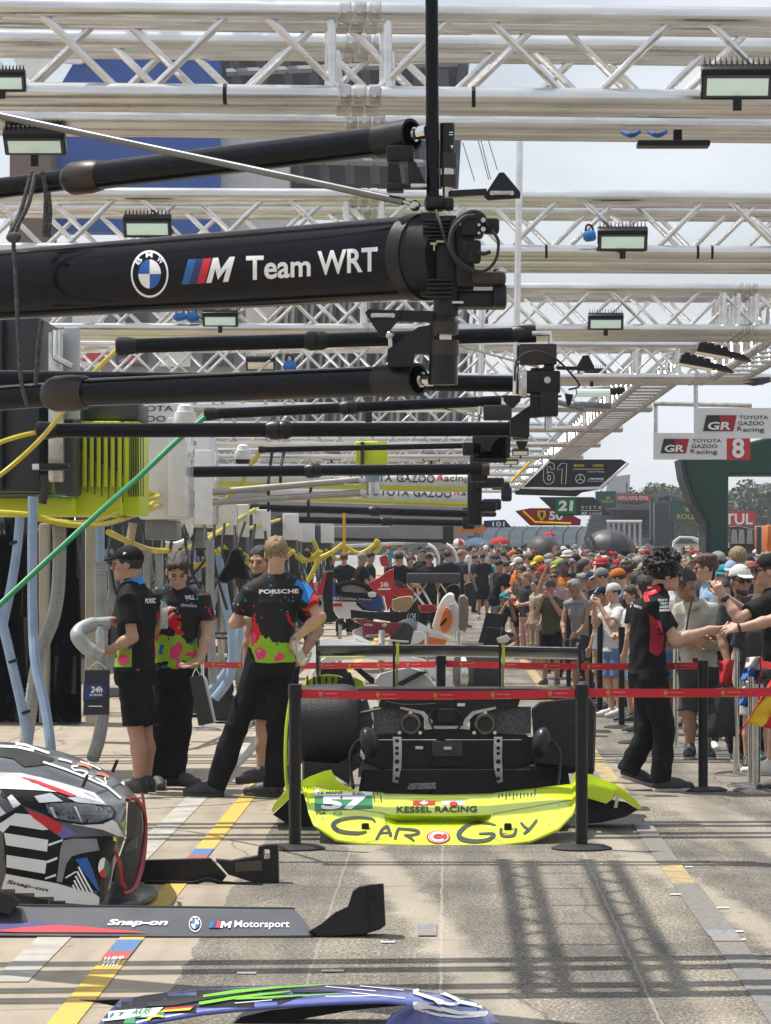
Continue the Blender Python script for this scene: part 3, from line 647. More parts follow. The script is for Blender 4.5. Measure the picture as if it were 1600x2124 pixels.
# rope lashings
rp = thing('lashing_rope', 'black braided rope looped round the boom and its pipes at left', 'rope', P(50, 420, 12.4))
for pts in ([(72, 362, 12.5), (60, 420, 12.45), (30, 490, 12.42), (32, 560, 12.4), (38, 700, 12.4), (44, 790, 12.4), (58, 846, 12.4)], [(66, 356, 12.55), (42, 440, 12.5), (20, 485, 12.45)], [(88, 356, 12.5), (95, 400, 12.5), (92, 490, 12.5)], [(100, 398, 12.5), (104, 440, 12.5), (100, 492, 12.5)], [(86, 665, 12.5), (80, 720, 12.5), (74, 800, 12.5)]):
    MB().tube(smooth_path([P(*p) for p in pts], 10), .0085, n=8, rib=.12).build('strand', ROPE, rp)
MB().ball(P(28, 492, 12.4), (.03, .025, .022)).build('knot', ROPE, rp)

# ------------------------------------------------------------------ further booms down the lane
def far_pipe(pts, rpx, d, parent, m=BLK_GLOSS, sleeve=None, endcap=True, name='pipe'):
    q = [P(x, y, d) for x, y in pts]; r = rpx * d / F
    MB().tube(q, r, n=16).build(name, m, parent)
    if endcap:
        a = (q[1] - q[0]).normalized(); MB().axis(q[0] - a * r * .6, q[0] + a * r * 2.2, [(0, r * 1.05), (.12, r * 1.28), (.55, r * 1.22), (1, r * 1.0)], n=16).build('pipe_mouth', BLK_SATIN, parent)
    if sleeve:
        c0 = P(sleeve[0], np.interp(sleeve[0], [p[0] for p in pts], [p[1] for p in pts]), d); c1 = P(sleeve[1], np.interp(sleeve[1], [p[0] for p in pts], [p[1] for p in pts]), d)
        MB().axis(c0, c1, [(0, r), (.2, r * 1.32), (.5, r * 1.35), (.52, r * 1.2), (.56, r * 1.3), (.8, r * 1.3), (1, r)], n=16).build('pipe_sleeve', BLK_SATIN, parent)
u2 = thing('pit_boom', 'second black boom on tall silver mast with brown hinge block', 'pit boom', P(1110, 790, 18), 'plain black pit booms')
far_pipe([(250, 718), (1088, 694)], 15.5, 18, u2, sleeve=(632, 680)); far_pipe([(-300, 782), (1070, 796)], 17, 18.1, u2, endcap=False)
MB().cyl(P(1079, 286, 18), P(1070, 818, 18), 7 * 18 / F, n=14).build('mast', ALU, u2)
D2 = 17.9
b = MB(); b.axis(P(1064, 693.5, 18), P(1112, 692, 18), [(0, .045), (.1, .050), (1, .050)], n=18); b.build('end_sleeve', BLK_SATIN, u2)
MB().tube([P(1104, 692, D2), P(1142, 691, D2), P(1143, 712, D2)], .016, n=10).build('elbow_fitting', CHROME, u2)
b = MB(); bx(b, 1078, 714, 1155, 756, D2, .1); b.prism([P(1080, 735, D2), P(1120, 756, D2), P(1080, 756, D2)], (0, .1, 0)); b.build('hinge_block', BRONZE, u2)
b = MB(); bx(b, 1088, 770, 1162, 816, D2, .16, .01); bx(b, 1100, 764, 1150, 860, D2 + .03, .14, .01); bx(b, 1120, 810, 1158, 864, D2, .1, .01); bx(b, 1128, 756, 1150, 772, D2 + .02, .08, .01); b.build('joint_housing', BLK_SATIN, u2)
b = MB(); bx(b, 1076, 768, 1094, 826, D2 - .02, .05, .01); b.build('swivel_plate', STEEL, u2)
MB().cyl(P(1136, 788, D2 - .01), P(1136, 788, D2 - .03), 7 * 18 / F, n=14).build('bolt_head', STEEL, u2)
b = MB(); bx(b, 1040, 820, 1165, 824, D2, .05, .002); b.build('foot_bar', BRONZE, u2)
panel('guide_paddle', [(1044, 821), (1082, 821), (1080, 832), (1066, 846), (1058, 846), (1046, 832)], D2 - .02, .04, BLK_SATIN, u2); panel('guide_paddle', [(1172, 816), (1190, 818), (1184, 840), (1177, 842)], D2 - .02, .04, BLK_SATIN, u2)
panel('guide_paddle', [(1194, 765), (1210, 737), (1222, 737), (1234, 762), (1232, 768), (1200, 769)], D2, .04, BLK_SATIN, u2)
b = MB(); b.bar(P(1155, 763, D2), P(1200, 764, D2), .02, .02); b.build('paddle_arm', BLK_SATIN, u2)
b = MB(); b.prism([P(1060, 868, D2 + .1), P(1118, 828, D2 + .1), P(1158, 828, D2 + .1), P(1152, 862, D2 + .1), P(1100, 866, D2 + .1), P(1096, 910, D2 + .1), P(1060, 905, D2 + .1)], (0, .12, 0)); b.build('lower_bracket', BLK_SATIN, u2)
MB().cyl(P(1138, 862, D2 + .1), P(1138, 892, D2 + .1), 8 * 18 / F, n=14).build('cylinder_rod', STEEL, u2)
MB().tube(smooth_path([P(1068, 790, D2 - .05), P(1074, 745, D2 - .08), P(1110, 728, D2 - .08), P(1150, 742, D2 - .05), P(1185, 775, D2), P(1202, 800, D2), P(1180, 808, D2)], 7), .006, n=6).build('signal_cable', RUBBER, u2)
MB().cyl(P(955, 718, 18), P(1118, 762, D2), .006, n=8).build('tie_rod', STEEL, u2)
u3 = thing('pit_boom', 'third black boom, its upper pipe ending in a green hose', 'pit boom', P(1040, 880, 23), 'plain black pit booms')
far_pipe([(430, 859), (1040, 831)], 11, 23, u3, sleeve=(705, 742)); far_pipe([(85, 893), (1062, 890)], 15, 20.5, u3, sleeve=(552, 606), name='lower_pipe')
b = MB(); b.axis(P(1055, 890, 20.5), P(1098, 890, 20.5), [(0, .056), (1, .056)], n=18); bx(b, 1064, 866, 1096, 912, 20.4, .15, .01); b.build('end_block', BLK_SATIN, u3)
MB().cyl(P(1001, 640, 23), P(996, 860, 23), 5.5 * 23 / F, n=12).build('mast', ALU, u3)
b = MB(); bx(b, 1003, 841, 1062, 872, 22.8, .12, .01); b.build('hinge_block', BRONZE, u3)
b = MB(); bx(b, 980, 905, 1052, 960, 24, .15, .01); bx(b, 960, 918, 1000, 945, 24, .15, .01); b.prism([P(985, 950, 24), P(1040, 905, 24), P(1060, 905, 24), P(1058, 950, 24)], (0, .12, 0)); b.build('joint_housing', BLK_SATIN, u3)
MB().tube([P(1034, 838, 23), P(1056, 840, 23), P(1058, 852, 23)], .025, n=8).build('elbow_fitting', CHROME, u3)
for x in (1000, 1070): panel('guide_paddle', [(x, 915), (x + 26, 915), (x + 18, 934), (x + 8, 934)], 20.3, .05, BLK_SATIN, u3)
b = MB(); b.cyl(P(865, 835, 23), P(1010, 868, 23), .007, n=6); b.build('tie_rod', STEEL, u3)
u4 = thing('pit_boom', 'fourth black boom whose green hose hangs from its left mouth', 'pit boom', P(1000, 980, 30), 'plain black pit booms')
far_pipe([(268, 980), (1012, 973)], 11.5, 30, u4, sleeve=(632, 668)); far_pipe([(540, 933), (985, 924)], 6, 34, u4, name='upper_pipe')
b = MB(); bx(b, 975, 935, 1012, 1000, 30, .3, .02); bx(b, 970, 985, 1000, 1090, 31, .25, .02); bx(b, 990, 992, 1046, 1012, 30.6, .6, .02); bx(b, 990, 1040, 1030, 1062, 31, .25, .02); b.build('joint_housing', BLK_SATIN, u4)
b = MB(); b.axis(P(1000, 973, 30), P(1016, 973, 30), [(0, .058), (1, .058)], n=14); b.build('end_sleeve', BRONZE, u4)
u5 = thing('pit_boom', 'pair of long silver boom pipes with yellow hose at their ends', 'pit boom', P(780, 1005, 33))
far_pipe([(348, 1029), (745, 995)], 7, 33, u5, m=mat('warm_grey_tube', (.36, .34, .31), .35, .6), endcap=False); far_pipe([(330, 1049), (748, 1022)], 7, 33, u5, m=MATS['warm_grey_tube'], endcap=False)
b = MB(); vcyl(b, 774, 985, 1000, 14, 33); b.build('cylinder_top', mat('steel_blue', (.2, .3, .38), .4, .3), u5)
b = MB(); vcyl(b, 774, 1000, 1024, 13.5, 33); bx(b, 715, 992, 762, 1006, 33, .1, .01); bx(b, 715, 1018, 762, 1034, 33, .1, .01); b.build('cylinder_rod', STEEL, u5)
u6 = thing('pit_boom', 'far low pair of dull black pipes under the white booms', 'pit boom', P(980, 1070, 60), 'plain black pit booms')
far_pipe([(525, 1053), (970, 1066)], 8, 56, u6, sleeve=(765, 790)); far_pipe([(575, 1077), (975, 1085)], 7, 62, u6, sleeve=(790, 815))
b = MB(); bx(b, 960, 1050, 985, 1098, 58, .4, .03); bx(b, 985, 1062, 1030, 1072, 58, .4, .03); bx(b, 1000, 1035, 1040, 1058, 50, .4, .03); bx(b, 1020, 1000, 1058, 1016, 44, .3, .03); bx(b, 1040, 1010, 1062, 1040, 44, .3, .03); b.build('joint_housing', BLK_SATIN, u6)
u7 = thing('pit_boom', 'farthest thin dark boom in front of the distant crew', 'pit boom', P(880, 1120, 90), 'plain black pit booms')
far_pipe([(640, 1118), (930, 1122)], 4, 90, u7); far_pipe([(720, 1132), (890, 1124)], 3, 92, u7, m=STEEL, endcap=False); MB().box(P(930, 1110, 90), (.3, .3, .5)).build('joint_housing', BLK_SATIN, u7)
b = MB(); b.bbox(P(700, 1104, 95), (3.2, .5, .35), .05); b.build('tank', GREY_M, u7)

# white booms with yellow undersides and lettering
WB = mat('white_boom_paint', (.74, .74, .72), .35, coat=.4)
def white_boom(label, x0, x1, y0, y1, d, tx, gr):
    t = thing('pit_boom', label, 'pit boom', P(x1, y1, d), 'white lettered pit booms with yellow undersides')
    sl = (y1 - y0) / (x1 - x0); rings_ = []; h = 24; n = 24
    def ring_(x, y, k): return [P(x, y - 20 * k * math.cos(a_) * 1.0 + 2, d) + Vector((0, .16 * k * math.sin(a_), 0)) for a_ in [2 * math.pi * i / n for i in range(n)]]
    o = MB().loft([ring_(x0, y0, .82), ring_(x0 + 20, y0 + 20 * sl, 1), ring_(x1 - 10, y1 - 10 * sl, 1.02), ring_(x1, y1, .98)]).build('boom_beam', WB, t)
    MB().loft([ring_(x1 - 2, y1, 1.03), ring_(x1 + 22, y1 + .5, 1.03)]).build('end_collar', BLK_SATIN, t)
    o2 = MB().loft([[P(x, y + 12 + 9 * math.sin(a_) * .6 + 3, d - .01) + Vector((0, .15 * -math.cos(a_) * 1, 0)) for a_ in [2 * math.pi * i / 12 for i in range(12)]] for x, y in ((x0 + 4, y0), (x1, y1))]).build('yellow_underside', LIME_P, t)
    bv_ = bvh_of(o)
    y = lambda x: y0 + (x - x0) * sl - 6
    decal('lettering', [text_px('TOYOTA', [(tx, y(tx) - 7), (tx + 92, y(tx + 92) - 7), (tx + 92, y(tx + 92) + 9), (tx, y(tx) + 9)], bold=.012), text_px('GAZOO', [(tx + 101, y(tx + 101) - 7), (tx + 180, y(tx + 180) - 7), (tx + 180, y(tx + 180) + 9), (tx + 101, y(tx + 101) + 9)], bold=.012), text_px('acing', [(tx + 200, y(tx) - 2), (tx + 252, y(tx) - 2), (tx + 252, y(tx) + 14), (tx + 200, y(tx) + 14)], bold=.01)], INK_K, t, bv_, off=.012, step=0)
    decal('lettering', [text_px('R', [(tx + 184, y(tx) - 8), (tx + 199, y(tx) - 8), (tx + 199, y(tx) + 9), (tx + 184, y(tx) + 9)], bold=.03)], INK_R, t, bv_, off=.012, step=0)
    decal('logo_box', [poly(*rect(gr, y(gr) - 7, gr + 17, y(gr) + 8))], INK_K, t, bv_, off=.012, step=0); decal('logo_box', [poly(*rect(gr + 17, y(gr) - 7, gr + 34, y(gr) + 8))], INK_R, t, bv_, off=.012, step=0)
    decal('logo_letters', [text_px('GR', [(gr + 4, y(gr) - 3), (gr + 31, y(gr) - 3), (gr + 31, y(gr) + 6), (gr + 4, y(gr) + 6)], bold=.03)], INK_W, t, bv_, off=.016, step=0)
white_boom('white boom with red and black racing lettering, upper of two', 438, 972, 988, 1000, 42, 722, 686)
white_boom('white boom with racing lettering, lower of two', 560, 975, 1017, 1031, 47, 757, 720)
t = thing('straps', 'black straps round the white boom', 'strap', P(560, 1000, 41))
for x, y0, y1 in ((557, 935, 1060), (582, 935, 1010), (640, 1000, 1080)): MB().tube([P(x + 8, y0, 41), P(x, (y0 + y1) / 2, 40.8), P(x, y1, 41)], .02, n=6).build('strap_band', BLK_MATT, t)
yb = thing('signal_box', 'fluorescent yellow box hung between the black pipes', 'signal box', P(771, 940, 40))
MB().bbox(P(771, 940, 40), (66 * 40 / F, .3, 48 * 40 / F), .03).build('box_body', LIME_P, yb); MB().box(P(752, 940, 39.8), (7 * 40 / F, .1, 47 * 40 / F)).build('black_stripe', INK_K, yb)
MB().box(P(765, 870, 40), (14 * 40 / F, .1, 50 * 40 / F)).build('hanger', BLK_MATT, yb)
t = thing('yellow_strap', 'bright yellow strap hanging straight down from far boom', 'strap', P(714, 1100, 55)); MB().box(P(714, 1108, 55), (6 * 55 / F, .02, 88 * 55 / F)).build('strap_band', mat('yellow_strap', srgb(240, 180, 20), .5), t)
# ------------------------------------------------------------------ bodies and clothes: one smooth surface each, from blended volumes
V3 = lambda *a: np.array(a, dtype=np.float64)
def _n(v): v = np.asarray(v, float); return v / max(1e-9, np.linalg.norm(v))
def surface_net(Fd, org, h):
    Fd = Fd.astype(np.float32); nx, ny, nz = Fd.shape; ins = Fd < 0
    c = np.zeros((nx - 1, ny - 1, nz - 1), np.int8)
    offs = [(i, j, k) for i in (0, 1) for j in (0, 1) for k in (0, 1)]
    for i, j, k in offs: c += ins[i:nx - 1 + i, j:ny - 1 + j, k:nz - 1 + k]
    idx = np.argwhere((c > 0) & (c < 8))
    if len(idx) == 0: return np.zeros((0, 3)), []
    vals = np.stack([Fd[idx[:, 0] + i, idx[:, 1] + j, idx[:, 2] + k] for i, j, k in offs], 1)
    acc = np.zeros((len(idx), 3)); cnt = np.zeros(len(idx))
    for a in range(8):
        for ax, b in ((0, a | 4), (1, a | 2), (2, a | 1)):
            if b == a: continue
            va, vb = vals[:, a], vals[:, b]; m = (va < 0) != (vb < 0); t = np.where(m, va / np.where(m, va - vb, 1), 0)
            o = np.array(offs[a], float)[None].repeat(len(idx), 0); o[:, ax] += t
            acc[m] += o[m]; cnt += m
    P_ = (idx + acc / cnt[:, None]) * h + org
    vid = -np.ones(c.shape, np.int32); vid[tuple(idx.T)] = np.arange(len(idx)); quads = []
    for ax in range(3):
        sl0 = [slice(None)] * 3; sl1 = [slice(None)] * 3; sl0[ax] = slice(0, -1); sl1[ax] = slice(1, None)
        a, b = ins[tuple(sl0)], ins[tuple(sl1)]; e = np.argwhere(a != b); u, v_ = [x for x in range(3) if x != ax]
        ok = (e[:, u] > 0) & (e[:, v_] > 0) & (e[:, u] < Fd.shape[u] - 1) & (e[:, v_] < Fd.shape[v_] - 1); e = e[ok]
        def g(du, dv):
            q = e.copy(); q[:, u] += du; q[:, v_] += dv; return vid[tuple(q.T)]
        Q = np.stack([g(-1, -1), g(0, -1), g(0, 0), g(-1, 0)], 1); fl = a[tuple(e.T)]
        if ax == 1: fl = ~fl
        Q[~fl] = Q[~fl][:, ::-1]; quads.append(Q)
    return P_, np.concatenate(quads)
def cap_(a, b, ra, rb, k=.012): return ('c', np.asarray(a, float), np.asarray(b, float), ra, rb, k)
def fru(a, b, ra, rb, k=.012): return ('f', np.asarray(a, float), np.asarray(b, float), ra, rb, k)
def ell(c, r, R=None, k=.015): return ('e', np.asarray(c, float), np.asarray(r, float), R, k)
def lof(secs, yaw, k=.02): return ('l', np.asarray(secs, float), yaw, k)      # secs: z, cx, cy, rx, ry
def cut(p, n): return ('h', np.asarray(p, float), _n(n))
def sub(prim): return ('s', prim)
def _bb(p):
    if p[0] in 'cf':
        r = max(p[3], p[4]); return np.minimum(p[1], p[2]) - r, np.maximum(p[1], p[2]) + r
    if p[0] == 'e': r = max(p[2]) if p[3] is not None else p[2]; return p[1] - r, p[1] + r
    if p[0] == 'l':
        s = p[1]; r = max(s[:, 3].max(), s[:, 4].max()); return V3(s[:, 1].min() - r, s[:, 2].min() - r, s[:, 0].min()), V3(s[:, 1].max() + r, s[:, 2].max() + r, s[:, 0].max())
    if p[0] == 's': return _bb(p[1])
def _ev(p, X, Y, Z):
    if p[0] in 'cf':
        a, b, ra, rb = p[1:5]; ba = b - a; L2 = max(1e-9, ba @ ba); t = ((X - a[0]) * ba[0] + (Y - a[1]) * ba[1] + (Z - a[2]) * ba[2]) / L2
        tc_ = np.clip(t, 0, 1); tt = tc_ if p[0] == 'c' else t
        d = np.sqrt((X - a[0] - tt * ba[0]) ** 2 + (Y - a[1] - tt * ba[1]) ** 2 + (Z - a[2] - tt * ba[2]) ** 2) - (ra + (rb - ra) * tc_)
        return d if p[0] == 'c' else np.maximum(d, np.maximum(-t, t - 1) * math.sqrt(L2))
    if p[0] == 'e':
        c, r, R = p[1:4]; x, y, z = X - c[0], Y - c[1], Z - c[2]
        if R is not None: x, y, z = x * R[0, 0] + y * R[1, 0] + z * R[2, 0], x * R[0, 1] + y * R[1, 1] + z * R[2, 1], x * R[0, 2] + y * R[1, 2] + z * R[2, 2]
        k0 = np.sqrt((x / r[0]) ** 2 + (y / r[1]) ** 2 + (z / r[2]) ** 2); k1 = np.sqrt((x / r[0] ** 2) ** 2 + (y / r[1] ** 2) ** 2 + (z / r[2] ** 2) ** 2)
        return k0 * (k0 - 1) / np.maximum(k1, 1e-6)
    if p[0] == 'l':
        s = p[1]; o = np.argsort(s[:, 0]); s = s[o]; zz = Z.ravel() if Z.ndim == 1 else Z[0, 0, :]
        I = lambda i: np.interp(zz, s[:, 0], s[:, i])[None, None, :]
        cx, cy, rx, ry = I(1), I(2), I(3), I(4); x, y = X - cx, Y - cy; c_, s_ = math.cos(p[2]), math.sin(p[2])
        x, y = x * c_ + y * s_, -x * s_ + y * c_
        k0 = ((np.abs(x) / rx) ** 2.3 + (np.abs(y) / ry) ** 2.3) ** (1 / 2.3)
        return np.maximum((k0 - 1) * np.minimum(rx, ry), np.maximum(s[0, 0] - Z, Z - s[-1, 0]))
def sdf(prims, h, noise=None, pad=.03):
    bbs = [_bb(p) for p in prims if p[0] in 'cfel']; lo = np.min([b[0] for b in bbs], 0) - pad; hi = np.max([b[1] for b in bbs], 0) + pad
    n = np.ceil((hi - lo) / h).astype(int) + 1; ax = [lo[i] + h * np.arange(n[i]) for i in range(3)]
    Fd = np.full(n, 1., np.float32)
    for p in prims:
        if p[0] == 'h':
            d = (ax[0][:, None, None] - p[1][0]) * p[2][0] + (ax[1][None, :, None] - p[1][1]) * p[2][1] + (ax[2][None, None, :] - p[1][2]) * p[2][2]; Fd = np.maximum(Fd, d.astype(np.float32)); continue
        q = p[1] if p[0] == 's' else p; k = q[-1]; b0, b1 = _bb(q)
        i0 = np.clip(np.floor((b0 - lo - k - 2 * h) / h).astype(int), 0, n); i1 = np.clip(np.ceil((b1 - lo + k + 2 * h) / h).astype(int) + 1, 0, n)
        S = tuple(slice(a, b) for a, b in zip(i0, i1))
        X = ax[0][S[0]][:, None, None]; Y = ax[1][S[1]][None, :, None]; Z = ax[2][S[2]][None, None, :]
        d = _ev(q, X, Y, Z); f = Fd[S]
        if p[0] == 's': Fd[S] = np.maximum(f, -d); continue
        hh = np.clip(.5 + .5 * (f - d) / k, 0, 1); Fd[S] = f * (1 - hh) + d * hh - k * hh * (1 - hh)
    if noise:
        amp, fr, seed, st = noise; rg = np.random.RandomState(seed); N_ = np.zeros(Fd.shape, np.float32)
        for _ in range(7):
            v = rg.normal(size=3) * fr * np.array(st); ph = rg.rand() * 6.28
            N_ += np.sin(ax[0][:, None, None] * v[0] + ax[1][None, :, None] * v[1] + ax[2][None, None, :] * v[2] + ph + 1.3 * np.sin(ax[2][None, None, :] * v[1] * .6 + ax[0][:, None, None] * v[2] * .5)).astype(np.float32)
        Fd += N_ * (amp / 2.6)
    return surface_net(Fd, lo, h)
def sdf_mesh(name, prims, h, noise=None):
    vs, qs = sdf(prims, h, noise); me = bpy.data.meshes.new(name)
    me.from_pydata(vs.tolist(), [], qs.tolist() if len(qs) else []); me.polygons.foreach_set('use_smooth', [True] * len(me.polygons)); return me
def Rz(a): c, s = math.cos(a), math.sin(a); return np.array([[c, -s, 0], [s, c, 0], [0, 0, 1.]])
def Rx(a): c, s = math.cos(a), math.sin(a); return np.array([[1, 0, 0], [0, c, -s], [0, s, c]])
def Ry(a): c, s = math.cos(a), math.sin(a); return np.array([[c, 0, s], [0, 1, 0], [-s, 0, c]])

def std(yaw=0., **kw):
    """joint positions of a standing 1.78 m figure that faces +Y turned by yaw; right side is +X before turning."""
    J = dict(pel=V3(0, 0, .95), waist=V3(0, .0, 1.12), chest=V3(0, .005, 1.30), neck=V3(0, -.01, 1.49), head=V3(0, .02, 1.655), hyaw=0., hpitch=.05, hroll=0.,
             sR=V3(.175, -.01, 1.425), eR=V3(.235, -.04, 1.14), wR=V3(.245, .05, .905), sL=V3(-.175, -.01, 1.425), eL=V3(-.235, -.04, 1.14), wL=V3(-.245, .05, .905),
             hR=V3(.09, 0, .90), kR=V3(.105, .015, .50), aR=V3(.11, -.02, .085), hL=V3(-.09, 0, .90), kL=V3(-.105, .015, .50), aL=V3(-.11, -.02, .085), fR=-.15, fL=.15,
             hdR=None, hdL=None, hnR=None, hnL=None, curl=.35, curlR=None, curlL=None)
    for k, v in kw.items(): J[k] = np.asarray(v, float) if isinstance(v, (tuple, list)) else v
    R = Rz(yaw)
    for k, v in J.items():
        if isinstance(v, np.ndarray): J[k] = R @ v
    J['yaw'] = yaw; J['hyaw'] += yaw; J['fR'] += yaw; J['fL'] += yaw
    return J
def hand_prims(w, f, nrm, side, curl, s=1., fine=True):
    f = _n(f); nrm = np.asarray(nrm, float); nrm = _n(nrm - f * (nrm @ f)); sd = np.cross(f, nrm) * side
    out = []
    if not fine: return [ell(w + f * .075 * s, (.035, .035, .05), None, .02), cap_(w + f * .06, w + f * .15 * s + nrm * .03, .028, .018, .015), cap_(w + f * .03, w + f * .09 + sd * .05 + nrm * .02, .014, .011, .01)]
    out.append(cap_(w - f * .01, w + f * .03, .026 * s, .026 * s, .015))
    for i, (o, L_) in enumerate(zip((.030, .010, -.011, -.030), (.072, .082, .076, .058))):
        kn = w + (f * (.088 - .004 * abs(i - 1)) + sd * o) * s; out.append(cap_(w + f * .02 * s + sd * o * .5 * s, kn, .0155 * s, .0118 * s, .012))
        p = kn; ang = curl * (.55 + .12 * i); dr = f
        for seg, fr in enumerate((.45, .31, .24)):
            a_ = ang * (1 if seg == 0 else 1.9 + .5 * seg * .5); dr = _n(math.cos(a_) * f + math.sin(a_) * nrm + sd * o * 1.2); q_ = p + dr * L_ * fr * 1.15 * s
            out.append(cap_(p, q_, (.0098 - .0007 * seg) * s, (.0091 - .0007 * seg) * s, .0035)); p = q_
    b = w + (f * .022 + sd * .022) * s; m = b + (f * .035 + sd * .034 + nrm * .012) * s; e = m + (f * .036 + sd * .008 + nrm * .012 * (1 + curl)) * s
    out += [cap_(w + f * .01, b, .018 * s, .017 * s, .01), cap_(b, m, .0145 * s, .0115 * s, .008), cap_(m, e, .0112 * s, .0095 * s, .004)]
    return out
def head_R(J): return Rz(J['hyaw']) @ Rx(-J['hpitch']) @ Ry(J.get('hroll', 0.))
def body_prims(J, fine=True, fat=1., cs=1., cl=1.):   # cs, cl: the body is slimmer where a shirt or trousers cover it
    c = J['head']; R = head_R(J); H = lambda x, y, z: c + R @ V3(x, y, z); yw = J['yaw']; B = []
    B += [ell(H(0, -.012, .035), (.078, .096, .090), R, .02), ell(H(0, .028, -.05), (.055, .062, .064), R, .03), ell(H(0, .072, -.088), (.026, .02, .02), R, .02),
          cap_(H(-.036, .080, .030), H(.036, .080, .030), .0125, .0125, .015), ell(H(.042, .058, -.018), (.024, .02, .022), R, .02), ell(H(-.042, .058, -.018), (.024, .02, .022), R, .02),
          cap_(H(0, .090, .020), H(0, .112, -.020), .0085, .0135, .008), ell(H(.012, .1, -.024), (.009, .009, .007), R, .006), ell(H(-.012, .1, -.024), (.009, .009, .007), R, .006),
          ell(H(0, .086, -.050), (.025, .011, .006), R, .006), ell(H(0, .085, -.061), (.021, .011, .007), R, .006),
          ell(H(.077, -.008, -.008), (.010, .024, .033), R, .006), ell(H(-.077, -.008, -.008), (.010, .024, .033), R, .006)]
    B += [cap_(H(0, -.03, -.055), J['neck'] - V3(0, 0, .02), .053 * fat ** .5, .060 * fat ** .5, .03)]
    sx = [(J['pel'], -.14, .135, .10), (J['pel'], .0, .152, .112), (J['waist'], 0, .132, .098), (J['chest'], -.05, .142, .104), (J['chest'], .04, .150, .108), (J['chest'], .10, .145, .098), (J['neck'], -.02, .085, .07), (J['neck'], .015, .05, .05)]
    B.append(lof([(p[2] + dz, p[0], p[1], rx * fat * cs, ry * fat * cs) for p, dz, rx, ry in sx], yw, .03))
    for S in 'RL':
        s_, e, w_ = J['s' + S], J['e' + S], J['w' + S]; side = 1 if S == 'R' else -1
        B += [cap_(J['neck'] * .55 + s_ * .45 - V3(0, 0, .02 + (.03 if cs < 1 else 0)), s_, .045 * cs, .052 * cs, .04), cap_(s_, e, .050 * fat ** .5 * cs ** 1.5, .040 * fat ** .5, .03), cap_(e, e * .65 + w_ * .35, .041, .041, .02), cap_(e * .65 + w_ * .35, w_, .040, .0265, .02)]
        f = J['hd' + S]; f = _n(w_ - e) if f is None else _n(f)
        nr = J['hn' + S]; nr = (Rz(yw) @ V3(-side, .15, 0)) if nr is None else nr
        cu = J['curl' + S] if J['curl' + S] is not None else J['curl']
        B += hand_prims(w_, f, nr, 1 if np.cross(_n(f), nr) @ (Rz(yw) @ V3(0, 1, 0)) > 0 else -1, cu, fine=fine)
        h_, k_, a_ = J['h' + S], J['k' + S], J['a' + S]
        bk = Rz(yw) @ V3(0, -.018, 0)
        l2 = cl if cl < .85 else 1.
        B += [cap_(h_ - V3(0, 0, .02), k_, .082 * fat ** .5 * cl, .053 * l2, .03), cap_(k_, k_ * .62 + a_ * .38 + bk, .052 * l2, .057 * l2, .025), cap_(k_ * .62 + a_ * .38 + bk, a_, .056 * l2, .034, .025), cap_(a_, a_ - V3(0, 0, .03), .035, .04, .02)]
    return B
def shirt_prims(J, sleeve=.55, hem=-.10, fat=1., slack=.016, collar=False, flare=.012):
    yw = J['yaw']; hz = J['pel'][2] + hem
    sx = [(J['pel'] * .999, hem, .156 + flare, .118 + flare), (J['pel'], .02, .155, .117), (J['waist'], 0, .142, .108), (J['chest'], -.05, .150, .112), (J['chest'], .04, .156, .114), (J['chest'], .10, .150, .104), (J['neck'], -.04, .10, .084), (J['neck'], .012, .068, .066)]
    B = [lof([(p[2] + dz, p[0], p[1], rx * fat + slack * .6, ry * fat + slack * .6) for p, dz, rx, ry in sx], yw, .03)]
    for S in 'RL':
        s_, e, w_ = J['s' + S], J['e' + S], J['w' + S]
        B.append(cap_(J['neck'] * .62 + s_ * .38 + V3(0, 0, .0), s_ * .97 + J['chest'] * .03, .052, .062, .05))
        if sleeve <= 0: continue
        t = min(1, sleeve / .6)
        if sleeve <= .6:
            q = s_ + (e - s_) * (sleeve / .6 * .72); B.append(fru(s_, q, .063 * fat ** .5 + slack * .3, .062 * fat ** .5 + slack * .9, .04))
        else: B += [cap_(s_, e, .062, .054, .035), fru(e, e + (w_ - e) * .97, .054, .042, .03)]
    if collar: B.append(fru(J['neck'] - V3(0, 0, .03), J['neck'] + V3(0, 0, .048), .076, .068, .01))
    # the head-hole
    B.append(sub(cap_(J['neck'] + V3(0, 0, .03 + (.03 if collar else 0)), J['neck'] + V3(0, 0, .12), .060, .06, .001)))
    return B
def legs_prims(J, length=1., fat=1., slack=.014, waist=.07):
    yw = J['yaw']; p = J['pel']
    B = [lof([(p[2] - .13, p[0], p[1], .15 * fat, .112 * fat), (p[2] - .04, p[0], p[1], .168 * fat, .128 * fat), (p[2] + waist, p[0], p[1], .150 * fat, .112 * fat)], yw, .03)]
    for S in 'RL':
        h_, k_, a_ = J['h' + S], J['k' + S], J['a' + S]
        if length < .6:
            q = h_ + (k_ - h_) * (length / .5); B.append(fru(h_, q, .094 * fat ** .5, .082 * fat ** .5 + slack, .05))
        else:
            B += [cap_(h_, k_, .095 * fat ** .5, .070 + slack * .5, .05), fru(k_, a_ + (k_ - a_) * .02 - V3(0, 0, .02), .070 + slack * .5, .060 + slack, .03), cap_(k_ * .55 + a_ * .45 , k_ * .4 + a_ * .6, .066, .064, .03)]
    return B
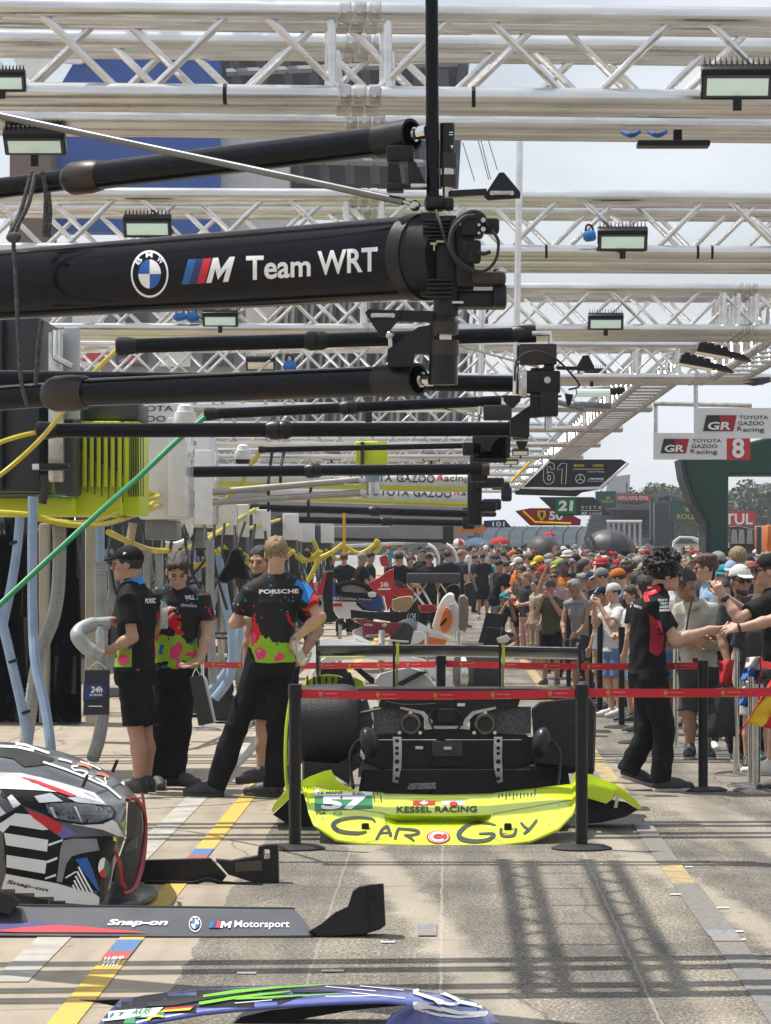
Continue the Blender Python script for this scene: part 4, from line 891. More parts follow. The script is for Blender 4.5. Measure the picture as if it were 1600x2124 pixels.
def hair_prims(J, kind, seed=1):
    c = J['head']; R = head_R(J); H = lambda x, y, z: c + R @ V3(x, y, z); rg = random.Random(seed)
    if kind == 'curly':
        B = [ell(H(0, -.025, .055), (.110, .120, .112), R, .01)]
        for _ in range(330):
            th, ph = rg.uniform(0, 6.28), math.acos(rg.uniform(-.45, 1)); x, y, z = math.sin(ph) * math.cos(th), math.sin(ph) * math.sin(th), math.cos(ph)
            if y > .62 and z < .45: continue
            r = rg.uniform(.94, 1.14); B.append(cap_(H(.118 * x * r, -.03 + .130 * y * r, .058 + .124 * z * r), H(.118 * x * r + rg.uniform(-.02, .02), -.03 + .130 * y * r + rg.uniform(-.015, .015), .058 + .124 * z * r + rg.uniform(-.022, .01)), rg.uniform(.008, .016), rg.uniform(.006, .010), .003))
        B.append(sub(cap_(H(0, .14, -.03), H(0, .10, -.02), .072, .066, .001))); return B
    B = [ell(H(0, -.016, .040), (.084, .103, .094), R, .01)]
    if kind == 'quiff': B += [ell(H(0, .035, .102), (.070, .066, .030), R, .03), ell(H(.02, .066, .092), (.052, .036, .028), R, .03), ell(H(0, -.03, .108), (.074, .074, .028), R, .03)]
    if kind == 'long': B += [cap_(H(0, -.05, 0), H(0, -.07, -.16), .085, .06, .04)]
    if kind == 'grey': B += [ell(H(0, -.03, .05), (.092, .105, .1), R, .03), ell(H(.03, .04, .11), (.05, .05, .03), R, .03)]
    n = R @ V3(0, .80, -.60); B.append(cut(H(0, .072, .066), n))
    if kind in ('short', 'quiff', 'grey'): B.append(cut(H(0, -.08, -.075), R @ V3(0, .1, -1)))
    if kind == 'quiff' or kind == 'grey':
        for _ in range(60):
            x, y = rg.uniform(-.07, .07), rg.uniform(-.08, .085); z = .125 * math.sqrt(max(0, 1 - (x / .1) ** 2 - (y / .125) ** 2)); B.append(cap_(H(x, y, z - .01), H(x + rg.uniform(-.015, .02), y + rg.uniform(-.01, .025), z + rg.uniform(.0, .012)), .011, .006, .006))
        if kind == 'quiff': B.append(cut(H(0, .11, .07), R @ V3(0, 1., -.35)))
    return B
def cap_prims(J, brim=True, back=False, bucket=False):
    c = J['head']; R = head_R(J); H = lambda x, y, z: c + R @ V3(x, y, z); sg = -1 if back else 1
    if bucket: return [ell(H(0, -.012, .075), (.092, .108, .07), R, .01), ell(H(0, -.012, .040), (.135, .152, .016), R, .02)]
    B = [ell(H(0, -.014, .048), (.091, .108, .094), R, .005), cut(H(0, 0, .040), R @ V3(0, .12 * sg, -1))]
    return B
def brim_prims(J, back=False):
    c = J['head']; R = head_R(J) @ Rx(-.22 if not back else .22); H = lambda x, y, z: c + head_R(J) @ V3(x, y, z); sg = -1 if back else 1
    return [ell(H(0, .095 * sg, .050), (.074, .082, .008), R, .01)]
def glass_prims(J, big=1.):
    c = J['head']; R = head_R(J); H = lambda x, y, z: c + R @ V3(x, y, z)
    return [ell(H(.033, .094, .012), (.028 * big, .010, .021 * big), R, .004), ell(H(-.033, .094, .012), (.028 * big, .010, .021 * big), R, .004), cap_(H(-.02, .103, .018), H(.02, .103, .018), .005, .005, .004),
            cap_(H(.058, .09, .018), H(.08, -.005, .012), .0045, .0045, .003), cap_(H(-.058, .09, .018), H(-.08, -.005, .012), .0045, .0045, .003)]

SK = [mat('skin_a', (.46, .27, .19), .5, c2=(.40, .22, .15), nscale=14, spec=.35), mat('skin_b', (.36, .20, .13), .5, c2=(.30, .16, .10), nscale=14, spec=.35), mat('skin_c', (.55, .34, .25), .5, c2=(.48, .28, .20), nscale=14, spec=.35), mat('skin_d', (.14, .075, .05), .5, c2=(.11, .06, .04), nscale=14)]
HAIRM = {k: mat('hair_' + k, c, .55, c2=tuple(x * .45 for x in c), nscale=70, bump=.6, bscale=110, stretch=(1, 1, .5)) for k, c in dict(black=(.018, .015, .013), brown=(.055, .035, .022), blond=(.36, .24, .12), grey=(.34, .33, .31), auburn=(.10, .045, .022)).items()}
EYE_M = mat('eye', (.03, .022, .02), .2)
def cloth(name, c, c2=None, rough=.8): return mat(name, c, rough, 0, c2=c2 or tuple(x * .8 for x in c), nscale=7, bump=.35, bscale=22, spec=.15)
BLACKC = cloth('black_cotton', (.008, .008, .0095), (.014, .014, .016)); BLACKT = cloth('black_trouser_cloth', (.006, .0062, .008), (.011, .011, .014))
SOLE_W = mat('shoe_sole_pale', (.45, .44, .42), .6); SOLE_K = mat('shoe_sole_dark', (.03, .03, .03), .6)
SHOE_K = mat('shoe_black', (.018, .018, .02), .55, c2=(.035, .035, .037), nscale=40, bump=.3); SHOE_G = mat('shoe_khaki', (.09, .075, .055), .65, c2=(.05, .042, .034), nscale=30, bump=.3); SHOE_W = mat('shoe_white', (.6, .6, .58), .5)
# one shoe shape for everybody
_sp = [cap_((0, -.075, .062), (0, -.07, .05), .044, .042, .02), cap_((0, -.07, .045), (0, .06, .042), .043, .044, .03), cap_((0, .05, .042), (0, .155, .034), .044, .033, .03), cap_((0, -.055, .07), (0, -.05, .105), .042, .041, .02), cap_((0, .0, .075), (0, .08, .055), .032, .028, .03), cut((0, 0, .020), (0, 0, -1))]
SHOE_ME = sdf_mesh('shoe', _sp, .008)
_so = MB(); _ol = [(0, -.122), (.030, -.112), (.043, -.08), (.040, -.02), (.047, .06), (.045, .12), (.028, .172), (0, .188), (-.028, .172), (-.045, .12), (-.047, .06), (-.040, -.02), (-.043, -.08), (-.030, -.112)]
_so.prism([(x, y, .0) for x, y in _ol], (0, 0, .026)); SOLE_OB = _so.build('sole', SOLE_W, None, smooth=30, bevel=.006); SOLE_ME = SOLE_OB.data; bpy.data.objects.remove(SOLE_OB)
SHOE_LO = sdf_mesh('shoe', _sp + [], .022)
def oslot(o, m):
    if not o.data.materials: o.data.materials.append(m)
    o.material_slots[0].link = 'OBJECT'; o.material_slots[0].material = m
def piece(name, me, m, parent):
    o = bpy.data.objects.new(name, me); COL.objects.link(o); o.parent = parent; oslot(o, m); return o
def shoes(J, root, m, sole, lo=False, pitch=(0, 0)):
    for S, pt in zip('RL', pitch):
        o = piece('shoe', SHOE_LO if lo else SHOE_ME, m, root); a = J['a' + S]; o.location = (a[0], a[1], a[2] - .085); o.rotation_euler = (pt, 0, J['f' + S])
        f_ = Rz(J['f' + S]) @ V3(0, .05, 0); o.location = (a[0] + f_[0], a[1] + f_[1], max(a[2] - .085, 0))
        if not lo: piece('sole', SOLE_ME, sole, o)
def eyes(J, root):
    c = J['head']; R = head_R(J)
    for x in (-.031, .031):
        p = c + R @ V3(x, .0835, .013); b = MB(); b.ball((0, 0, 0), (.012, .008, .0065), 8, 6); o = b.build('eye', EYE_M, root, fixn=False); o.location = p
        for v in o.data.vertices: v.co = Vector(v.co) + Vector(wloc(root))          # build() subtracts the parent's place
        o.rotation_euler = Matrix(R.tolist()).to_euler()
        q = c + R @ V3(x, .0905, .033); b = MB(); b.ball((0, 0, 0), (.020, .006, .0045), 8, 6); o2 = b.build('eyebrow', HAIRM['brown'], root, fixn=False); o2.location = q
        for v in o2.data.vertices: v.co = Vector(v.co) + Vector(wloc(root))
        o2.rotation_euler = Matrix(R.tolist()).to_euler()
def person(label, loc, J, skin=0, hair=('short', 'brown'), cap=None, shirt=None, sleeve=.55, trousers=None, length=1., shoe=(None, None), fat=1., h=.0085, scale=1., rotz=0., collar=False, group=None, glasses=None, seed=1, hem=-.10, beard=None, fine=True, pitch=(0, 0), wrinkle=.004):
    me = sdf_mesh('person', body_prims(J, fine, fat, (.84 if sleeve > 0 else .93) if shirt else 1., (.7 if length > .6 else .86) if trousers else 1.), h); root = bpy.data.objects.new('person', me); COL.objects.link(root); root.location = loc; root.scale = (scale,) * 3; root.rotation_euler = (0, 0, rotz)
    oslot(root, SK[skin]); tag(root, label, 'person', group)
    if shirt: piece('shirt', sdf_mesh('shirt', shirt_prims(J, sleeve, hem, fat, collar=collar), h, (wrinkle, 26, seed, (1, 1, .55))), shirt, root)
    if trousers: piece('trousers' if length > .6 else 'shorts', sdf_mesh('trousers', legs_prims(J, length, fat), h, (wrinkle * 1.2, 22, seed + 3, (1, 1, .8))), trousers, root)
    if cap:
        if cap[0] == 'bucket': piece('hat', sdf_mesh('hat', cap_prims(J, bucket=True), h), cap[1], root)
        else:
            c_ = piece('cap', sdf_mesh('cap', cap_prims(J, back=cap[0] == 'back'), h), cap[1], root); b_ = piece('brim', sdf_mesh('brim', brim_prims(J, cap[0] == 'back'), h * .8), cap[2] if len(cap) > 2 else cap[1], c_)
    if hair: piece('hair', sdf_mesh('hair', hair_prims(J, hair[0], seed), h * .75, (.003, 110, seed, (1, 1, .6)) if hair[0] != 'curly' else None), HAIRM[hair[1]], root)
    if glasses: piece('glasses', sdf_mesh('glasses', glass_prims(J), h * .5), glasses, root)
    if beard:
        c = J['head']; R = head_R(J); H = lambda x, y, z: c + R @ V3(x, y, z)
        piece('beard', sdf_mesh('beard', [ell(H(0, .030, -.056), (.0585, .0645, .063), R, .01), ell(H(0, .074, -.09), (.03, .022, .022), R, .02), cut(H(0, .09, -.068), R @ V3(0, .25, 1)), cut(H(0, .0, -.01), R @ V3(0, -1, .0))], h * .7, (.002, 120, 3, (1, 1, 1))), HAIRM[beard], root)
    if shoe[0]: shoes(J, root, shoe[0], shoe[1], lo=not fine, pitch=pitch)
    if fine: eyes(J, root)
    return root
# ------------------------------------------------------------------ the people one can tell apart, joints traced in the photograph
def splash_shirt():
    """black team shirt: lime hem, red/pink blotches above it, blue and red at the right sleeve, paint specks (object space, metres)."""
    m = bpy.data.materials.new('paint_splash_shirt'); m.use_nodes = True; t = m.node_tree; L = t.links; b = t.nodes['Principled BSDF']; b.inputs['Roughness'].default_value = .75; b.inputs['Specular IOR Level'].default_value = .3
    N = lambda k: t.nodes.new(k)
    co = N('ShaderNodeTexCoord'); sp = N('ShaderNodeSeparateXYZ'); L.new(co.outputs['Object'], sp.inputs[0])
    nz = N('ShaderNodeTexNoise'); nz.inputs['Scale'].default_value = 9; nz.inputs['Detail'].default_value = 3; L.new(co.outputs['Object'], nz.inputs['Vector'])
    def mth(op, a, c):
        n = N('ShaderNodeMath'); n.operation = op
        for i, v in enumerate((a, c)):
            if isinstance(v, (int, float)): n.inputs[i].default_value = v
            else: L.new(v, n.inputs[i])
        return n.outputs[0]
    wz = mth('ADD', sp.outputs[2], mth('MULTIPLY', mth('SUBTRACT', nz.outputs['Fac'], .5), .42))
    def mixc(f, a, c):
        n = N('ShaderNodeMixRGB'); L.new(f, n.inputs[0])
        if isinstance(a, tuple): n.inputs[1].default_value = (*a, 1)
        else: L.new(a, n.inputs[1])
        n.inputs[2].default_value = (*c, 1); return n.outputs[0]
    n2 = N('ShaderNodeTexNoise'); n2.inputs['Scale'].default_value = 5.5; n2.inputs['Detail'].default_value = 2
    mp = N('ShaderNodeMapping'); mp.inputs['Location'].default_value = (3, 1, 2); L.new(co.outputs['Object'], mp.inputs[0]); L.new(mp.outputs[0], n2.inputs['Vector'])
    col = mixc(mth('LESS_THAN', sp.outputs[2], -5), (.012, .012, .014), (0, 0, 0))
    vo = N('ShaderNodeTexVoronoi'); vo.inputs['Scale'].default_value = 24; L.new(co.outputs['Object'], vo.inputs['Vector'])
    speck = mth('MULTIPLY', mth('LESS_THAN', vo.outputs['Distance'], .22), mth('GREATER_THAN', n2.outputs['Fac'], .50))
    sc = N('ShaderNodeValToRGB'); sc.color_ramp.interpolation = 'CONSTANT'; e = sc.color_ramp.elements; e.new(.5); e.new(.75)
    for el, p, c in zip(e, (0, .3, .55, .8), (srgb(40, 140, 190), srgb(30, 110, 170), srgb(190, 40, 50), srgb(150, 180, 60))): el.position = p; el.color = (*c, 1)
    sv = N('ShaderNodeSeparateXYZ'); L.new(vo.outputs['Color'], sv.inputs[0]); L.new(sv.outputs[0], sc.inputs[0])
    mx = N('ShaderNodeMixRGB'); L.new(speck, mx.inputs[0]); L.new(col, mx.inputs[1]); L.new(sc.outputs[0], mx.inputs[2]); col = mx.outputs[0]
    red = mth('MULTIPLY', mth('LESS_THAN', wz, 1.25), mth('GREATER_THAN', n2.outputs['Fac'], .50)); col = mixc(red, col, srgb(205, 30, 45))
    pink = mth('MULTIPLY', mth('LESS_THAN', wz, 1.20), mth('GREATER_THAN', n2.outputs['Fac'], .60)); col = mixc(pink, col, srgb(215, 60, 110))
    lime = mth('LESS_THAN', wz, 1.09); col = mixc(lime, col, srgb(140, 180, 40))
    blob = mth('MULTIPLY', mth('LESS_THAN', wz, 1.08), mth('LESS_THAN', n2.outputs['Fac'], .40)); col = mixc(blob, col, srgb(25, 95, 155))
    pk = mth('MULTIPLY', mth('LESS_THAN', wz, 1.05), mth('GREATER_THAN', n2.outputs['Fac'], .585)); col = mixc(pk, col, srgb(215, 65, 120))
    L.new(col, b.inputs['Base Color'])
    bn = N('ShaderNodeBump'); bn.inputs['Strength'].default_value = .3; bn.inputs['Distance'].default_value = .02; n3 = N('ShaderNodeTexNoise'); n3.inputs['Scale'].default_value = 20; L.new(co.outputs['Object'], n3.inputs['Vector']); L.new(n3.outputs['Fac'], bn.inputs['Height']); L.new(bn.outputs[0], b.inputs['Normal'])
    return m
SPLASH = splash_shirt()
def traced(root, d, pts, yaw, **kw):
    J = std(yaw)
    for k, v in pts.items():
        p = P(v[0], v[1], d + (v[2] if len(v) > 2 else 0)) - Vector(root); J[k] = V3(*p)
    J.update({k: (V3(*v) if isinstance(v, tuple) else v) for k, v in kw.items()}); return J
# --- team member seen from behind, hand on hip
r3 = G(520, 1655); J3 = traced(r3, 22.2, dict(head=(574, 1150), neck=(573, 1194), chest=(570, 1262), waist=(566, 1318), pel=(561, 1364), sR=(625, 1226), eR=(664, 1280, -.12), wR=(616, 1322, -.10), sL=(521, 1226), eL=(487, 1292, .05), wL=(515, 1285, .30),
    hR=(585, 1378), kR=(578, 1505, -.02), aR=(568, 1628), hL=(540, 1378), kL=(492, 1508, -.03), aL=(446, 1630)), -.12, hyaw=-.05, hpitch=.05, fR=1.15, fL=1.3, hdR=(-.5, .1, -.8), hnR=(.2, .5, -.3), curlR=.9)
person('blond man in splashed black team shirt seen from behind, hand on hip', r3, J3, skin=2, hair=('short', 'blond'), shirt=SPLASH, trousers=BLACKT, shoe=(SHOE_K, SOLE_K), seed=4, hem=-.03, wrinkle=.0055)
me3 = bpy.data.objects['person'].children
def child_of(root, nm): return [c for c in root.children if c.name.split('.')[0] == nm][0]
p3 = [o for o in COL.objects if o.name.split('.')[0] == 'person'][-1]
def shirt_text(root, shapes, m, name='lettering', off=.006, step=5): return decal(name, shapes, m, root, bvh_of(child_of(root, 'shirt')), off, step)
shirt_text(p3, [text_px('PORSCHE', [(538, 1223), (620, 1222), (620, 1231), (538, 1232)], bold=.03)], INK_W)
def sleeve_patch(root, shapes, m, name): return decal(name, shapes, m, root, bvh_of(child_of(root, 'shirt')), .004, 4)
sleeve_patch(p3, [poly((636, 1262), (655, 1222), (659, 1238), (664, 1256), (638, 1268), (624, 1262))], mat('splash_red', srgb(205, 30, 45), .8), 'red_sleeve'); sleeve_patch(p3, [poly((618, 1200), (640, 1212), (650, 1226), (640, 1252), (626, 1244), (630, 1226), (620, 1216), (610, 1214))], mat('splash_blue', srgb(35, 125, 200), .8), 'blue_sleeve')
# --- man in cap, profile to the left
r1 = G(285, 1645); J1 = traced(r1, 22.6, dict(head=(264, 1172), neck=(275, 1214), chest=(284, 1278), waist=(282, 1332), pel=(279, 1380), sL=(263, 1240, -.15), eL=(275, 1322, -.22), wL=(225, 1350, -.2), sR=(303, 1238, .15), eR=(285, 1310, .28), wR=(232, 1287, .16),
    hL=(273, 1392, -.07), kL=(281, 1512, -.07), aL=(288, 1624, -.05), hR=(286, 1392, .08), kR=(300, 1510, .1), aR=(304, 1620, .1)), 1.1, hyaw=1.5, hpitch=.02, fR=1.0, fL=1.1, hdL=(-.9, 0, .1), hnL=(.3, .8, .2), curlL=1.0, hdR=(-.9, 0, 0), hnR=(0, -.3, -1), curlR=.8)
p1 = person('young man in black cap and shorts in profile holding a grey duct', r1, J1, skin=0, hair=('short', 'black'), cap=('cap', BLACKC), shirt=BLACKC, trousers=BLACKT, length=.47, shoe=(SHOE_K, SOLE_K), collar=True, seed=7, hem=-.04)
shirt_text(p1, [text_px('PORSCHE', [(301, 1242), (331, 1241), (331, 1251), (301, 1252)], bold=.03), poly((309, 1218), (312, 1223), (307, 1223))], INK_W)
decal('lime_side', [poly((238, 1384), (241, 1350), (258, 1335), (274, 1338), (273, 1384))], mat('splash_lime', srgb(140, 180, 40), .8), p1, bvh_of(child_of(p1, 'shirt')), .005, 5)
decal('pink_blot', [disc(257, 1368, 12, 11)], mat('splash_pink', srgb(215, 60, 110), .8), p1, bvh_of(child_of(p1, 'shirt')), .008, 5)
decal('blue_side', [poly((262, 1338), (268, 1312), (279, 1310), (279, 1336), (270, 1348))], mat('splash_blue2', srgb(30, 85, 160), .8), p1, bvh_of(child_of(p1, 'shirt')), .008, 5)
decal('cap_flag', [poly((256, 1145), (263, 1147), (256, 1151))], INK_W, p1, bvh_of(child_of(p1, 'cap')), .004, 0)
for i, m in enumerate((INK_G, INK_W, INK_R)): decal('tricolour_tab', [poly(*rect(277 + i * 4, 1382, 281 + i * 4, 1391))], m, p1, bvh_of(child_of(p1, 'shorts')), .008, 0)
c_ = MB().rings([(P(277, 1216, 22.6), .083), (P(273, 1201, 22.6), .074)], 18, caps=False).build('collar_band', mat('collar_blue', srgb(40, 140, 215), .7), p1)
# --- man looking down, bottle in one hand, paper bag in the other
r2 = G(350, 1636); J2 = traced(r2, 23.0, dict(head=(369, 1186, -.10), neck=(369, 1222, 0), chest=(368, 1278), waist=(366, 1332), pel=(365, 1380), sR=(322, 1238), eR=(314, 1312, -.04), wR=(334, 1290, -.26), sL=(416, 1238), eL=(430, 1312, -.02), wL=(416, 1370, -.14),
    hR=(344, 1388), kR=(335, 1505, -.02), aR=(324, 1612), hL=(386, 1388), kL=(373, 1505, -.02), aL=(364, 1606)), math.pi, hyaw=math.pi + .1, hpitch=.55, fR=math.pi + .25, fL=math.pi + .95, hdL=(-.75, -.4, -.3), hnL=(.1, -.3, .9), curlL=.25, hdR=(.2, -.1, .6), hnR=(.6, .5, 0), curlR=1.1)
p2 = person('brown haired man in splashed shirt looking down at his open hand', r2, J2, skin=2, hair=('quiff', 'brown'), shirt=SPLASH, trousers=BLACKT, shoe=(SHOE_G, SOLE_K), seed=11, hem=-.02, wrinkle=.0055)
shirt_text(p2, [text_px('WILL', [(383, 1235), (404, 1235), (404, 1244), (383, 1244)], bold=.03), text_px('elsmotors', [(375, 1251), (408, 1253), (408, 1260), (375, 1258)])], INK_W)
# --- bearded man mostly hidden behind the blond one
r4 = G(565, 1640); J4 = traced(r4, 23.6, dict(head=(540, 1168), neck=(556, 1212), chest=(570, 1270), waist=(572, 1325), pel=(572, 1375), sR=(526, 1232), eR=(518, 1310), wR=(512, 1380), sL=(622, 1232), eL=(660, 1308), wL=(626, 1362, -.06), hR=(552, 1385), kR=(546, 1505), aR=(544, 1614), hL=(590, 1385), kL=(592, 1505), aL=(596, 1616)), math.pi, hyaw=math.pi - .35, hpitch=.1, fR=math.pi - .9, fL=math.pi + .3)
p4 = person('bearded man in dark shorts half hidden behind the blond one', r4, J4, skin=0, hair=('short', 'black'), shirt=BLACKC, trousers=BLACKT, length=.45, shoe=(SHOE_K, SOLE_K), beard='black')
# --- curly haired man shaking hands
r5 = G(1345, 1642); J5 = traced(r5, 22.75, dict(head=(1383, 1192), neck=(1362, 1226), chest=(1348, 1284), waist=(1344, 1345), pel=(1346, 1394), sR=(1360, 1252, -.17), eR=(1402, 1328, -.26), wR=(1474, 1306, -.24), sL=(1350, 1250, .15), eL=(1380, 1335, .2), wL=(1436, 1330, .12),
    hR=(1352, 1405, -.08), kR=(1377, 1512, -.08), aR=(1374, 1618, -.06), hL=(1340, 1405, .08), kL=(1346, 1515, .08), aL=(1302, 1598, .1)), -1.08, hyaw=-1.42, hpitch=.12, fR=-1.35, fL=-1.3, hdR=(.95, 0, .0), hnR=(0, .55, .75), curlR=.5)
SHIRT5 = cloth('black_race_shirt', (.011, .011, .013))
p5 = person('curly haired man with glasses in black and red shirt shaking hands', r5, J5, skin=2, hair=('curly', 'black'), shirt=SHIRT5, trousers=BLACKT, shoe=(SHOE_K, SOLE_W), glasses=mat('glasses_frame', (.03, .02, .015), .3), collar=True, seed=3, hem=-.02, sleeve=.6, pitch=(0, -.32), wrinkle=.0055)
bs = bvh_of(child_of(p5, 'shirt'))
decal('red_side_panel', [poly((1348, 1272), (1360, 1284), (1372, 1290), (1378, 1315), (1374, 1350), (1366, 1362), (1347, 1352), (1350, 1300))], mat('shirt_crimson', srgb(165, 30, 50), .8), p5, bs, .006, 5)
decal('letter_r', [stroke(curve2([(1322, 1222), (1342, 1218), (1360, 1217), (1366, 1224), (1352, 1231), (1336, 1233)], 4), 9), poly((1330, 1228), (1345, 1232), (1349, 1248), (1340, 1250)), poly((1313, 1237), (1326, 1222), (1332, 1224), (1322, 1242))], INK_R, p5, bs, .008, 4)
decal('white_flash', [poly((1309, 1262), (1312, 1236), (1320, 1228), (1321, 1240))], INK_W, p5, bs, .008, 4)
decal('sponsor_lettering', [text_px('RIGHT', [(1366, 1243), (1385, 1242), (1385, 1247), (1366, 1248)], bold=.03), text_px('TENT', [(1369, 1250), (1385, 1249), (1385, 1254), (1369, 1255)], bold=.03), text_px('GAZOO', [(1369, 1257), (1388, 1256), (1388, 1261), (1369, 1262)], bold=.03), text_px('RACING', [(1369, 1264), (1390, 1263), (1390, 1268), (1369, 1269)], bold=.03), text_px('NARTEC', [(1317, 1254), (1334, 1259), (1333, 1264), (1316, 1259)], bold=.02)], INK_W, p5, bs, .006, 4)
# --- arm and man reaching in from the right edge
r6 = G(1640, 1648); J6 = traced(r6, 22.7, dict(head=(1668, 1180), neck=(1664, 1228), chest=(1656, 1285), waist=(1652, 1340), pel=(1650, 1390), sR=(1652, 1245, .16), eR=(1690, 1320, .1), wR=(1660, 1380, 0), sL=(1638, 1250, -.14), eL=(1606, 1286, -.25), wL=(1538, 1302, -.25), hR=(1655, 1400, .08), kR=(1655, 1515, .08), aR=(1655, 1622, .08), hL=(1645, 1400, -.08), kL=(1640, 1515, -.08), aL=(1638, 1622, -.08)), 1.35, hyaw=1.5, hpitch=.05, fR=1.3, fL=1.3, hdL=(-.97, 0, -.08), hnL=(0, .6, -.6), curlL=.55)
p6 = person('man at the right edge reaching in to shake hands, black shirt', r6, J6, skin=2, hair=('short', 'brown'), shirt=BLACKC, trousers=BLACKT, shoe=(SHOE_G, SOLE_W), seed=5)
MB().rings([(P(1536, 1301, 22.45), .034), (P(1531, 1302.5, 22.45), .034)], 14, caps=False).build('bracelet', RUBBER, p6)
def simple(label, root_px, d, pts, yaw, **k):
    kw = k.pop('J', {}); r = G(root_px, CY + EYE * F / d); J = traced(r, d, pts, yaw, **kw); return person(label, r, J, **k)
HOOD = cloth('cream_sweat', (.50, .47, .40)); NAVYC = cloth('navy_cotton', (.02, .03, .06)); GREYC = cloth('grey_marl', (.28, .29, .30), (.20, .21, .22)); WHITEC = cloth('white_cotton', (.62, .61, .59)); LBLUEC = cloth('light_blue_cotton', (.28, .42, .58)); DGREYC = cloth('charcoal_cotton', (.05, .052, .055)); OLIVEC = cloth('olive_cotton', (.09, .085, .055)); REDC = cloth('red_cotton', (.45, .03, .035)); BEIGEC = cloth('beige_cotton', (.40, .33, .24)); PINKC = cloth('pale_pink_cotton', (.55, .35, .33)); DENIM = cloth('blue_denim', (.12, .22, .42)); DENIML = cloth('pale_denim', (.35, .45, .52)); TEALC = cloth('teal_cotton', (.03, .25, .28)); ORANGEC = cloth('orange_cotton', (.62, .17, .03)); YELC = cloth('yellow_cotton', (.70, .48, .03)); LIMEC = cloth('lime_cotton', (.32, .48, .06))
SHADES = mat('dark_lenses', (.012, .012, .014), .08)
p8 = simple('older man in cream hooded top, arms folded behind the rope', 1450, 26.4, dict(head=(1422, 1214, -.05), neck=(1438, 1252), chest=(1446, 1300), waist=(1448, 1345), pel=(1450, 1382), sR=(1411, 1268), eR=(1403, 1330, -.05), wR=(1448, 1322, -.2), sL=(1480, 1268), eL=(1488, 1335, -.05), wL=(1445, 1332, -.24), hR=(1432, 1395), kR=(1432, 1480), aR=(1432, 1552), hL=(1466, 1395), kL=(1466, 1480), aL=(1466, 1556)), math.pi, skin=1, hair=('short', 'grey'), cap=('cap', DGREYC), shirt=HOOD, sleeve=.9, trousers=DGREYC, length=.46, shoe=(SHOE_K, SOLE_W), J=dict(hyaw=math.pi - .5, hpitch=.15, hdR=(.9, -.1, .1), hdL=(-.9, 0, 0)), h=.010, wrinkle=.007, hem=-.0)
MB().tube(smooth_path([P(1438, 1238, 26.2), P(1430, 1270, 26.15), P(1424, 1310, 26.1)], 6), .010, n=6, flat=.4).build('bag_strap', BRONZE, p8)
MB().tube(smooth_path([P(1424, 1248, 26.5), P(1440, 1258, 26.28), P(1462, 1250, 26.5)], 6), .03, n=8).build('hood', HOOD, p8)
p9 = simple('man with swept brown hair and clear sunglasses looking left', 1480, 29, dict(head=(1466, 1180), neck=(1474, 1216), chest=(1478, 1262), waist=(1479, 1300), pel=(1480, 1335), sR=(1478, 1232, .16), eR=(1480, 1290, .2), wR=(1470, 1330, .1), sL=(1490, 1232, -.14), eL=(1500, 1290, -.2), wL=(1480, 1320, -.3), hR=(1478, 1345, .08), kR=(1478, 1440, .08), aR=(1478, 1515, .08), hL=(1484, 1345, -.08), kL=(1484, 1440, -.08), aL=(1484, 1518, -.08)), 1.2, skin=2, hair=('quiff', 'auburn'), shirt=LBLUEC, trousers=DENIM, shoe=(SHOE_K, SOLE_W), glasses=mat('amber_lens', (.25, .18, .08), .15), J=dict(hyaw=1.35), h=.010, collar=True)
p10 = simple('bearded man in white cap and dark sunglasses behind the rope', 1548, 26.0, dict(head=(1537, 1206), neck=(1545, 1244), chest=(1550, 1290), waist=(1550, 1335), pel=(1550, 1378), sR=(1510, 1260), eR=(1498, 1320), wR=(1510, 1375, -.1), sL=(1590, 1260), eL=(1600, 1325), wL=(1590, 1380), hR=(1532, 1388), kR=(1530, 1480), aR=(1530, 1560), hL=(1568, 1388), kL=(1568, 1480), aL=(1568, 1562)), math.pi, skin=1, hair=('short', 'brown'), cap=('cap', WHITEC), shirt=DGREYC, trousers=BLACKT, shoe=(mat('shoe_green', (.02, .10, .07), .5), SOLE_W), glasses=SHADES, beard='brown', J=dict(hyaw=math.pi + .35, hpitch=.05), h=.010)
p11 = simple('man in black cap with red edged brim holding a phone up', 1608, 24.4, dict(head=(1594, 1186), neck=(1606, 1226), chest=(1612, 1280), waist=(1614, 1330), pel=(1615, 1378), sR=(1606, 1246, .15), eR=(1575, 1290, .2), wR=(1498, 1232, .12), sL=(1594, 1250, -.16), eL=(1532, 1284, -.28), wL=(1502, 1236, -.22), hR=(1618, 1390, .08), kR=(1618, 1495, .08), aR=(1618, 1590, .08), hL=(1612, 1390, -.08), kL=(1608, 1495, -.08), aL=(1600, 1592, -.08)), 1.25, skin=2, hair=('short', 'brown'), cap=('cap', BLACKC, REDC), shirt=cloth('black_print_shirt', (.015, .015, .015)), trousers=DGREYC, length=.46, shoe=(SHOE_W, SOLE_W), glasses=SHADES, J=dict(hyaw=1.45, hdL=(-.55, 0, .85), hnL=(.3, .9, 0), curlL=.9, hdR=(-.5, 0, .85), curlR=.9), h=.009)
MB().rings([(P(1507, 1245, 24.15), .037), (P(1503, 1239, 24.15), .036)], 14, caps=False).build('watch_strap', RUBBER, p11); MB().bbox(P(1503, 1244, 24.1), (.04, .014, .035), .005).build('watch_face', SHADES, p11)
ph = thing('phone', 'black phone held up in two hands beside the dark umbrella', 'phone', P(1482, 1200, 24.3)); MB().bbox(P(1480, 1199, 24.3), (.018, .08, .16), .006, Matrix.Rotation(.1, 3, 'Y')).build('phone_body', BLK_GLOSS, ph)
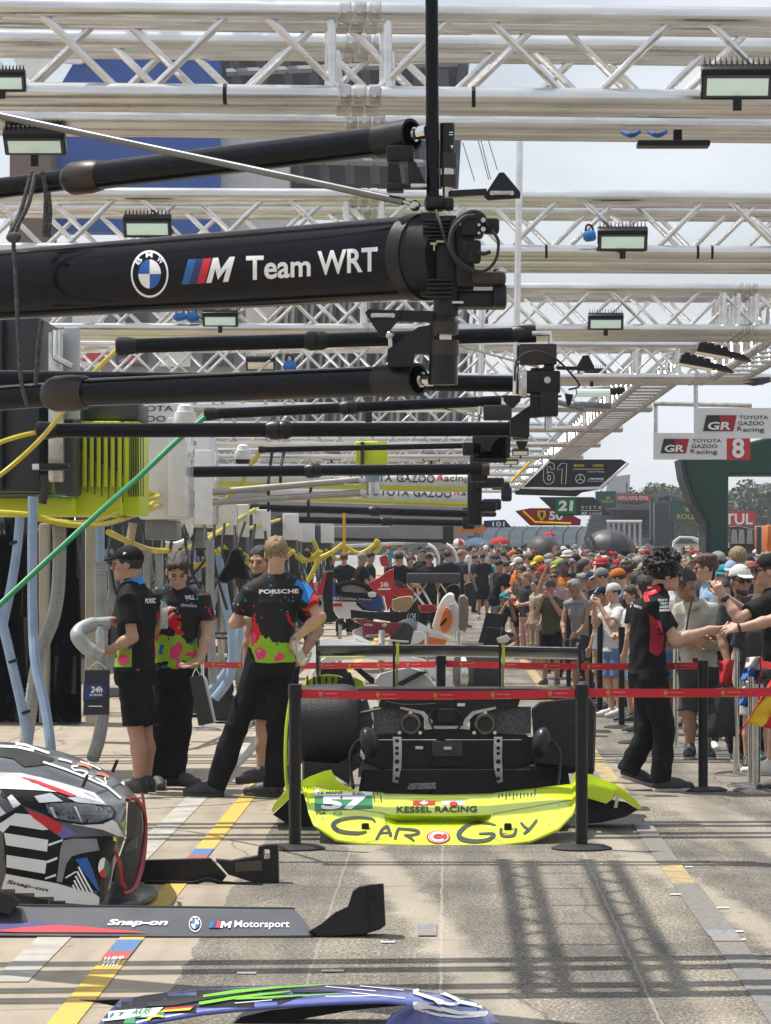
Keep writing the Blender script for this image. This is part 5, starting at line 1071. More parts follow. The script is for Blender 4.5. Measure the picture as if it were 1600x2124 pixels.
# ------------------------------------------------------------------ the crowd: a few poses, each figure an object of its own with its own clothes
POSES = dict(
    down=dict(), hold=dict(eR=(.23, .03, 1.16), wR=(.08, .22, 1.12), eL=(-.23, .03, 1.16), wL=(-.08, .22, 1.12), hdR=(-.8, .5, .1), hdL=(.8, .5, .1), hpitch=.3),
    photo=dict(eR=(.22, .16, 1.22), wR=(.07, .26, 1.50), eL=(-.22, .16, 1.22), wL=(-.07, .26, 1.50), hdR=(-.4, .1, .9), hdL=(.4, .1, .9), curl=.9, hpitch=0.),
    high=dict(eR=(.24, .12, 1.45), wR=(.12, .22, 1.74), eL=(-.235, -.02, 1.15), wL=(-.2, .12, .95), hdR=(-.2, .1, 1), curl=.8),
    lean=dict(pel=(0, -.06, .93), waist=(0, .0, 1.09), chest=(0, .08, 1.25), neck=(0, .16, 1.42), head=(0, .23, 1.575), sR=(.175, .13, 1.36), sL=(-.175, .13, 1.36), eR=(.20, .20, 1.08), wR=(.12, .32, .95), eL=(-.20, .20, 1.08), wL=(-.12, .32, .95), hpitch=.25),
    hips=dict(eR=(.36, -.08, 1.17), wR=(.18, -.02, 1.00), eL=(-.36, -.08, 1.17), wL=(-.18, -.02, 1.00), hdR=(-.8, .3, -.2), hdL=(.8, .3, -.2)),
    crouch=dict(pel=(0, -.12, .40), waist=(0, -.06, .58), chest=(0, .04, .76), neck=(0, .12, .94), head=(0, .18, 1.10), sR=(.17, .08, .89), sL=(-.17, .08, .89), eR=(.20, .26, .70), wR=(.07, .34, .98), eL=(-.20, .26, .70), wL=(-.07, .34, .98), hR=(.09, -.10, .38), kR=(.16, .30, .50), aR=(.14, .06, .09), hL=(-.09, -.10, .38), kL=(-.16, .26, .30), aL=(-.12, -.18, .12), hdR=(-.4, .2, .8), hdL=(.4, .2, .8)))
_PM = {}
def pose_meshes(pose, lod):
    if (pose, lod) in _PM: return _PM[pose, lod]
    J = std(0., **POSES[pose]); h = (.013, .030)[lod]; wr = (.004, 18, 3, (1, 1, .6)) if lod == 0 else None; D = dict(J=J)
    D['body'] = sdf_mesh('person', body_prims(J, lod == 0, 1., .86, .86), h)
    D['tee'] = sdf_mesh('shirt', shirt_prims(J, .55, -.08), h, wr); D['tank'] = sdf_mesh('vest', shirt_prims(J, 0, -.08, slack=.030), h, wr); D['long_sleeve'] = sdf_mesh('jacket', shirt_prims(J, .9, -.08), h, wr)
    D['trousers'] = sdf_mesh('trousers', legs_prims(J, 1.), h, wr); D['shorts'] = sdf_mesh('shorts', legs_prims(J, .45), h, wr)
    for k in ('short', 'long', 'grey', 'curly'): D['hair_' + k] = sdf_mesh('hair', hair_prims(J, k, 5), h * .8, (.003, 90, 2, (1, 1, 1)) if lod == 0 else None)
    D['cap'] = sdf_mesh('cap', cap_prims(J), h * .8); D['brim'] = sdf_mesh('brim', brim_prims(J), h * .5); D['capback'] = sdf_mesh('cap', cap_prims(J, back=True), h * .8); D['brimback'] = sdf_mesh('brim', brim_prims(J, True), h * .5)
    D['bucket'] = sdf_mesh('hat', cap_prims(J, bucket=True), h * .6); D['glasses'] = sdf_mesh('glasses', glass_prims(J, 1.1), h * .4)
    _PM[pose, lod] = D; return D
CL = dict(black=BLACKC, charcoal=DGREYC, grey=GREYC, white=WHITEC, navy=NAVYC, olive=OLIVEC, red=REDC, beige=BEIGEC, pink=PINKC, blue=DENIM, teal=TEALC, orange=ORANGEC, yellow=YELC, lime=LIMEC, pale_blue=LBLUEC, cream=HOOD)
TRZ = dict(black=BLACKT, blue=DENIM, charcoal=DGREYC, beige=BEIGEC, pale_blue=DENIML, olive=OLIVEC, navy=NAVYC, pink=PINKC, grey=GREYC, white=WHITEC)
def crowd(label, px, ytop, d, yaw, pose='down', head=('hair_short', 'brown'), shirt=('tee', 'black'), legs=('shorts', 'black'), skin=0, lod=0, shoe=True, glasses=False, group='spectators behind the rope', ground=0., smax=1.2):
    D = pose_meshes(pose, lod); top = D['J']['head'][2] + (.135 if head[0].startswith('hair') else .145)
    s = min(smax, max(.62, (EYE - (ytop - CY) * d / F) / top)); x = (px - CX) * d / F
    o = bpy.data.objects.new('person', D['body']); COL.objects.link(o); o.location = (x, d, ground); o.scale = (s, s, s); o.rotation_euler = (0, 0, yaw); oslot(o, SK[skin]); tag(o, label, 'person', group)
    hx = Rz(yaw) @ D['J']['head'] * s; o.location.x -= hx[0] * .9
    if shirt: piece({'tee': 'shirt', 'tank': 'vest', 'long_sleeve': 'jacket'}[shirt[0]], D[shirt[0]], CL[shirt[1]], o)
    piece(legs[0], D[legs[0]], TRZ[legs[1]], o)
    if head[0].startswith('hair'): piece('hair', D[head[0]], HAIRM[head[1]], o)
    elif head[0] == 'bucket': piece('hat', D['bucket'], CL[head[1]], o); piece('hair', D['hair_short'], HAIRM['brown'], o)
    else:
        c_ = piece('cap', D[head[0]], CL[head[1]], o); piece('brim', D['brimback' if head[0] == 'capback' else 'brim'], CL[head[2] if len(head) > 2 else head[1]], c_); piece('hair', D['hair_short'], HAIRM['brown'], o)
    if glasses: piece('glasses', D['glasses'], SHADES, o)
    if shoe: shoes(D['J'], o, SHOE_K if (px * 7) % 3 else SHOE_W, SOLE_W, lo=lod > 0)
    return o
PI = math.pi
LEFT, RIGHT, TOCAM, AWAY = PI / 2, -PI / 2, PI, 0.
# near and middle of the rope line: photo x, top of head, distance, facing ...
M_ = [
 ('grey haired man in grey vest stepping out in front of the rope', 1192, 1203, 37.5, TOCAM - .55, 'lean', ('hair_grey', 'grey'), ('tank', 'grey'), ('shorts', 'charcoal'), 1),
 ('photographer in white shirt and white cap with camera at his face', 1272, 1208, 33, LEFT + .45, 'photo', ('capback', 'white'), ('tee', 'white'), ('shorts', 'blue'), 2),
 ('man in orange cap and pale blue shirt facing left', 1283, 1178, 35.5, LEFT - .3, 'hold', ('cap', 'orange'), ('tee', 'pale_blue'), ('shorts', 'beige'), 2),
 ('man in grey cap left of the orange cap', 1247, 1177, 38, LEFT + .2, 'hold', ('cap', 'grey'), ('tee', 'charcoal'), ('shorts', 'olive'), 2),
 ('man in white cap just behind the orange cap', 1297, 1168, 40, LEFT, 'down', ('cap', 'white'), ('tee', 'navy'), ('trousers', 'blue'), 0),
 ('man in dark cap with phone raised left of grey cap', 1226, 1185, 40, LEFT + .5, 'photo', ('cap', 'navy'), ('tee', 'charcoal'), ('shorts', 'black'), 0),
 ('man in dark grey hood beside the curly haired man', 1320, 1183, 34, AWAY + .4, 'down', ('hair_long', 'black'), ('long_sleeve', 'charcoal'), ('trousers', 'black'), 0),
 ('woman with black hair beside the curly haired man', 1336, 1190, 30, AWAY + .6, 'down', ('hair_long', 'black'), ('tee', 'black'), ('shorts', 'black'), 0),
 ('photographer with olive cap pointing a camera from the rope', 1142, 1203, 41, TOCAM - .3, 'photo', ('cap', 'olive'), ('tee', 'olive'), ('shorts', 'black'), 0),
 ('man with swept hair and sunglasses above the olive cap', 1150, 1180, 45, TOCAM - .2, 'high', ('hair_short', 'brown'), ('tee', 'pink'), ('shorts', 'beige'), 0),
 ('man in lime green cap', 1162, 1158, 50, LEFT + .4, 'hold', ('cap', 'lime'), ('tee', 'white'), ('shorts', 'navy'), 0),
 ('bald necked man in dark striped cap seen from behind', 1194, 1149, 46, AWAY + .4, 'down', ('cap', 'black'), ('tee', 'navy'), ('trousers', 'black'), 2),
 ('man in bright red cap behind the grey cap', 1226, 1163, 50, LEFT, 'down', ('cap', 'red'), ('tee', 'charcoal'), ('trousers', 'black'), 0),
 ('woman in white bucket hat with raised arm', 1178, 1140, 52, LEFT + .8, 'high', ('bucket', 'white'), ('tee', 'cream'), ('shorts', 'beige'), 2),
 ('man in yellow cap', 1118, 1152, 52, LEFT + .6, 'hold', ('cap', 'yellow'), ('tee', 'olive'), ('shorts', 'olive'), 0),
 ('man in red cap leaning over a phone below the yellow cap', 1130, 1172, 50, LEFT + .3, 'lean', ('cap', 'red'), ('tee', 'cream'), ('shorts', 'beige'), 0),
 ('man in white cap with red phone in front of the rope line', 1075, 1155, 56, LEFT + .5, 'hold', ('cap', 'white'), ('tee', 'orange'), ('shorts', 'black'), 2),
 ('man in brown top at the front of the rope, hands together', 1083, 1172, 54, LEFT + .8, 'hold', ('hair_short', 'brown'), ('tee', 'olive'), ('shorts', 'black'), 1),
 ('man in olive shirt watching at the rope, arms up', 1104, 1170, 53, LEFT + .4, 'photo', ('hair_short', 'black'), ('tee', 'olive'), ('trousers', 'black'), 0),
 ('fair woman in pink trousers at the rope', 1092, 1186, 51, LEFT + .7, 'hold', ('hair_long', 'blond'), ('tee', 'charcoal'), ('trousers', 'pink'), 2),
 ('man in black shirt and black shorts arms crossed at lane side', 1036, 1160, 62, RIGHT + .3, 'hold', ('hair_short', 'black'), ('tee', 'black'), ('shorts', 'black'), 0),
 ('bearded man in black shirt beside the lane, looking down', 1052, 1162, 60, RIGHT - .4, 'lean', ('hair_short', 'black'), ('tee', 'black'), ('trousers', 'black'), 0),
 ('crouching photographer in dark shirt at the lane edge', 1045, 1228, 54, TOCAM + .5, 'crouch', ('cap', 'teal'), ('tee', 'charcoal'), ('shorts', 'olive'), 1),
 ('crew member in black shorts with back turned, right of the wheel stand', 1002, 1146, 82, AWAY, 'down', ('hair_short', 'black'), ('tee', 'black'), ('shorts', 'black'), 1),
 ('man in teal shirt behind the crew in black shorts', 1022, 1150, 84, LEFT, 'hold', ('hair_short', 'brown'), ('tee', 'teal'), ('trousers', 'blue'), 0),
 ('spectator in pale shirt at the rope with long fair hair', 1068, 1150, 66, LEFT + .9, 'photo', ('hair_long', 'blond'), ('tee', 'white'), ('shorts', 'beige'), 2),
 ('fair haired man in the second row near umbrella', 1530, 1132, 30, TOCAM - 2.6, 'down', ('hair_short', 'blond'), ('tee', 'navy'), ('trousers', 'black'), 2),
 ('man in pale grey hat behind the brown haired man', 1490, 1142, 33, AWAY, 'down', ('cap', 'grey'), ('tee', 'charcoal'), ('trousers', 'black'), 2),
 ('man in blue patterned cap behind the raised phone', 1520, 1160, 30, TOCAM - .3, 'down', ('cap', 'pale_blue'), ('tee', 'navy'), ('trousers', 'black'), 0),
 ('woman in teal head scarf behind the brown haired man', 1503, 1170, 31, TOCAM, 'down', ('bucket', 'teal'), ('tee', 'white'), ('trousers', 'black'), 2),
 ('man in white shirt right behind the curly haired man', 1402, 1168, 31, LEFT + .9, 'hold', ('cap', 'black'), ('tee', 'white'), ('shorts', 'blue'), 1),
 ('man in dark shirt half hidden by the black bollard', 1500, 1200, 27.5, TOCAM + .3, 'hold', ('hair_short', 'black'), ('tee', 'black'), ('trousers', 'charcoal'), 0),
 ('child in grey shorts behind the silver post', 1574, 1232, 25.2, TOCAM, 'down', ('hair_short', 'brown'), ('tee', 'charcoal'), ('shorts', 'white'), 2),
 ('spectator in black shirt and mirrored glasses at the right edge', 1578, 1172, 26.5, TOCAM + .2, 'down', ('cap', 'black'), ('tee', 'white'), ('trousers', 'navy'), 2),
 ('woman in white top between the orange cap and curly haired man', 1310, 1212, 32, LEFT + .3, 'hold', ('hair_long', 'brown'), ('tee', 'white'), ('shorts', 'pale_blue'), 2),
 ('man in khaki shorts standing behind the photographer in white', 1250, 1215, 34.5, LEFT + .6, 'down', ('cap', 'navy'), ('tee', 'grey'), ('shorts', 'beige'), 0),
 ('woman in pale trousers behind the rope posts', 1112, 1200, 47, LEFT + .5, 'down', ('hair_long', 'brown'), ('tee', 'beige'), ('trousers', 'beige'), 2),
 ('man in charcoal shirt behind grey vest, looking left', 1208, 1190, 42, LEFT + .2, 'down', ('hair_grey', 'grey'), ('tee', 'charcoal'), ('trousers', 'black'), 2),
]
for (lb, px, yt, d, yw, po, hd, sh, lg, sk) in M_:
    crowd(lb, px, yt, d, yw, po, hd, sh, lg, sk, lod=0 if d < 60 else 1, glasses='glasses' in lb)
# crew in black among the parked bodywork
for lb, px, yt, d, yw, po, hd in [
 ('crew member in black with back turned under the hanging hoses', 714, 1145, 66, AWAY, 'down', ('hair_short', 'auburn')), ('grey haired crew member in black standing side on', 752, 1146, 62, RIGHT + .4, 'hold', ('hair_short', 'grey')),
 ('crew member in black behind the grey haired one', 770, 1144, 70, RIGHT, 'hold', ('hair_short', 'black')), ('broad crew member in black with back to the camera', 828, 1143, 60, AWAY + .2, 'down', ('hair_short', 'brown')),
 ('crew member in black looking down beside the broad one', 851, 1152, 66, TOCAM + .4, 'hold', ('hair_short', 'brown')), ('crew member in black cap facing the camera', 890, 1148, 68, TOCAM, 'down', ('cap', 'black')),
 ('crew member in black behind the table, arms folded', 878, 1138, 76, TOCAM - .3, 'hold', ('hair_short', 'black')), ('crew member in lettered black shirt seen from behind', 928, 1140, 68, AWAY, 'down', ('hair_short', 'brown')),
 ('tall crew member in dark blue walking right', 958, 1140, 72, RIGHT + .6, 'down', ('hair_short', 'blond')), ('crew member in black near the white spare wing', 985, 1150, 90, RIGHT, 'hold', ('hair_short', 'black')),
 ('crew member in black left of the yellow strap', 690, 1150, 80, RIGHT, 'hold', ('hair_short', 'black')), ('crew member with grey shirt far behind the table', 942, 1135, 96, TOCAM, 'hips', ('hair_short', 'brown'))]:
    crowd(lb, px, yt, d, yw, po, hd, ('tee', 'navy' if 'blue' in lb else 'grey' if 'grey shirt' in lb else 'black'), ('trousers', 'black'), 0, lod=0 if d < 69 else 1, group='crew in black round the parked bodywork')
# the far crowd
rg = random.Random(12); WORD = dict(hair_short='short hair', hair_long='long hair', hair_grey='grey hair', hair_curly='curly hair')
def far(px, yt, d):
    r = rg.random(); sh = rg.choice(['black'] * 4 + ['charcoal'] * 2 + ['white'] * 6 + ['cream', 'pink', 'orange'] + ['navy'] * 2 + ['grey', 'red', 'red', 'olive', 'beige', 'blue', 'teal', 'pale_blue'])
    if r < .5: k = rg.choice(['white', 'white', 'white', 'black', 'black', 'navy', 'red', 'red', 'beige', 'grey', 'orange']); hd = (rg.choice(['cap', 'cap', 'capback', 'bucket']), k); word = k + ' ' + ('hat' if hd[0] == 'bucket' else 'cap')
    else: kk = rg.choice(['hair_short', 'hair_short', 'hair_long', 'hair_grey', 'hair_curly']); k = 'grey' if kk == 'hair_grey' else rg.choice(['brown', 'brown', 'black', 'black', 'blond', 'auburn']); hd = (kk, k); word = (k + ' ' if kk != 'hair_grey' else '') + WORD[kk]
    yw = rg.choice([LEFT, LEFT + .5, TOCAM, AWAY, RIGHT, LEFT - .4, AWAY + .5]) + rg.uniform(-.3, .3); po = rg.choice(['down', 'hold', 'hold', 'photo', 'high', 'hips'])
    where = 'in the distant crowd' if d > 85 else 'beyond the rope'
    crowd('spectator with %s and %s shirt %s' % (word, sh.replace('_', ' '), where), px, yt, d, yw, po, hd, ('tee', sh), (rg.choice(['trousers', 'shorts']), rg.choice(['black', 'blue', 'beige', 'charcoal', 'navy'])), rg.choice([0, 0, 1, 2, 2, 3]), lod=1, shoe=False, group='spectators packed far down the lane', smax=1.3)
for d, x0, x1, n, ymid in ((33, 1345, 1600, 7, 1172), (38, 1260, 1600, 11, 1166), (43, 1200, 1600, 14, 1160), (48, 1140, 1600, 22, 1157), (54, 1110, 1600, 24, 1152), (62, 1070, 1600, 26, 1147), (72, 1060, 1600, 24, 1142), (86, 1040, 1600, 26, 1138), (102, 1000, 1480, 26, 1134), (124, 940, 1400, 26, 1131), (150, 800, 1350, 26, 1128)):
    for i in range(n):
        px = x0 + (x1 - x0) * (i + .5 + rg.uniform(-.35, .35)) / n; far(px, ymid + rg.uniform(-5, 9), d + rg.uniform(-.06, .06) * d)
# ------------------------------------------------------------------ race car bodywork
CARB = mat('carbon_satin', (.009, .0095, .011), .35, 0, c2=(.016, .0165, .019), nscale=60, bump=.08, coat=.12, spec=.3)
CARD = mat('carbon_matt', (.014, .014, .015), .55, 0, c2=(.022, .022, .024), nscale=40, bump=.12, spec=.3)
GREYP = mat('dark_grey_paint', (.065, .070, .080), .3, c2=(.058, .062, .07), nscale=4, coat=.5)
CARW = mat('car_white', (.72, .72, .72), .3, c2=(.69, .69, .69), coat=.5)
CARK = mat('car_black', (.007, .007, .008), .35, coat=.05, spec=.15)
def dens(pts, n=3):
    out = []
    for i, p in enumerate(pts):
        q = pts[(i + 1) % len(pts)]
        for k in range(n): out.append((p[0] + (q[0] - p[0]) * k / n, p[1] + (q[1] - p[1]) * k / n))
    return out
def puff(name, pts, d, th, m, parent=None, r=.10, at=None, round_=True):
    if round_:
        c2 = curve2([*pts, pts[0]], 4)[:-1]; pts = c2
    cx_ = sum(p[0] for p in pts) / len(pts); cy_ = sum(p[1] for p in pts) / len(pts); R_ = []
    for dd, s in ((-.5, 1 - r), (-.42, 1 - r * .35), (-.25, 1), (.25, 1), (.42, 1 - r * .35), (.5, 1 - r)):
        R_.append([P(cx_ + (x - cx_) * s, cy_ + (y - cy_) * s, d + dd * th) for x, y in pts])
    return MB().loft(R_).build(name, m, parent, at=at, smooth=40)
# --- grey, white and black striped car at left, nose towards the lane
Zb = lambda *p: [(a / 4.706, 1530 + b / 4.706) for a, b in p]
car = thing('race_car', 'grey, white and black striped race car with red rimmed grille, nose out at left', 'race car', P(100, 1860, 15.1))
ST = [[(225, 1880, 15.55), (235, 1810, 15.6), (258, 1738, 15.65), (262, 1700, 15.68), (262, 1672, 15.7), (262, 1662, 15.75), (264, 1655, 15.85), (275, 1655, 16.0), (292, 1665, 16.4), (297, 1690, 16.8), (297, 1720, 17.2)],
      [(208, 1882, 15.42), (215, 1805, 15.45), (240, 1735, 15.5), (248, 1705, 15.52), (240, 1685, 15.56), (225, 1668, 15.62), (222, 1655, 15.75), (240, 1640, 15.95), (270, 1640, 16.4), (283, 1655, 16.85), (288, 1680, 17.2)],
      [(180, 1880, 15.35), (185, 1800, 15.36), (205, 1735, 15.4), (210, 1700, 15.42), (200, 1672, 15.5), (180, 1655, 15.6), (172, 1640, 15.75), (195, 1622, 15.95), (240, 1612, 16.45), (262, 1632, 16.95), (270, 1660, 17.25)],
      [(130, 1873, 15.33), (132, 1795, 15.33), (150, 1730, 15.36), (155, 1690, 15.38), (145, 1660, 15.46), (125, 1640, 15.56), (118, 1622, 15.75), (140, 1600, 15.95), (195, 1588, 16.5), (225, 1608, 17.05), (235, 1640, 17.3)],
      [(75, 1862, 15.33), (78, 1785, 15.32), (92, 1715, 15.34), (98, 1675, 15.36), (88, 1645, 15.44), (70, 1625, 15.55), (62, 1610, 15.75), (85, 1583, 15.95), (140, 1565, 16.5), (175, 1585, 17.1), (185, 1620, 17.35)],
      [(8, 1850, 15.36), (4, 1770, 15.33), (16, 1690, 15.33), (30, 1655, 15.36), (24, 1633, 15.44), (12, 1614, 15.55), (5, 1602, 15.75), (25, 1575, 15.95), (75, 1549, 16.5), (115, 1565, 17.1), (125, 1605, 17.35)],
      [(-40, 1850, 15.4), (-45, 1770, 15.37), (-40, 1680, 15.35), (-35, 1645, 15.38), (-45, 1625, 15.45), (-60, 1608, 15.55), (-65, 1598, 15.75), (-50, 1570, 15.95), (0, 1540, 16.5), (40, 1552, 17.1), (55, 1595, 17.35)],
      [(-300, 1850, 15.5), (-300, 1770, 15.45), (-300, 1670, 15.42), (-295, 1635, 15.45), (-300, 1618, 15.5), (-310, 1600, 15.6), (-315, 1590, 15.75), (-300, 1560, 15.95), (-250, 1525, 16.5), (-200, 1540, 17.1), (-190, 1590, 17.35)],
      [(-520, 1850, 15.5), (-520, 1770, 15.45), (-520, 1660, 15.42), (-515, 1620, 15.45), (-520, 1560, 15.6), (-540, 1480, 15.75), (-540, 1430, 15.85), (-520, 1400, 16.0), (-480, 1380, 16.5), (-430, 1400, 17.0), (-420, 1560, 17.35)],
      [(-1100, 1850, 15.5), (-1100, 1770, 15.45), (-1100, 1660, 15.42), (-1095, 1620, 15.45), (-1100, 1540, 15.6), (-1120, 1440, 15.75), (-1120, 1390, 15.85), (-1100, 1370, 16.0), (-1060, 1360, 16.5), (-1000, 1370, 17.0), (-990, 1560, 17.35)],
      [(-1600, 1830, 15.5), (-1600, 1770, 15.45), (-1600, 1660, 15.42), (-1595, 1620, 15.45), (-1600, 1600, 15.6), (-1620, 1590, 15.75), (-1620, 1580, 15.85), (-1600, 1575, 16.0), (-1560, 1570, 16.5), (-1500, 1575, 17.0), (-1490, 1600, 17.35)]]
ST = [[(x, y, d - .5) for x, y, d in r] for r in ST]
rg_ = []
for s_ in ST: rg_.append([Vector(v) for v in smooth_path([P(*q) for q in s_], 4)])
fine_ = []
for i in range(len(rg_[0])):
    fine_.append(smooth_path([r[i] for r in rg_], 5))
rings_ = [[c[k] for c in fine_] for k in range(len(fine_[0]))]
body = MB().loft(rings_, closed=False).build('body', GREYP, car, smooth=60, fixn=True)
cb_ = bvh_of(body)
D_ = lambda nm, shapes, m, off=.003, step=8: decal(nm, shapes, m, car, cb_, off, step)
Q = lambda *p: poly(*Zb(*p))
D_('black_field', [Q((0, 780), (210, 660), (300, 740), (620, 1000), (545, 1420), (60, 1330), (30, 930), (0, 900)), Q((20, 505), (300, 520), (560, 555), (600, 600), (440, 575), (200, 640), (60, 600), (0, 570))], CARK)
D_('black_corner', [Q((620, 985), (900, 965), (1090, 960), (1125, 1000), (1075, 1380), (1010, 1600), (965, 1630), (950, 1500), (560, 1420))], CARK, .004)
D_('white_panel', [Q((0, 350), (200, 352), (400, 398), (600, 450), (920, 545), (1030, 655), (830, 600), (740, 585), (560, 540), (350, 520), (0, 505)), Q((70, 590), (110, 560), (205, 655), (130, 690)), Q((0, 670), (58, 740), (0, 770)), Q((0, 840), (150, 740), (290, 752), (475, 900), (420, 905), (100, 855), (30, 930), (0, 905)),
    Q((40, 930), (470, 1000), (460, 1115), (60, 1050)), Q((65, 1145), (455, 1205), (440, 1330), (65, 1265)), Q((470, 1040), (612, 992), (612, 1012), (475, 1062)), Q((455, 1205), (560, 1165), (560, 1190), (460, 1228)), Q((440, 1368), (545, 1330), (545, 1355), (440, 1385)),
    Q((60, 1330), (560, 1425), (740, 1480), (900, 1515), (965, 1560), (960, 1640), (560, 1610), (240, 1575), (10, 1500)), Q((690, 845), (1080, 800), (1130, 830), (1212, 975), (1150, 962), (1000, 900))], CARW, .006)
for s_ in [stroke([(a / 4.706, 1530 + b / 4.706) for a, b in ((420, 245), (620, 310), (850, 400), (1050, 490), (1180, 600))], 4), stroke([(a / 4.706, 1530 + b / 4.706) for a, b in ((1180, 440), (1300, 520), (1390, 620))], 6), stroke([(a / 4.706, 1530 + b / 4.706) for a, b in ((40, 50), (250, 80), (480, 160))], 5), stroke([(a / 4.706, 1530 + b / 4.706) for a, b in ((0, 90), (170, 100), (330, 135))], 5)]: D_('hood_stripe', [s_], INK_W, .006)
cv = lambda *p: curve2([(a / 4.706, 1530 + b / 4.706) for a, b in p], 4)
D_('white_script', [stroke(cv((760, 285), (700, 290), (720, 320), (800, 330), (850, 350), (820, 375), (900, 390)), 3.5), stroke(cv((780, 240), (900, 280), (980, 320)), 3.2), stroke(cv((830, 230), (1000, 300), (1110, 345)), 3.5), stroke(cv((930, 400), (1000, 440), (1030, 465), (1020, 395)), 3.2), stroke(cv((570, 215), (640, 230), (700, 248)), 4)], INK_W, .006)
D_('orange_script', [stroke(cv((750, 265), (830, 275), (890, 310)), 6), stroke(cv((940, 355), (1000, 365), (1060, 395)), 6)], ORANGE, .006)
D_('red_dart', [Q((200, 395), (330, 420), (600, 515), (750, 580), (690, 585), (600, 555))], INK_R, .008); D_('red_sweep', [Q((240, 690), (310, 722), (520, 795), (610, 860), (600, 925), (540, 940), (470, 890), (330, 790))], INK_R, .008)
D_('violet_sweep', [Q((600, 850), (660, 875), (752, 945), (612, 990), (545, 940), (602, 925))], mat('violet_vinyl', srgb(105, 95, 165), .35), .008)
D_('hood_vent', [Q((0, 115), (280, 140), (540, 212), (430, 272), (240, 290), (130, 210), (0, 190))], BLK_MATT, .005)
D_('headlight_surround', [Q((150, 585), (440, 555), (620, 590), (760, 595), (1085, 680), (1135, 740), (1115, 795), (1000, 845), (800, 855), (540, 810), (430, 745), (210, 655))], CARK, .009)
hl = D_('headlight', [Q((440, 655), (760, 650), (1060, 700), (1100, 745), (1080, 790), (980, 825), (800, 835), (560, 795), (470, 735))], GLASSY, .014)
D_('headlight_highlights', [Q((330, 590), (490, 560), (610, 640), (380, 650)), Q((480, 690), (510, 690), (560, 790), (530, 785)), Q((715, 690), (735, 690), (805, 825), (785, 825)), Q((650, 605), (760, 600), (1050, 680), (740, 650))], mat('painted_highlight', (.42, .45, .48), .15, coat=1.), .017)  # pale shapes paint bright highlights onto the dark headlight glass
D_('brake_duct', [Q((620, 1005), (700, 990), (940, 988), (965, 1100), (800, 1130), (700, 1160), (650, 1230), (605, 1415), (555, 1405), (590, 1080))], GREY_M, .009)
D_('blue_flash', [Q((735, 1190), (850, 1172), (900, 1300), (965, 1500), (950, 1500), (840, 1350))], INK_B, .009)
D_('white_fan', [stroke([(a / 4.706, 1530 + b / 4.706) for a, b in ((765 - 14 * k, 1262 + 44 * k), (895 - 40 * k, 1515 - 7 * k))], 3.6) for k in range(5)] + [stroke([(a / 4.706, 1530 + b / 4.706) for a, b in ((640, 1370), (740, 1310))], 3)], INK_W, .010)
cx_, cy_ = 1002 / 4.706, 1530 + 1270 / 4.706
D_('roundel_white', [disc(cx_, cy_, 11.5, 21, 150, 285, 10)], INK_W, .011); D_('roundel_green', [disc(cx_, cy_, 11.5, 21, -75, 65, 10)], INK_G, .011); D_('roundel_red', [disc(cx_, cy_, 11.5, 21, 65, 150, 10)], INK_R, .011)
D_('lettering', [text_px('Snap-on', Zb((75, 1385), (480, 1475), (462, 1512), (72, 1432)), bold=.03, shear=.15)], INK_K, .010)
D_('fuel_arrow', [Q((1092, 965), (1120, 970), (1125, 1008), (1095, 1008))], LIME, .012)
g_ = MB().loft([[P(q[0], q[1], q[2] - .5) for q in ((232, 1862, 15.7), (240, 1800, 15.7), (262, 1738, 15.75), (264, 1690, 15.8), (266, 1662, 15.9))], [P(q[0], q[1], q[2] - .5) for q in ((276, 1850, 16.2), (290, 1800, 16.4), (297, 1740, 16.6), (296, 1700, 16.6), (288, 1664, 16.5))]], closed=False).build('grille', BLK_MATT, car, smooth=0)
MB().tube(smooth_path([P(q[0], q[1], q[2] - .5) for q in ((264, 1660, 15.72), (279, 1656, 15.8), (290, 1668, 15.95), (300, 1692, 16.1), (301, 1735, 16.1), (293, 1790, 16.0), (281, 1835, 15.85), (270, 1850, 15.75), (255, 1854, 15.65))], 5), .011, n=8).build('grille_rim', mat('grille_red', srgb(150, 28, 38), .4), car)
MB().tube(smooth_path([P(q[0], q[1], q[2] - .5) for q in ((295, 1645, 16.3), (301, 1690, 16.25), (303, 1740, 16.2), (296, 1800, 16.1), (280, 1846, 15.9))], 5), .008, n=8).build('grille_rim', MATS['grille_red'], car)
panel('tow_strap', [(235, 1762), (243, 1766), (252, 1790), (256, 1830), (264, 1842), (260, 1846), (250, 1832), (247, 1800)], 15.05, .01, RED, car)
panel('grille_flap', [(258, 1752), (284, 1738), (283, 1760), (258, 1770)], 15.4, .03, GREY_M, car)
s_pts = [G(x, y, .045) for x, y in ((100, 1878), (205, 1881), (250, 1877), (290, 1869), (318, 1857), (328, 1847), (318, 1838), (285, 1831), (100, 1829))]; s_ = MB(); s_.prism(s_pts, (0, 0, -.03)); s_.build('splitter', CARB, car, bevel=.006)
for (x, y) in ((172, 1632), (234, 1600)): MB().tube([P(x, y, 15.2), P(x + 4, y - 10, 15.18), P(x + 9, y - 22, 15.16)], .009, n=6).build('hood_pin', CARK, car)
D_('hood_seam', [stroke(Zb((830, 600), (900, 565), (1000, 525), (1060, 510), (1150, 465), (1240, 410)), 1.4)], CARK, .005)
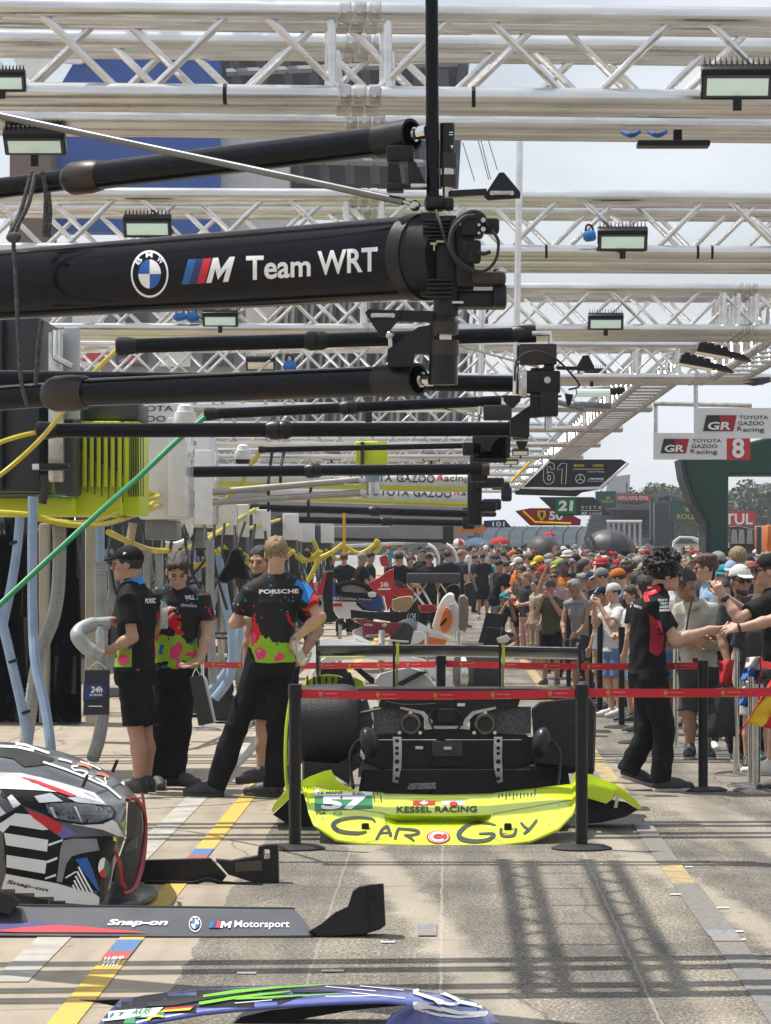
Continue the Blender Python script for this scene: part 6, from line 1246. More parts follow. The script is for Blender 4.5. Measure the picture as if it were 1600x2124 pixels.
# --- the long lettered side skirt in front of it
sk = thing('side_skirt', 'long dark side skirt with white lettering and upturned right end', 'side skirt', G(400, 1944))
def tilt_panel(name, pts, dtop, dbot, m, parent, th=.02, bevel=.004):
    ys = [p[1] for p in pts]; y0, y1 = min(ys), max(ys); q = [P(x, y, dtop + (dbot - dtop) * (y - y0) / (y1 - y0)) for x, y in pts]
    return MB().prism(q, (0, th, .004)).build(name, m, parent, smooth=0, bevel=bevel)
bl = tilt_panel('blade', [(-200, 1876), (0, 1880), (62, 1883), (612, 1889), (632, 1912), (652, 1941), (400, 1943), (0, 1941), (-200, 1938)], 14.32, 14.08, GREYP, sk)
MB().tube([P(-200, 1873, 14.36), P(60, 1881, 14.36), P(300, 1884, 14.35), P(612, 1888, 14.33)], .012, n=8).build('top_edge', CARB, sk)
MB().tube([P(-200, 1941, 14.07), P(0, 1944, 14.07), P(400, 1946, 14.07), P(650, 1946, 14.07)], .008, n=8).build('lower_edge', CARK, sk)
puff('upturned_end', [(640, 1932), (664, 1918), (695, 1893), (722, 1880), (732, 1848), (745, 1838), (768, 1834), (795, 1833), (798, 1870), (801, 1918), (790, 1928), (752, 1940), (660, 1946)], 14.15, .14, CARB, sk, r=.05, round_=False)
panel('end_plate', [(764, 1836), (796, 1833), (800, 1921), (772, 1932)], 14.05, .02, CARB, sk, bevel=.004); panel('bracket', [(758, 1858), (780, 1862), (780, 1866), (758, 1861)], 14.0, .02, CARK, sk)
puff('left_end', [(-60, 1852), (0, 1850), (25, 1856), (44, 1872), (30, 1884), (22, 1900), (0, 1893), (-60, 1900)], 14.25, .1, CARB, sk, r=.05, round_=False)
bb = bvh_of(bl); E_ = lambda nm, shapes, m, off=.003: decal(nm, shapes, m, sk, bb, off, 0)
E_('violet_sweep', [poly((-30, 1916), (65, 1910), (175, 1922), (100, 1926), (-30, 1934))], mat('dim_violet_vinyl', srgb(72, 66, 118), .35)); E_('red_sweep', [poly((40, 1926), (120, 1920), (180, 1924), (310, 1936), (40, 1935), (-20, 1933))], INK_R, .005)
E_('lettering', [text_px('Snap-on', [(225, 1908), (350, 1908), (347, 1924), (222, 1924)], bold=.035, shear=.2), text_px('Motorsport', [(487, 1911), (601, 1911), (600, 1929), (486, 1929)], bold=.012)], INK_W, .005)
roundel(405, 1918, .33, sk, bb, off=.005, step=0); m_mark(433, 1926, 45, 13, sk, bb, off=.006, step=0)
# --- second, unlettered skirt behind
s2 = thing('side_skirt', 'plain black side skirt lying behind the striped nose', 'side skirt', G(430, 1836))
panel('blade', [(200, 1788), (436, 1781), (470, 1818), (462, 1828), (400, 1834), (300, 1832), (200, 1830)], 16.45, .05, CARB, s2, bevel=.004)
panel('end_section', [(446, 1783), (478, 1786), (535, 1776), (536, 1757), (550, 1753), (577, 1752), (579, 1836), (548, 1838), (474, 1815)], 16.4, .07, CARB, s2, bevel=.004)
panel('bronze_insert', [(488, 1790), (543, 1786), (543, 1806), (488, 1808)], 16.38, .01, mat('bronze_carbon', (.09, .07, .045), .4), s2)
MB().tube([P(300, 1830, 16.35), P(400, 1833, 16.35), P(430, 1824, 16.35), P(460, 1832, 16.35), P(545, 1838, 16.3)], .011, n=8).build('lower_edge', CARK, s2)
MB().bbox(P(554, 1772, 16.3), (.03, .03, .05), .006).build('fixing', CHROME, s2)
# --- blue and black fender in the foreground
fd = thing('car_fender', 'black and blue painted fender piece with white swirls at the very bottom', 'fender', G(600, 2150))
out_ = [(248, 2079), (300, 2068), (380, 2058), (460, 2053), (580, 2048), (690, 2047), (780, 2049), (850, 2053), (920, 2063), (970, 2076), (1010, 2096), (1034, 2122), (1040, 2160)]
inn_ = [(180, 2160), (300, 2125), (420, 2104), (500, 2096), (580, 2089), (660, 2084), (740, 2080), (800, 2079), (842, 2083), (846, 2092), (815, 2106), (800, 2124), (790, 2160)]
rings_ = []
for (a, b, t_) in zip(out_, inn_, range(13)):
    rings_.append([P(a[0] + (b[0] - a[0]) * u, a[1] + (b[1] - a[1]) * u - 3 * math.sin(u * math.pi), 11.45 - .42 * u - .05 * math.sin(u * math.pi)) for u in (0, .15, .3, .5, .7, .85, 1)])
FD = mat('blue_violet_paint', srgb(88, 98, 170), .3, c2=srgb(70, 84, 160), nscale=3, coat=1.)
ob = MB().loft(rings_, closed=False).build('panel', FD, fd, smooth=60, solid=.012)
fb = bvh_of(ob); f_ = lambda nm, shapes, m, off=.009: decal(nm, shapes, m, fd, fb, off, 12)
f_('black_end', [poly((248, 2078), (380, 2057), (560, 2047), (700, 2045), (640, 2066), (560, 2094), (470, 2106), (400, 2112), (300, 2126), (180, 2160), (190, 2110))], CARK)
Zf = lambda x, y: (180 + x * .55, 2020 + y * .55)
f_('green_claw', [stroke([Zf(*p) for p in pts], w) for pts, w in (([(440, 95), (560, 78), (720, 62), (900, 52)], [5, 7, 4, 1]), ([(425, 122), (560, 100), (770, 76)], [6, 6, 2]), ([(560, 105), (700, 98), (960, 84)], [4, 4, 1]))], mat('acid_green', srgb(110, 190, 20), .4), .014)
f_('slot', [poly(*[Zf(*p) for p in ((230, 118), (430, 96), (620, 80), (440, 108), (330, 128), (225, 132))]), poly(*[Zf(*p) for p in ((780, 70), (900, 72), (975, 74), (900, 80), (775, 80))])], BLK_MATT, .012)
for s_ in [stroke(curve2([Zf(*p) for p in pts], 5), w) for pts, w in (([(1230, 75), (1300, 70), (1400, 110), (1360, 118), (1270, 92), (1232, 80)], 6), ([(1400, 112), (1480, 130), (1520, 150), (1400, 150), (1290, 125), (1225, 118)], 7), ([(1225, 118), (1300, 150), (1400, 165), (1500, 160)], 5))] + [stroke([Zf(*p) for p in pts], 1.3) for pts in (((900, 58), (1090, 75)), ((1030, 56), (1195, 72)), ((1000, 80), (1200, 102)), ((900, 95), (1100, 92)), ((560, 120), (700, 108)))]: f_('white_swirl', [s_], INK_W, .013)
f_('number_board', [poly(*[Zf(*p) for p in ((150, 175), (270, 152), (380, 155), (470, 200), (400, 240), (120, 240))])], INK_G, .012); f_('number', [ring(*Zf(270, 186), 24, 11, 8, n=20)], INK_Y, .016)
f_('white_board', [poly(*[Zf(*p) for p in ((90, 150), (290, 135), (260, 165), (40, 190))])], INK_W, .012); f_('flag_red', [poly(*[Zf(*p) for p in ((300, 138), (408, 130), (400, 137), (290, 146))])], INK_R, .013); f_('flag_gold', [poly(*[Zf(*p) for p in ((290, 146), (400, 137), (390, 146), (275, 154))])], INK_Y, .013)
f_('board_letters', [text_px('LT', [Zf(100, 158), Zf(160, 152), Zf(140, 168), Zf(85, 174)], bold=.02), text_px('AUS', [Zf(180, 146), Zf(250, 140), Zf(235, 158), Zf(165, 164)], bold=.02)], INK_G, .016)
panel('inner_arch', [(440, 2160), (500, 2110), (560, 2096), (640, 2088), (740, 2084), (800, 2082), (836, 2086), (730, 2096), (640, 2112), (560, 2130), (500, 2160)], 11.5, .12, BLK_MATT, fd)
panel('fin_tip', [(165, 2075), (200, 2076), (246, 2074), (262, 2082), (240, 2088), (200, 2080)], 11.48, .02, CARK, fd)

# --- fluorescent yellow nose standing in the lane
nose = thing('car_nose', 'fluorescent yellow race car nose with number 57 board and cartoonish script', 'car nose', G(915, 1752))
top = [(622, 1618), (640, 1634), (665, 1641), (720, 1643), (790, 1646), (800, 1649), (910, 1651), (1020, 1649), (1030, 1647), (1090, 1640), (1150, 1633), (1188, 1628), (1196, 1606)]
bot = [(637, 1660), (643, 1690), (652, 1712), (697, 1744), (742, 1751), (800, 1754), (910, 1757), (1020, 1756), (1040, 1755), (1102, 1747), (1158, 1722), (1188, 1690), (1198, 1655)]
lin = lambda q: [(a[0] + (b[0] - a[0]) * k / 5, a[1] + (b[1] - a[1]) * k / 5) for a, b in zip(q, q[1:]) for k in range(5)] + [q[-1]]; tp = lin(top); bt = lin(bot); R_ = []
for k, (a, b) in enumerate(zip(tp, bt)):
    t_ = abs(k / (len(tp) - 1) - .5) * 2; row_ = []
    for j in range(29):
        u = j / 28; x = a[0] + (b[0] - a[0]) * u; y = a[1] + (b[1] - a[1]) * u
        d_ = 19.35 - .80 * (u ** .8) + .55 * t_ ** 4
        inx = 1 / (1 + math.exp(-(x - 803) / 3)) * 1 / (1 + math.exp((x - 1013) / 3)); ridge = 1 / (1 + math.exp(-(y - 1695) / .8)) * 1 / (1 + math.exp((y - 1710) / 3.5)); slot = 1 / (1 + math.exp(-(y - 1658) / 1)) * 1 / (1 + math.exp((y - 1667) / 1)) * (1 / (1 + math.exp(-(x - 855) / 2)) / (1 + math.exp((x - 963) / 2)))
        row_.append(P(x, y, d_) + Vector((0, .16 * inx * ridge + .06 * slot, -.03 * inx * ridge)))
    R_.append(row_)
nb = MB().loft(R_, closed=False).build('nose_skin', LIME, nose, smooth=45, solid=.015)
nv = bvh_of(nb); n_ = lambda nm, shapes, m, off=.011, step=9: decal(nm, shapes, m, nose, nv, off, step)
Zn = lambda *p: [(560 + a / 2.051, 1300 + b / 2.051) for a, b in p]
n_('number_board', [poly(*Zn((190, 722), (435, 722), (438, 778), (190, 790)))], INK_G); n_('board_header', [poly(*Zn((190, 702), (262, 692), (320, 700), (436, 710), (436, 724), (190, 724)))], INK_W, .012)
n_('header_letters', [text_px('LE MANS', Zn((205, 708), (310, 706), (310, 718), (205, 719)), bold=.02), text_px('24h', Zn((350, 712), (400, 713), (400, 722), (350, 722)), bold=.02)], INK_K, .014)
n_('number', [text_px('57', Zn((218, 728), (412, 728), (412, 784), (218, 786)), bold=.05)], INK_W, .015)
n_('small_lettering', [text_px('FIA', Zn((195, 793), (240, 793), (240, 804), (195, 804)), bold=.04), ring(*Zn((288, 799))[0], 9, 3.2, 2), text_px('KESSEL RACING', Zn((540, 770), (882, 768), (882, 794), (540, 796)), bold=.025)], INK_K, .014)
n_('flag_red', [poly(*Zn((608, 747), (704, 747), (704, 764), (608, 765)))], INK_R, .013); n_('flag_white', [poly(*Zn((730, 747), (830, 747), (830, 764), (730, 765)))], INK_W, .013); n_('flag_cross', [poly(*Zn((650, 749), (662, 749), (662, 764), (650, 764))), poly(*Zn((640, 754), (672, 754), (672, 760), (640, 760)))], INK_W, .016); n_('flag_disc', [disc(*Zn((782, 760))[0], 9, 4.5)], INK_R, .016)
SCR = mat('dark_script_vinyl', (.04, .042, .038), .4)
sc_ = lambda pts, w: stroke(curve2(Zn(*pts), 6), w)
def taper(pts, ws):
    c_ = curve2(Zn(*pts), 6); n0 = len(c_); return stroke(c_, [float(np.interp(i / (n0 - 1), np.linspace(0, 1, len(ws)), ws)) for i in range(n0)])
n_('script', [taper(((448, 838), (430, 822), (360, 818), (290, 830), (268, 852), (300, 876), (370, 884), (412, 878)), [4, 5, 6, 8, 10, 9, 8, 4]),
              taper(((452, 912), (478, 868), (500, 858), (512, 890), (520, 895)), [5, 6, 7, 7, 4]), taper(((462, 886), (490, 882), (520, 884)), [3, 4, 3]), taper(((532, 910), (545, 870), (560, 866), (622, 872), (632, 884), (600, 892), (570, 892)), [6, 6, 5, 6, 6, 5, 3]), taper(((575, 890), (600, 905), (615, 918)), [6, 6, 3]),
              taper(((962, 850), (920, 840), (850, 848), (808, 880), (812, 905), (860, 918), (920, 914), (948, 900), (950, 886), (890, 886)), [3, 5, 7, 10, 11, 9, 8, 8, 6, 4]), taper(((985, 862), (985, 890), (1010, 897), (1040, 890), (1048, 862)), [6, 7, 6, 7, 6]), taper(((1068, 838), (1085, 858), (1100, 866)), [5, 6, 5]), taper(((1138, 826), (1110, 862), (1080, 888)), [5, 7, 5])], SCR, .013, 7)
n_('badge', [disc(*Zn((717, 901))[0], 25, 13.5)], mat('badge_red', srgb(175, 45, 35), .4), .014, 0); n_('badge_letter', [ring(*Zn((717, 901))[0], 17, 9.5, 6, a0=40, a1=320)], INK_W, .017, 0); n_('badge_rim', [ring(*Zn((717, 901))[0], 21, 11.5, 1.6)], INK_W, .016, 0)
n_('hash_marks', [stroke(Zn((965 + 15 * k, 698 - k), (958 + 15.5 * k, 744 - 3 * abs(k - 4) if k % 2 else 728)), 2.2) for k in range(12)] + [stroke(Zn((440 + 14 * k, 700), (446 + 14 * k, 724 if k % 2 else 752)), 2.0) for k in range(4)] + [stroke(Zn((330 + 16 * k, 690), (332 + 16 * k, 708)), 2.2) for k in range(7)] + [stroke(Zn((140 + 14 * k, 676 + 3 * k), (146 + 14 * k, 692 + 3 * k)), 2.) for k in range(5)], INK_K, .013)
n_('panel_gaps', [stroke([(645, 1668), (800, 1690), (802, 1738), (760, 1750)], .9), stroke([(1186, 1662), (1024, 1690), (1020, 1738), (1050, 1755)], .9)], mat('panel_gap', (.10, .12, .01), .6), .0125)
n_('fasteners', [disc(x, y, 2, 1.2, n=8) for x, y in ((668, 1700), (700, 1712), (1160, 1672), (1140, 1712), (1085, 1742), (735, 1745), (1108, 1655), (790, 1652))], ALU2, .016, 0)
for x in (758, 1054): 
    b = MB(); b.bbox(P(x, 1720, 18.75), (.045, .04, .07), .008); b.bbox(P(x, 1733, 18.7), (.07, .03, .03), .01); b.build('tow_strap', BLK_MATT, nose)
puff('fender_horn', [(562, 1682), (568, 1668), (586, 1648), (610, 1630), (640, 1612), (672, 1600), (688, 1597), (698, 1618), (716, 1630), (742, 1642), (690, 1640), (652, 1632), (622, 1640), (604, 1654), (586, 1670), (566, 1686)], 19.7, .30, LIME, nose, r=.02, round_=False)
puff('inner_liner', [(566, 1690), (600, 1658), (640, 1640), (660, 1700), (640, 1725), (600, 1712)], 19.95, .3, CARD, nose, r=.05, round_=False)
puff('fender_horn', [(1188, 1634), (1192, 1602), (1205, 1600), (1240, 1613), (1275, 1626), (1302, 1644), (1320, 1660), (1333, 1678), (1326, 1680), (1300, 1662), (1282, 1652), (1262, 1656), (1222, 1652), (1192, 1682)], 19.7, .30, LIME, nose, r=.02, round_=False)
puff('lamp_pod', [(1217, 1632), (1230, 1628), (1278, 1640), (1272, 1658), (1258, 1668), (1218, 1656)], 19.5, .2, LIME, nose, r=.05, round_=False)
puff('inner_liner', [(1195, 1660), (1225, 1655), (1262, 1658), (1300, 1664), (1324, 1680), (1300, 1694), (1250, 1706), (1195, 1712)], 19.8, .3, CARD, nose, r=.05, round_=False); panel('liner_bracket', [(1278, 1655), (1285, 1652), (1281, 1676), (1274, 1676)], 19.55, .02, ALU2, nose)
# --- black rear bodywork and wing right behind it
rear = thing('rear_bodywork', 'black rear bodywork with two exhausts, mirrors and wing behind the yellow nose', 'rear bodywork', G(920, 1690))
DR = 20.6
MESHM = mat('perforated_grey', (.42, .41, .39), .5, c2=(.09, .09, .09), nscale=130)  # ground light behind the holes is put into this pale grey
panel('top_rail', [(632, 1432), (760, 1428), (1100, 1428), (1180, 1432), (1232, 1440), (1240, 1450), (1180, 1452), (632, 1452)], DR, .3, CARB, rear, bevel=.01)
panel('centre_panel', [(790, 1450), (1080, 1450), (1075, 1466), (1030, 1470), (985, 1482), (968, 1502), (972, 1512), (1000, 1520), (1090, 1524), (1105, 1534), (770, 1534), (780, 1524), (850, 1520), (880, 1514), (888, 1500), (874, 1482), (830, 1470), (785, 1466)], DR + .02, .04, CARB, rear, bevel=.004)
for a, b in (((775, 1466), (880, 1522)), ((975, 1466), (1102, 1522))): panel('mesh_screen', rect(a[0], a[1], b[0], b[1]), DR + .12, .01, MESHM, rear)
for x in (852, 1007):
    e = MB(); MB().cyl(P(x, 1502, DR - .06), P(x, 1502, DR - .065), .05, n=20).build('exhaust_bore', INK_K, rear); e.rings([(P(x, 1502, DR + .2), .055), (P(x, 1502, DR - .02), .066), (P(x, 1502, DR - .06), .070), (P(x, 1502, DR - .1), .062), (P(x, 1502, DR - .1), .050), (P(x, 1502, DR - .06), .048)], 24, caps=False); ex = e.build('exhaust', mat('burnt_steel', (.22, .15, .10), .35, .9, c2=(.10, .08, .07), nscale=18), rear)
    for dx, dy in ((-23, 18), (20, 18), (0, -24)): MB().cyl(P(x + dx, 1502 + dy, DR - .05), P(x + dx, 1502 + dy, DR - .08), .012, n=10).build('bolt_head', STEEL, rear)
panel('silver_edge', [(830, 1470), (874, 1482), (888, 1500), (880, 1514), (900, 1512), (958, 1512), (975, 1514), (968, 1500), (985, 1482), (1030, 1470), (1028, 1466), (980, 1476), (960, 1496), (962, 1506), (896, 1506), (898, 1496), (880, 1476), (832, 1466)], DR - .01, .02, ALU2, rear)
puff('control_box', rect(910, 1470, 945, 1500), DR - .06, .12, CARD, rear, r=.08, round_=False)
panel('lower_panel', [(762, 1536), (1110, 1536), (1116, 1580), (1060, 1598), (1010, 1606), (850, 1606), (800, 1598), (756, 1580)], DR - .05, .05, CARB, rear, bevel=.006)
puff('jack_plate', rect(897, 1537, 962, 1570), DR - .1, .05, GREY_D, rear, r=.06, round_=False)
for x, y in ((870, 1551), (929, 1552), (957, 1462)): panel('label_sticker', rect(x - 8, y - 3, x + 8, y + 3), DR - .14, .004, INK_W, rear)
for x0, mir in ((815, 1), (1043, -1)):
    o = [(0, 1529), (18, 1529), (19, 1560), (18, 1592), (11, 1626), (-1, 1623), (1, 1575)]
    panel('strut', [(x0 + mir * a, b) for a, b in o], DR - .3, .02, ALU2, rear, bevel=.003)
    for yy, r_ in ((1537, 4), (1552, 4), (1563, 4), (1580, 5), (1597, 4), (1615, 4)): MB().cyl(P(x0 + mir * 9, yy, DR - .29), P(x0 + mir * 9, yy, DR - .303), r_ * DR / F, n=10).build('lightening_hole', BLK_MATT, rear)
panel('diffuser', [(752, 1597), (1178, 1597), (1188, 1652), (742, 1652)], DR - .25, .05, CARD, rear); panel('diffuser_mesh', [(850, 1626), (905, 1624), (905, 1637), (845, 1638)], DR - .28, .01, MESHM, rear)
MB().tube(smooth_path([P(x, y, 20.3) for x, y in ((604, 1440), (595, 1500), (592, 1560), (594, 1620), (600, 1650))], 5), .012, n=6).build('yellow_trim', LIME, rear)
fl = MB(); fl.prism([Vector((P(745, 1600, DR).x, DR + .1, .10)), Vector((P(1180, 1600, DR).x, DR + .1, .10)), Vector((P(1170, 1600, 19.5).x, 19.45, .05)), Vector((P(752, 1600, 19.5).x, 19.45, .05))], (0, 0, -.03)); fl.build('floor', CARD, rear)
for x0, x1 in ((745, 806), (1050, 1110)): panel('floor_mesh', [(x0, 1575), (x1, 1575), (x1 + 4, 1610), (x0 - 2, 1612)], DR - .02, .02, MESHM, rear)
MB().axis(P(604, 1503, DR + .02), P(748, 1503, DR + .02), [(0, .25), (.6, .265), (.80, .262), (.9, .25), (.96, .23), (1, .20)], n=40).build('rear_tyre', mat('perforated_black', (.014, .014, .015), .42, c2=(.035, .035, .035), nscale=120, bump=.4, bscale=140, spec=.3), rear)
panel('upright', [(742, 1455), (762, 1452), (775, 1500), (764, 1535), (742, 1540)], DR, .05, GREY_D, rear); MB().cyl(P(740, 1480, DR), P(790, 1470, DR), .012, n=8).build('wishbone', STEEL, rear); MB().cyl(P(740, 1530, DR), P(800, 1545, DR), .014, n=8).build('wishbone', CARB, rear); MB().cyl(P(1060, 1545, DR), P(1115, 1530, DR), .014, n=8).build('wishbone', CARB, rear)
for q_ in (((905, 1468), (890, 1490), (905, 1520)), ((948, 1475), (962, 1490), (950, 1512), (935, 1518)), ((880, 1545), (895, 1585), (960, 1588)), ((800, 1455), (840, 1462), (905, 1460))): MB().tube(smooth_path([P(*q, DR - .08) for q in q_], 5), .007, n=6).build('wiring', RUBBER, rear)
puff('lower_liner', [(627, 1578), (700, 1584), (742, 1562), (752, 1572), (748, 1590), (728, 1604), (726, 1630), (690, 1606), (640, 1618), (627, 1620)], DR - .3, .5, CARB, rear, r=.06, round_=False)
puff('wheel_liner', [(1103, 1470), (1120, 1456), (1180, 1448), (1226, 1446), (1238, 1466), (1234, 1600), (1110, 1588)], DR - .1, .8, CARD, rear, r=.06, round_=False)
panel('side_rail', [(1100, 1590), (1232, 1596), (1232, 1606), (1100, 1602)], DR - .3, .4, CARD, rear)
for x, sg in ((766, 1), (1123, -1)):
    mm = MB(); mm.ball((0, 0, 0), (.062, .085, .10), 18, 12); c = P(x, 1541, DR - .75)
    mm.v = [Matrix.Rotation(-.25 * sg, 3, 'Y') @ Vector(v) + c for v in mm.v]; mm.build('mirror', CARB, rear)
    MB().tube(smooth_path([P(x - 10 * sg, 1533, DR - .75), P(x - 26 * sg, 1540, DR - .75), P(x - 38 * sg, 1562, DR - .75), P(x - 38 * sg, 1600, DR - .75), P(x - 33 * sg, 1634, DR - .85)], 6), .017, n=10, flat=.7).build('mirror_arm', CARB, rear)
wg = []
for x in np.linspace(659, 1203, 13):
    yo = 1348 + .008 * (x - 659) - 5 * math.cos((x - 931) / 272 * math.pi) * .3
    wg.append([P(x, yo, 21.4) + Vector((0, yy, zz)) for yy, zz in ((-.17, .035), (-.10, .040), (.0, .020), (.12, -.005), (.17, -.02), (.12, -.035), (.0, -.045), (-.10, -.030), (-.16, .015))])
MB().loft(wg).build('rear_wing', mat('wing_carbon', (.05, .06, .065), .15, coat=1.), rear, smooth=60)
wv = bvh_of(rear.children[-1]); decal('wing_swirl', [stroke(curve2(((706, 1349), (730, 1343), (770, 1341), (784, 1343), (760, 1347), (712, 1351)), 4), 3), stroke(curve2(((1105, 1352), (1130, 1350), (1155, 1352)), 4), 3), stroke(curve2(((1010, 1347), (1030, 1346), (1048, 1347)), 4), 3)], INK_W, rear, wv, .004, 8)
panel('end_plate', [(655, 1328), (659, 1330), (662, 1392), (659, 1420), (656, 1390)], 21.25, .35, CARB, rear); panel('end_plate', [(1199, 1340), (1203, 1334), (1206, 1342), (1206, 1396), (1202, 1396)], 21.25, .35, CARB, rear)
for x in (820, 1040):
    panel('wing_support', [(x - 5, 1330), (x, 1330), (x, 1440), (x, 1528), (x - 5, 1528), (x - 5, 1440)], 21.2, .05, CARB, rear); panel('yellow_sticker', rect(x + 2, 1334, x + 8, 1378), 21.18, .03, LIME_P, rear); MB().cyl(P(x + 4, 1378, 21.2), P(x + 3, 1432, 21.2), .008, n=8).build('support_rod', mat('brass_rod', (.35, .30, .14), .35, .7), rear)
panel('wing_bracket', [(800, 1327), (848, 1330), (848, 1333), (800, 1331)], 21.2, .1, ALU2, rear); puff('wing_clamp', [(1030, 1324), (1052, 1316), (1060, 1326), (1052, 1334), (1034, 1334)], 21.2, .1, ALU2, rear, r=.1, round_=False)
arch = thing('wheel_arch_cover', 'yellow wheel arch panel with black slots beside the wing', 'arch cover', G(700, 1650))
puff('panel', [(624, 1434), (630, 1414), (648, 1403), (680, 1399), (702, 1401), (722, 1408), (738, 1404), (756, 1412), (766, 1434)], 21.8, .5, LIME, arch, r=.08, round_=False)
for k in range(6): panel('slot', [(636 + 13 * k, 1406 - abs(k - 3)), (640 + 13 * k, 1405 - abs(k - 3)), (640 + 13 * k, 1426), (636 + 13 * k, 1428)], 21.52, .02, INK_K, arch)
panel('black_fin', [(688, 1434), (702, 1412), (726, 1394), (734, 1412), (740, 1434)], 21.4, .1, CARB, arch)
MB().cyl(P(560, 1480, 20.9), P(598, 1640, 19.9), .012, n=6).build('yellow_rim', LIME, arch) if False else None

# --- stanchions and red belts
def stanchion(label, x, ytop, d, r=.035, steel=False, group='belt posts', base=.175):
    b0 = G(x, CY + EYE * F / d); t = thing('stanchion', label, 'belt post', b0, group); m = STEEL if steel else BLK_SATIN
    z = EYE - (ytop - CY) * d / F
    MB().cyl(b0 + Vector((0, 0, .02)), b0 + Vector((0, 0, z)), r, n=20).build('post', m, t)
    MB().cyl(b0 + Vector((0, 0, z - .075)), b0 + Vector((0, 0, z + .004)), r * 1.12, n=20).build('belt_head', BLK_SATIN if not steel else STEEL, t)
    MB().axis(b0, b0 + Vector((0, 0, .03)), [(0, base), (.3, base), (.75, base * .8), (1, base * .25)], n=32).build('base', m if steel else BLK_MATT, t)
    return t
stanchion('black belt post left of the yellow nose', 612, 1421, 18.3); stanchion('black belt post right of the yellow nose', 1207, 1421, 18.3)
stanchion('black belt post behind the wing', 915, 1358, 23.5); stanchion('tall black belt post right of the curly haired man', 1459, 1371, 22.8)
stanchion('silver post just right of the tall black one', 1528, 1352, 24.4, .024, True); stanchion('silver post under the red and yellow flag, in front', 1571, 1420, 22.75, .024, True); stanchion('silver post under the red and yellow flag, behind', 1558, 1405, 23.2, .02, True); stanchion('silver post behind the curly haired man', 1402, 1318, 28, .024, True)
stanchion('silver post with round base behind the paper bag', 420, 1330, 30.6, .02, True)
stanchion('silver post at left of the spare parts row', 705, 1297, 33, .02, True); stanchion('thicker silver post beside the wine red body', 792, 1308, 31, .03, True); stanchion('silver post in front of the orange wedge', 885, 1310, 31, .02, True); stanchion('silver post right of the orange wedge', 950, 1310, 31, .02, True)
for i, (x, d) in enumerate(((1322, 28.5), (1290, 31), (1245, 34), (1227, 36.5), (1180, 40), (1163, 43), (1147, 46), (1133, 49), (1122, 52), (1112, 56), (1104, 60), (1098, 65))):
    stanchion('black post of the crowd line, seen ' + ['beside the back of the curly haired man', 'under the white photographer', 'left of the blue shorts', 'right of the grey vest', 'left of the grey vest', 'second left of the grey vest', 'third left of the grey vest', 'under the olive cap', 'under the yellow cap', 'below the white cap', 'near the pink trousers', 'farthest of all'][i], x, CY + (EYE - .98) * F / d, d, .03, group='black posts of the crowd line')
def belt(label, a, b, z0, z1=None, sag=.03, w=.05, group='red belts between the posts', marks=True):
    z1 = z0 if z1 is None else z1; A = Vector((a.x, a.y, z0)); B_ = Vector((b.x, b.y, z1)); t = thing('red_belt', label, 'belt', A, group); n = 16; vs = []
    side = (B_ - A).cross(Vector((0, 0, 1))).normalized() * .002; rr = []
    for i in range(n + 1):
        u = i / n; p = A.lerp(B_, u) - Vector((0, 0, sag * 4 * u * (1 - u))); tw = .004 * math.sin(u * 9)
        rr.append([p + side + Vector((0, tw, w / 2)), p + side + Vector((0, -tw, -w / 2)), p - side + Vector((0, -tw, -w / 2)), p - side + Vector((0, tw, w / 2))])
    ob = MB().loft(rr).build('webbing', REDBELT, t, smooth=60)
    if marks:
        L_ = (B_ - A).length; bvv = bvh_of(ob); S = []; T_ = []
        k = .12
        while k < L_ - .1:
            p = A.lerp(B_, k / L_) - Vector((0, 0, sag * 4 * (k / L_) * (1 - k / L_))); x, y = CX + p.x * F / p.y, CY - (p.z - EYE) * F / p.y; s = F / p.y / 360
            S.append(poly((x - 4 * s, y - 5 * s), (x + 4 * s, y - 5 * s), (x + 4 * s, y + 1 * s), (x, y + 6 * s), (x - 4 * s, y + 1 * s))); T_ += [poly(*rect(x + 9 * s, y - 2.5 * s, x + 36 * s, y - .5 * s)), poly(*rect(x - 2 * s, y + 6.5 * s, x + 38 * s, y + 7.6 * s))]; k += .33
        decal('shield_prints', S, mat('shield_gold', srgb(190, 140, 50), .5), t, bvv, .003, 0); decal('print_lines', T_, mat('belt_print', srgb(225, 130, 130), .5), t, bvv, .003, 0)
zt = lambda y, d: EYE - (y - CY) * d / F
belt('red belt right across the yellow nose between its two posts', P(622, 1440, 18.3), P(1196, 1438, 18.3), zt(1439, 18.3), zt(1438, 18.3), sag=.012); belt('red belt from right nose post off to the right edge', P(1219, 1437, 18.3), P(1680, 1434, 18.3), zt(1437, 18.3), zt(1434, 18.3), sag=.006)
belt('red belt behind the men, ending at the post behind the wing', P(424, 1379, 25.5), P(904, 1378, 23.5), zt(1379, 25.5), zt(1378, 23.5), sag=.01, w=.048); belt('red belt behind the wing that ends at the tall black post', P(926, 1377, 23.5), P(1448, 1381, 22.8), zt(1377, 23.5), zt(1381, 22.8), sag=.012, w=.048)
belt('short red belt at right edge beside the flag', P(1580, 1378, 22.9), P(1680, 1392, 22), zt(1378, 22.9), zt(1392, 22), sag=.0, w=.05, marks=False)
belt('red belt in front of the far rope line', P(1060, 1235, 58), P(1150, 1262, 45), zt(1236, 58), zt(1262, 45), sag=.05, marks=False)
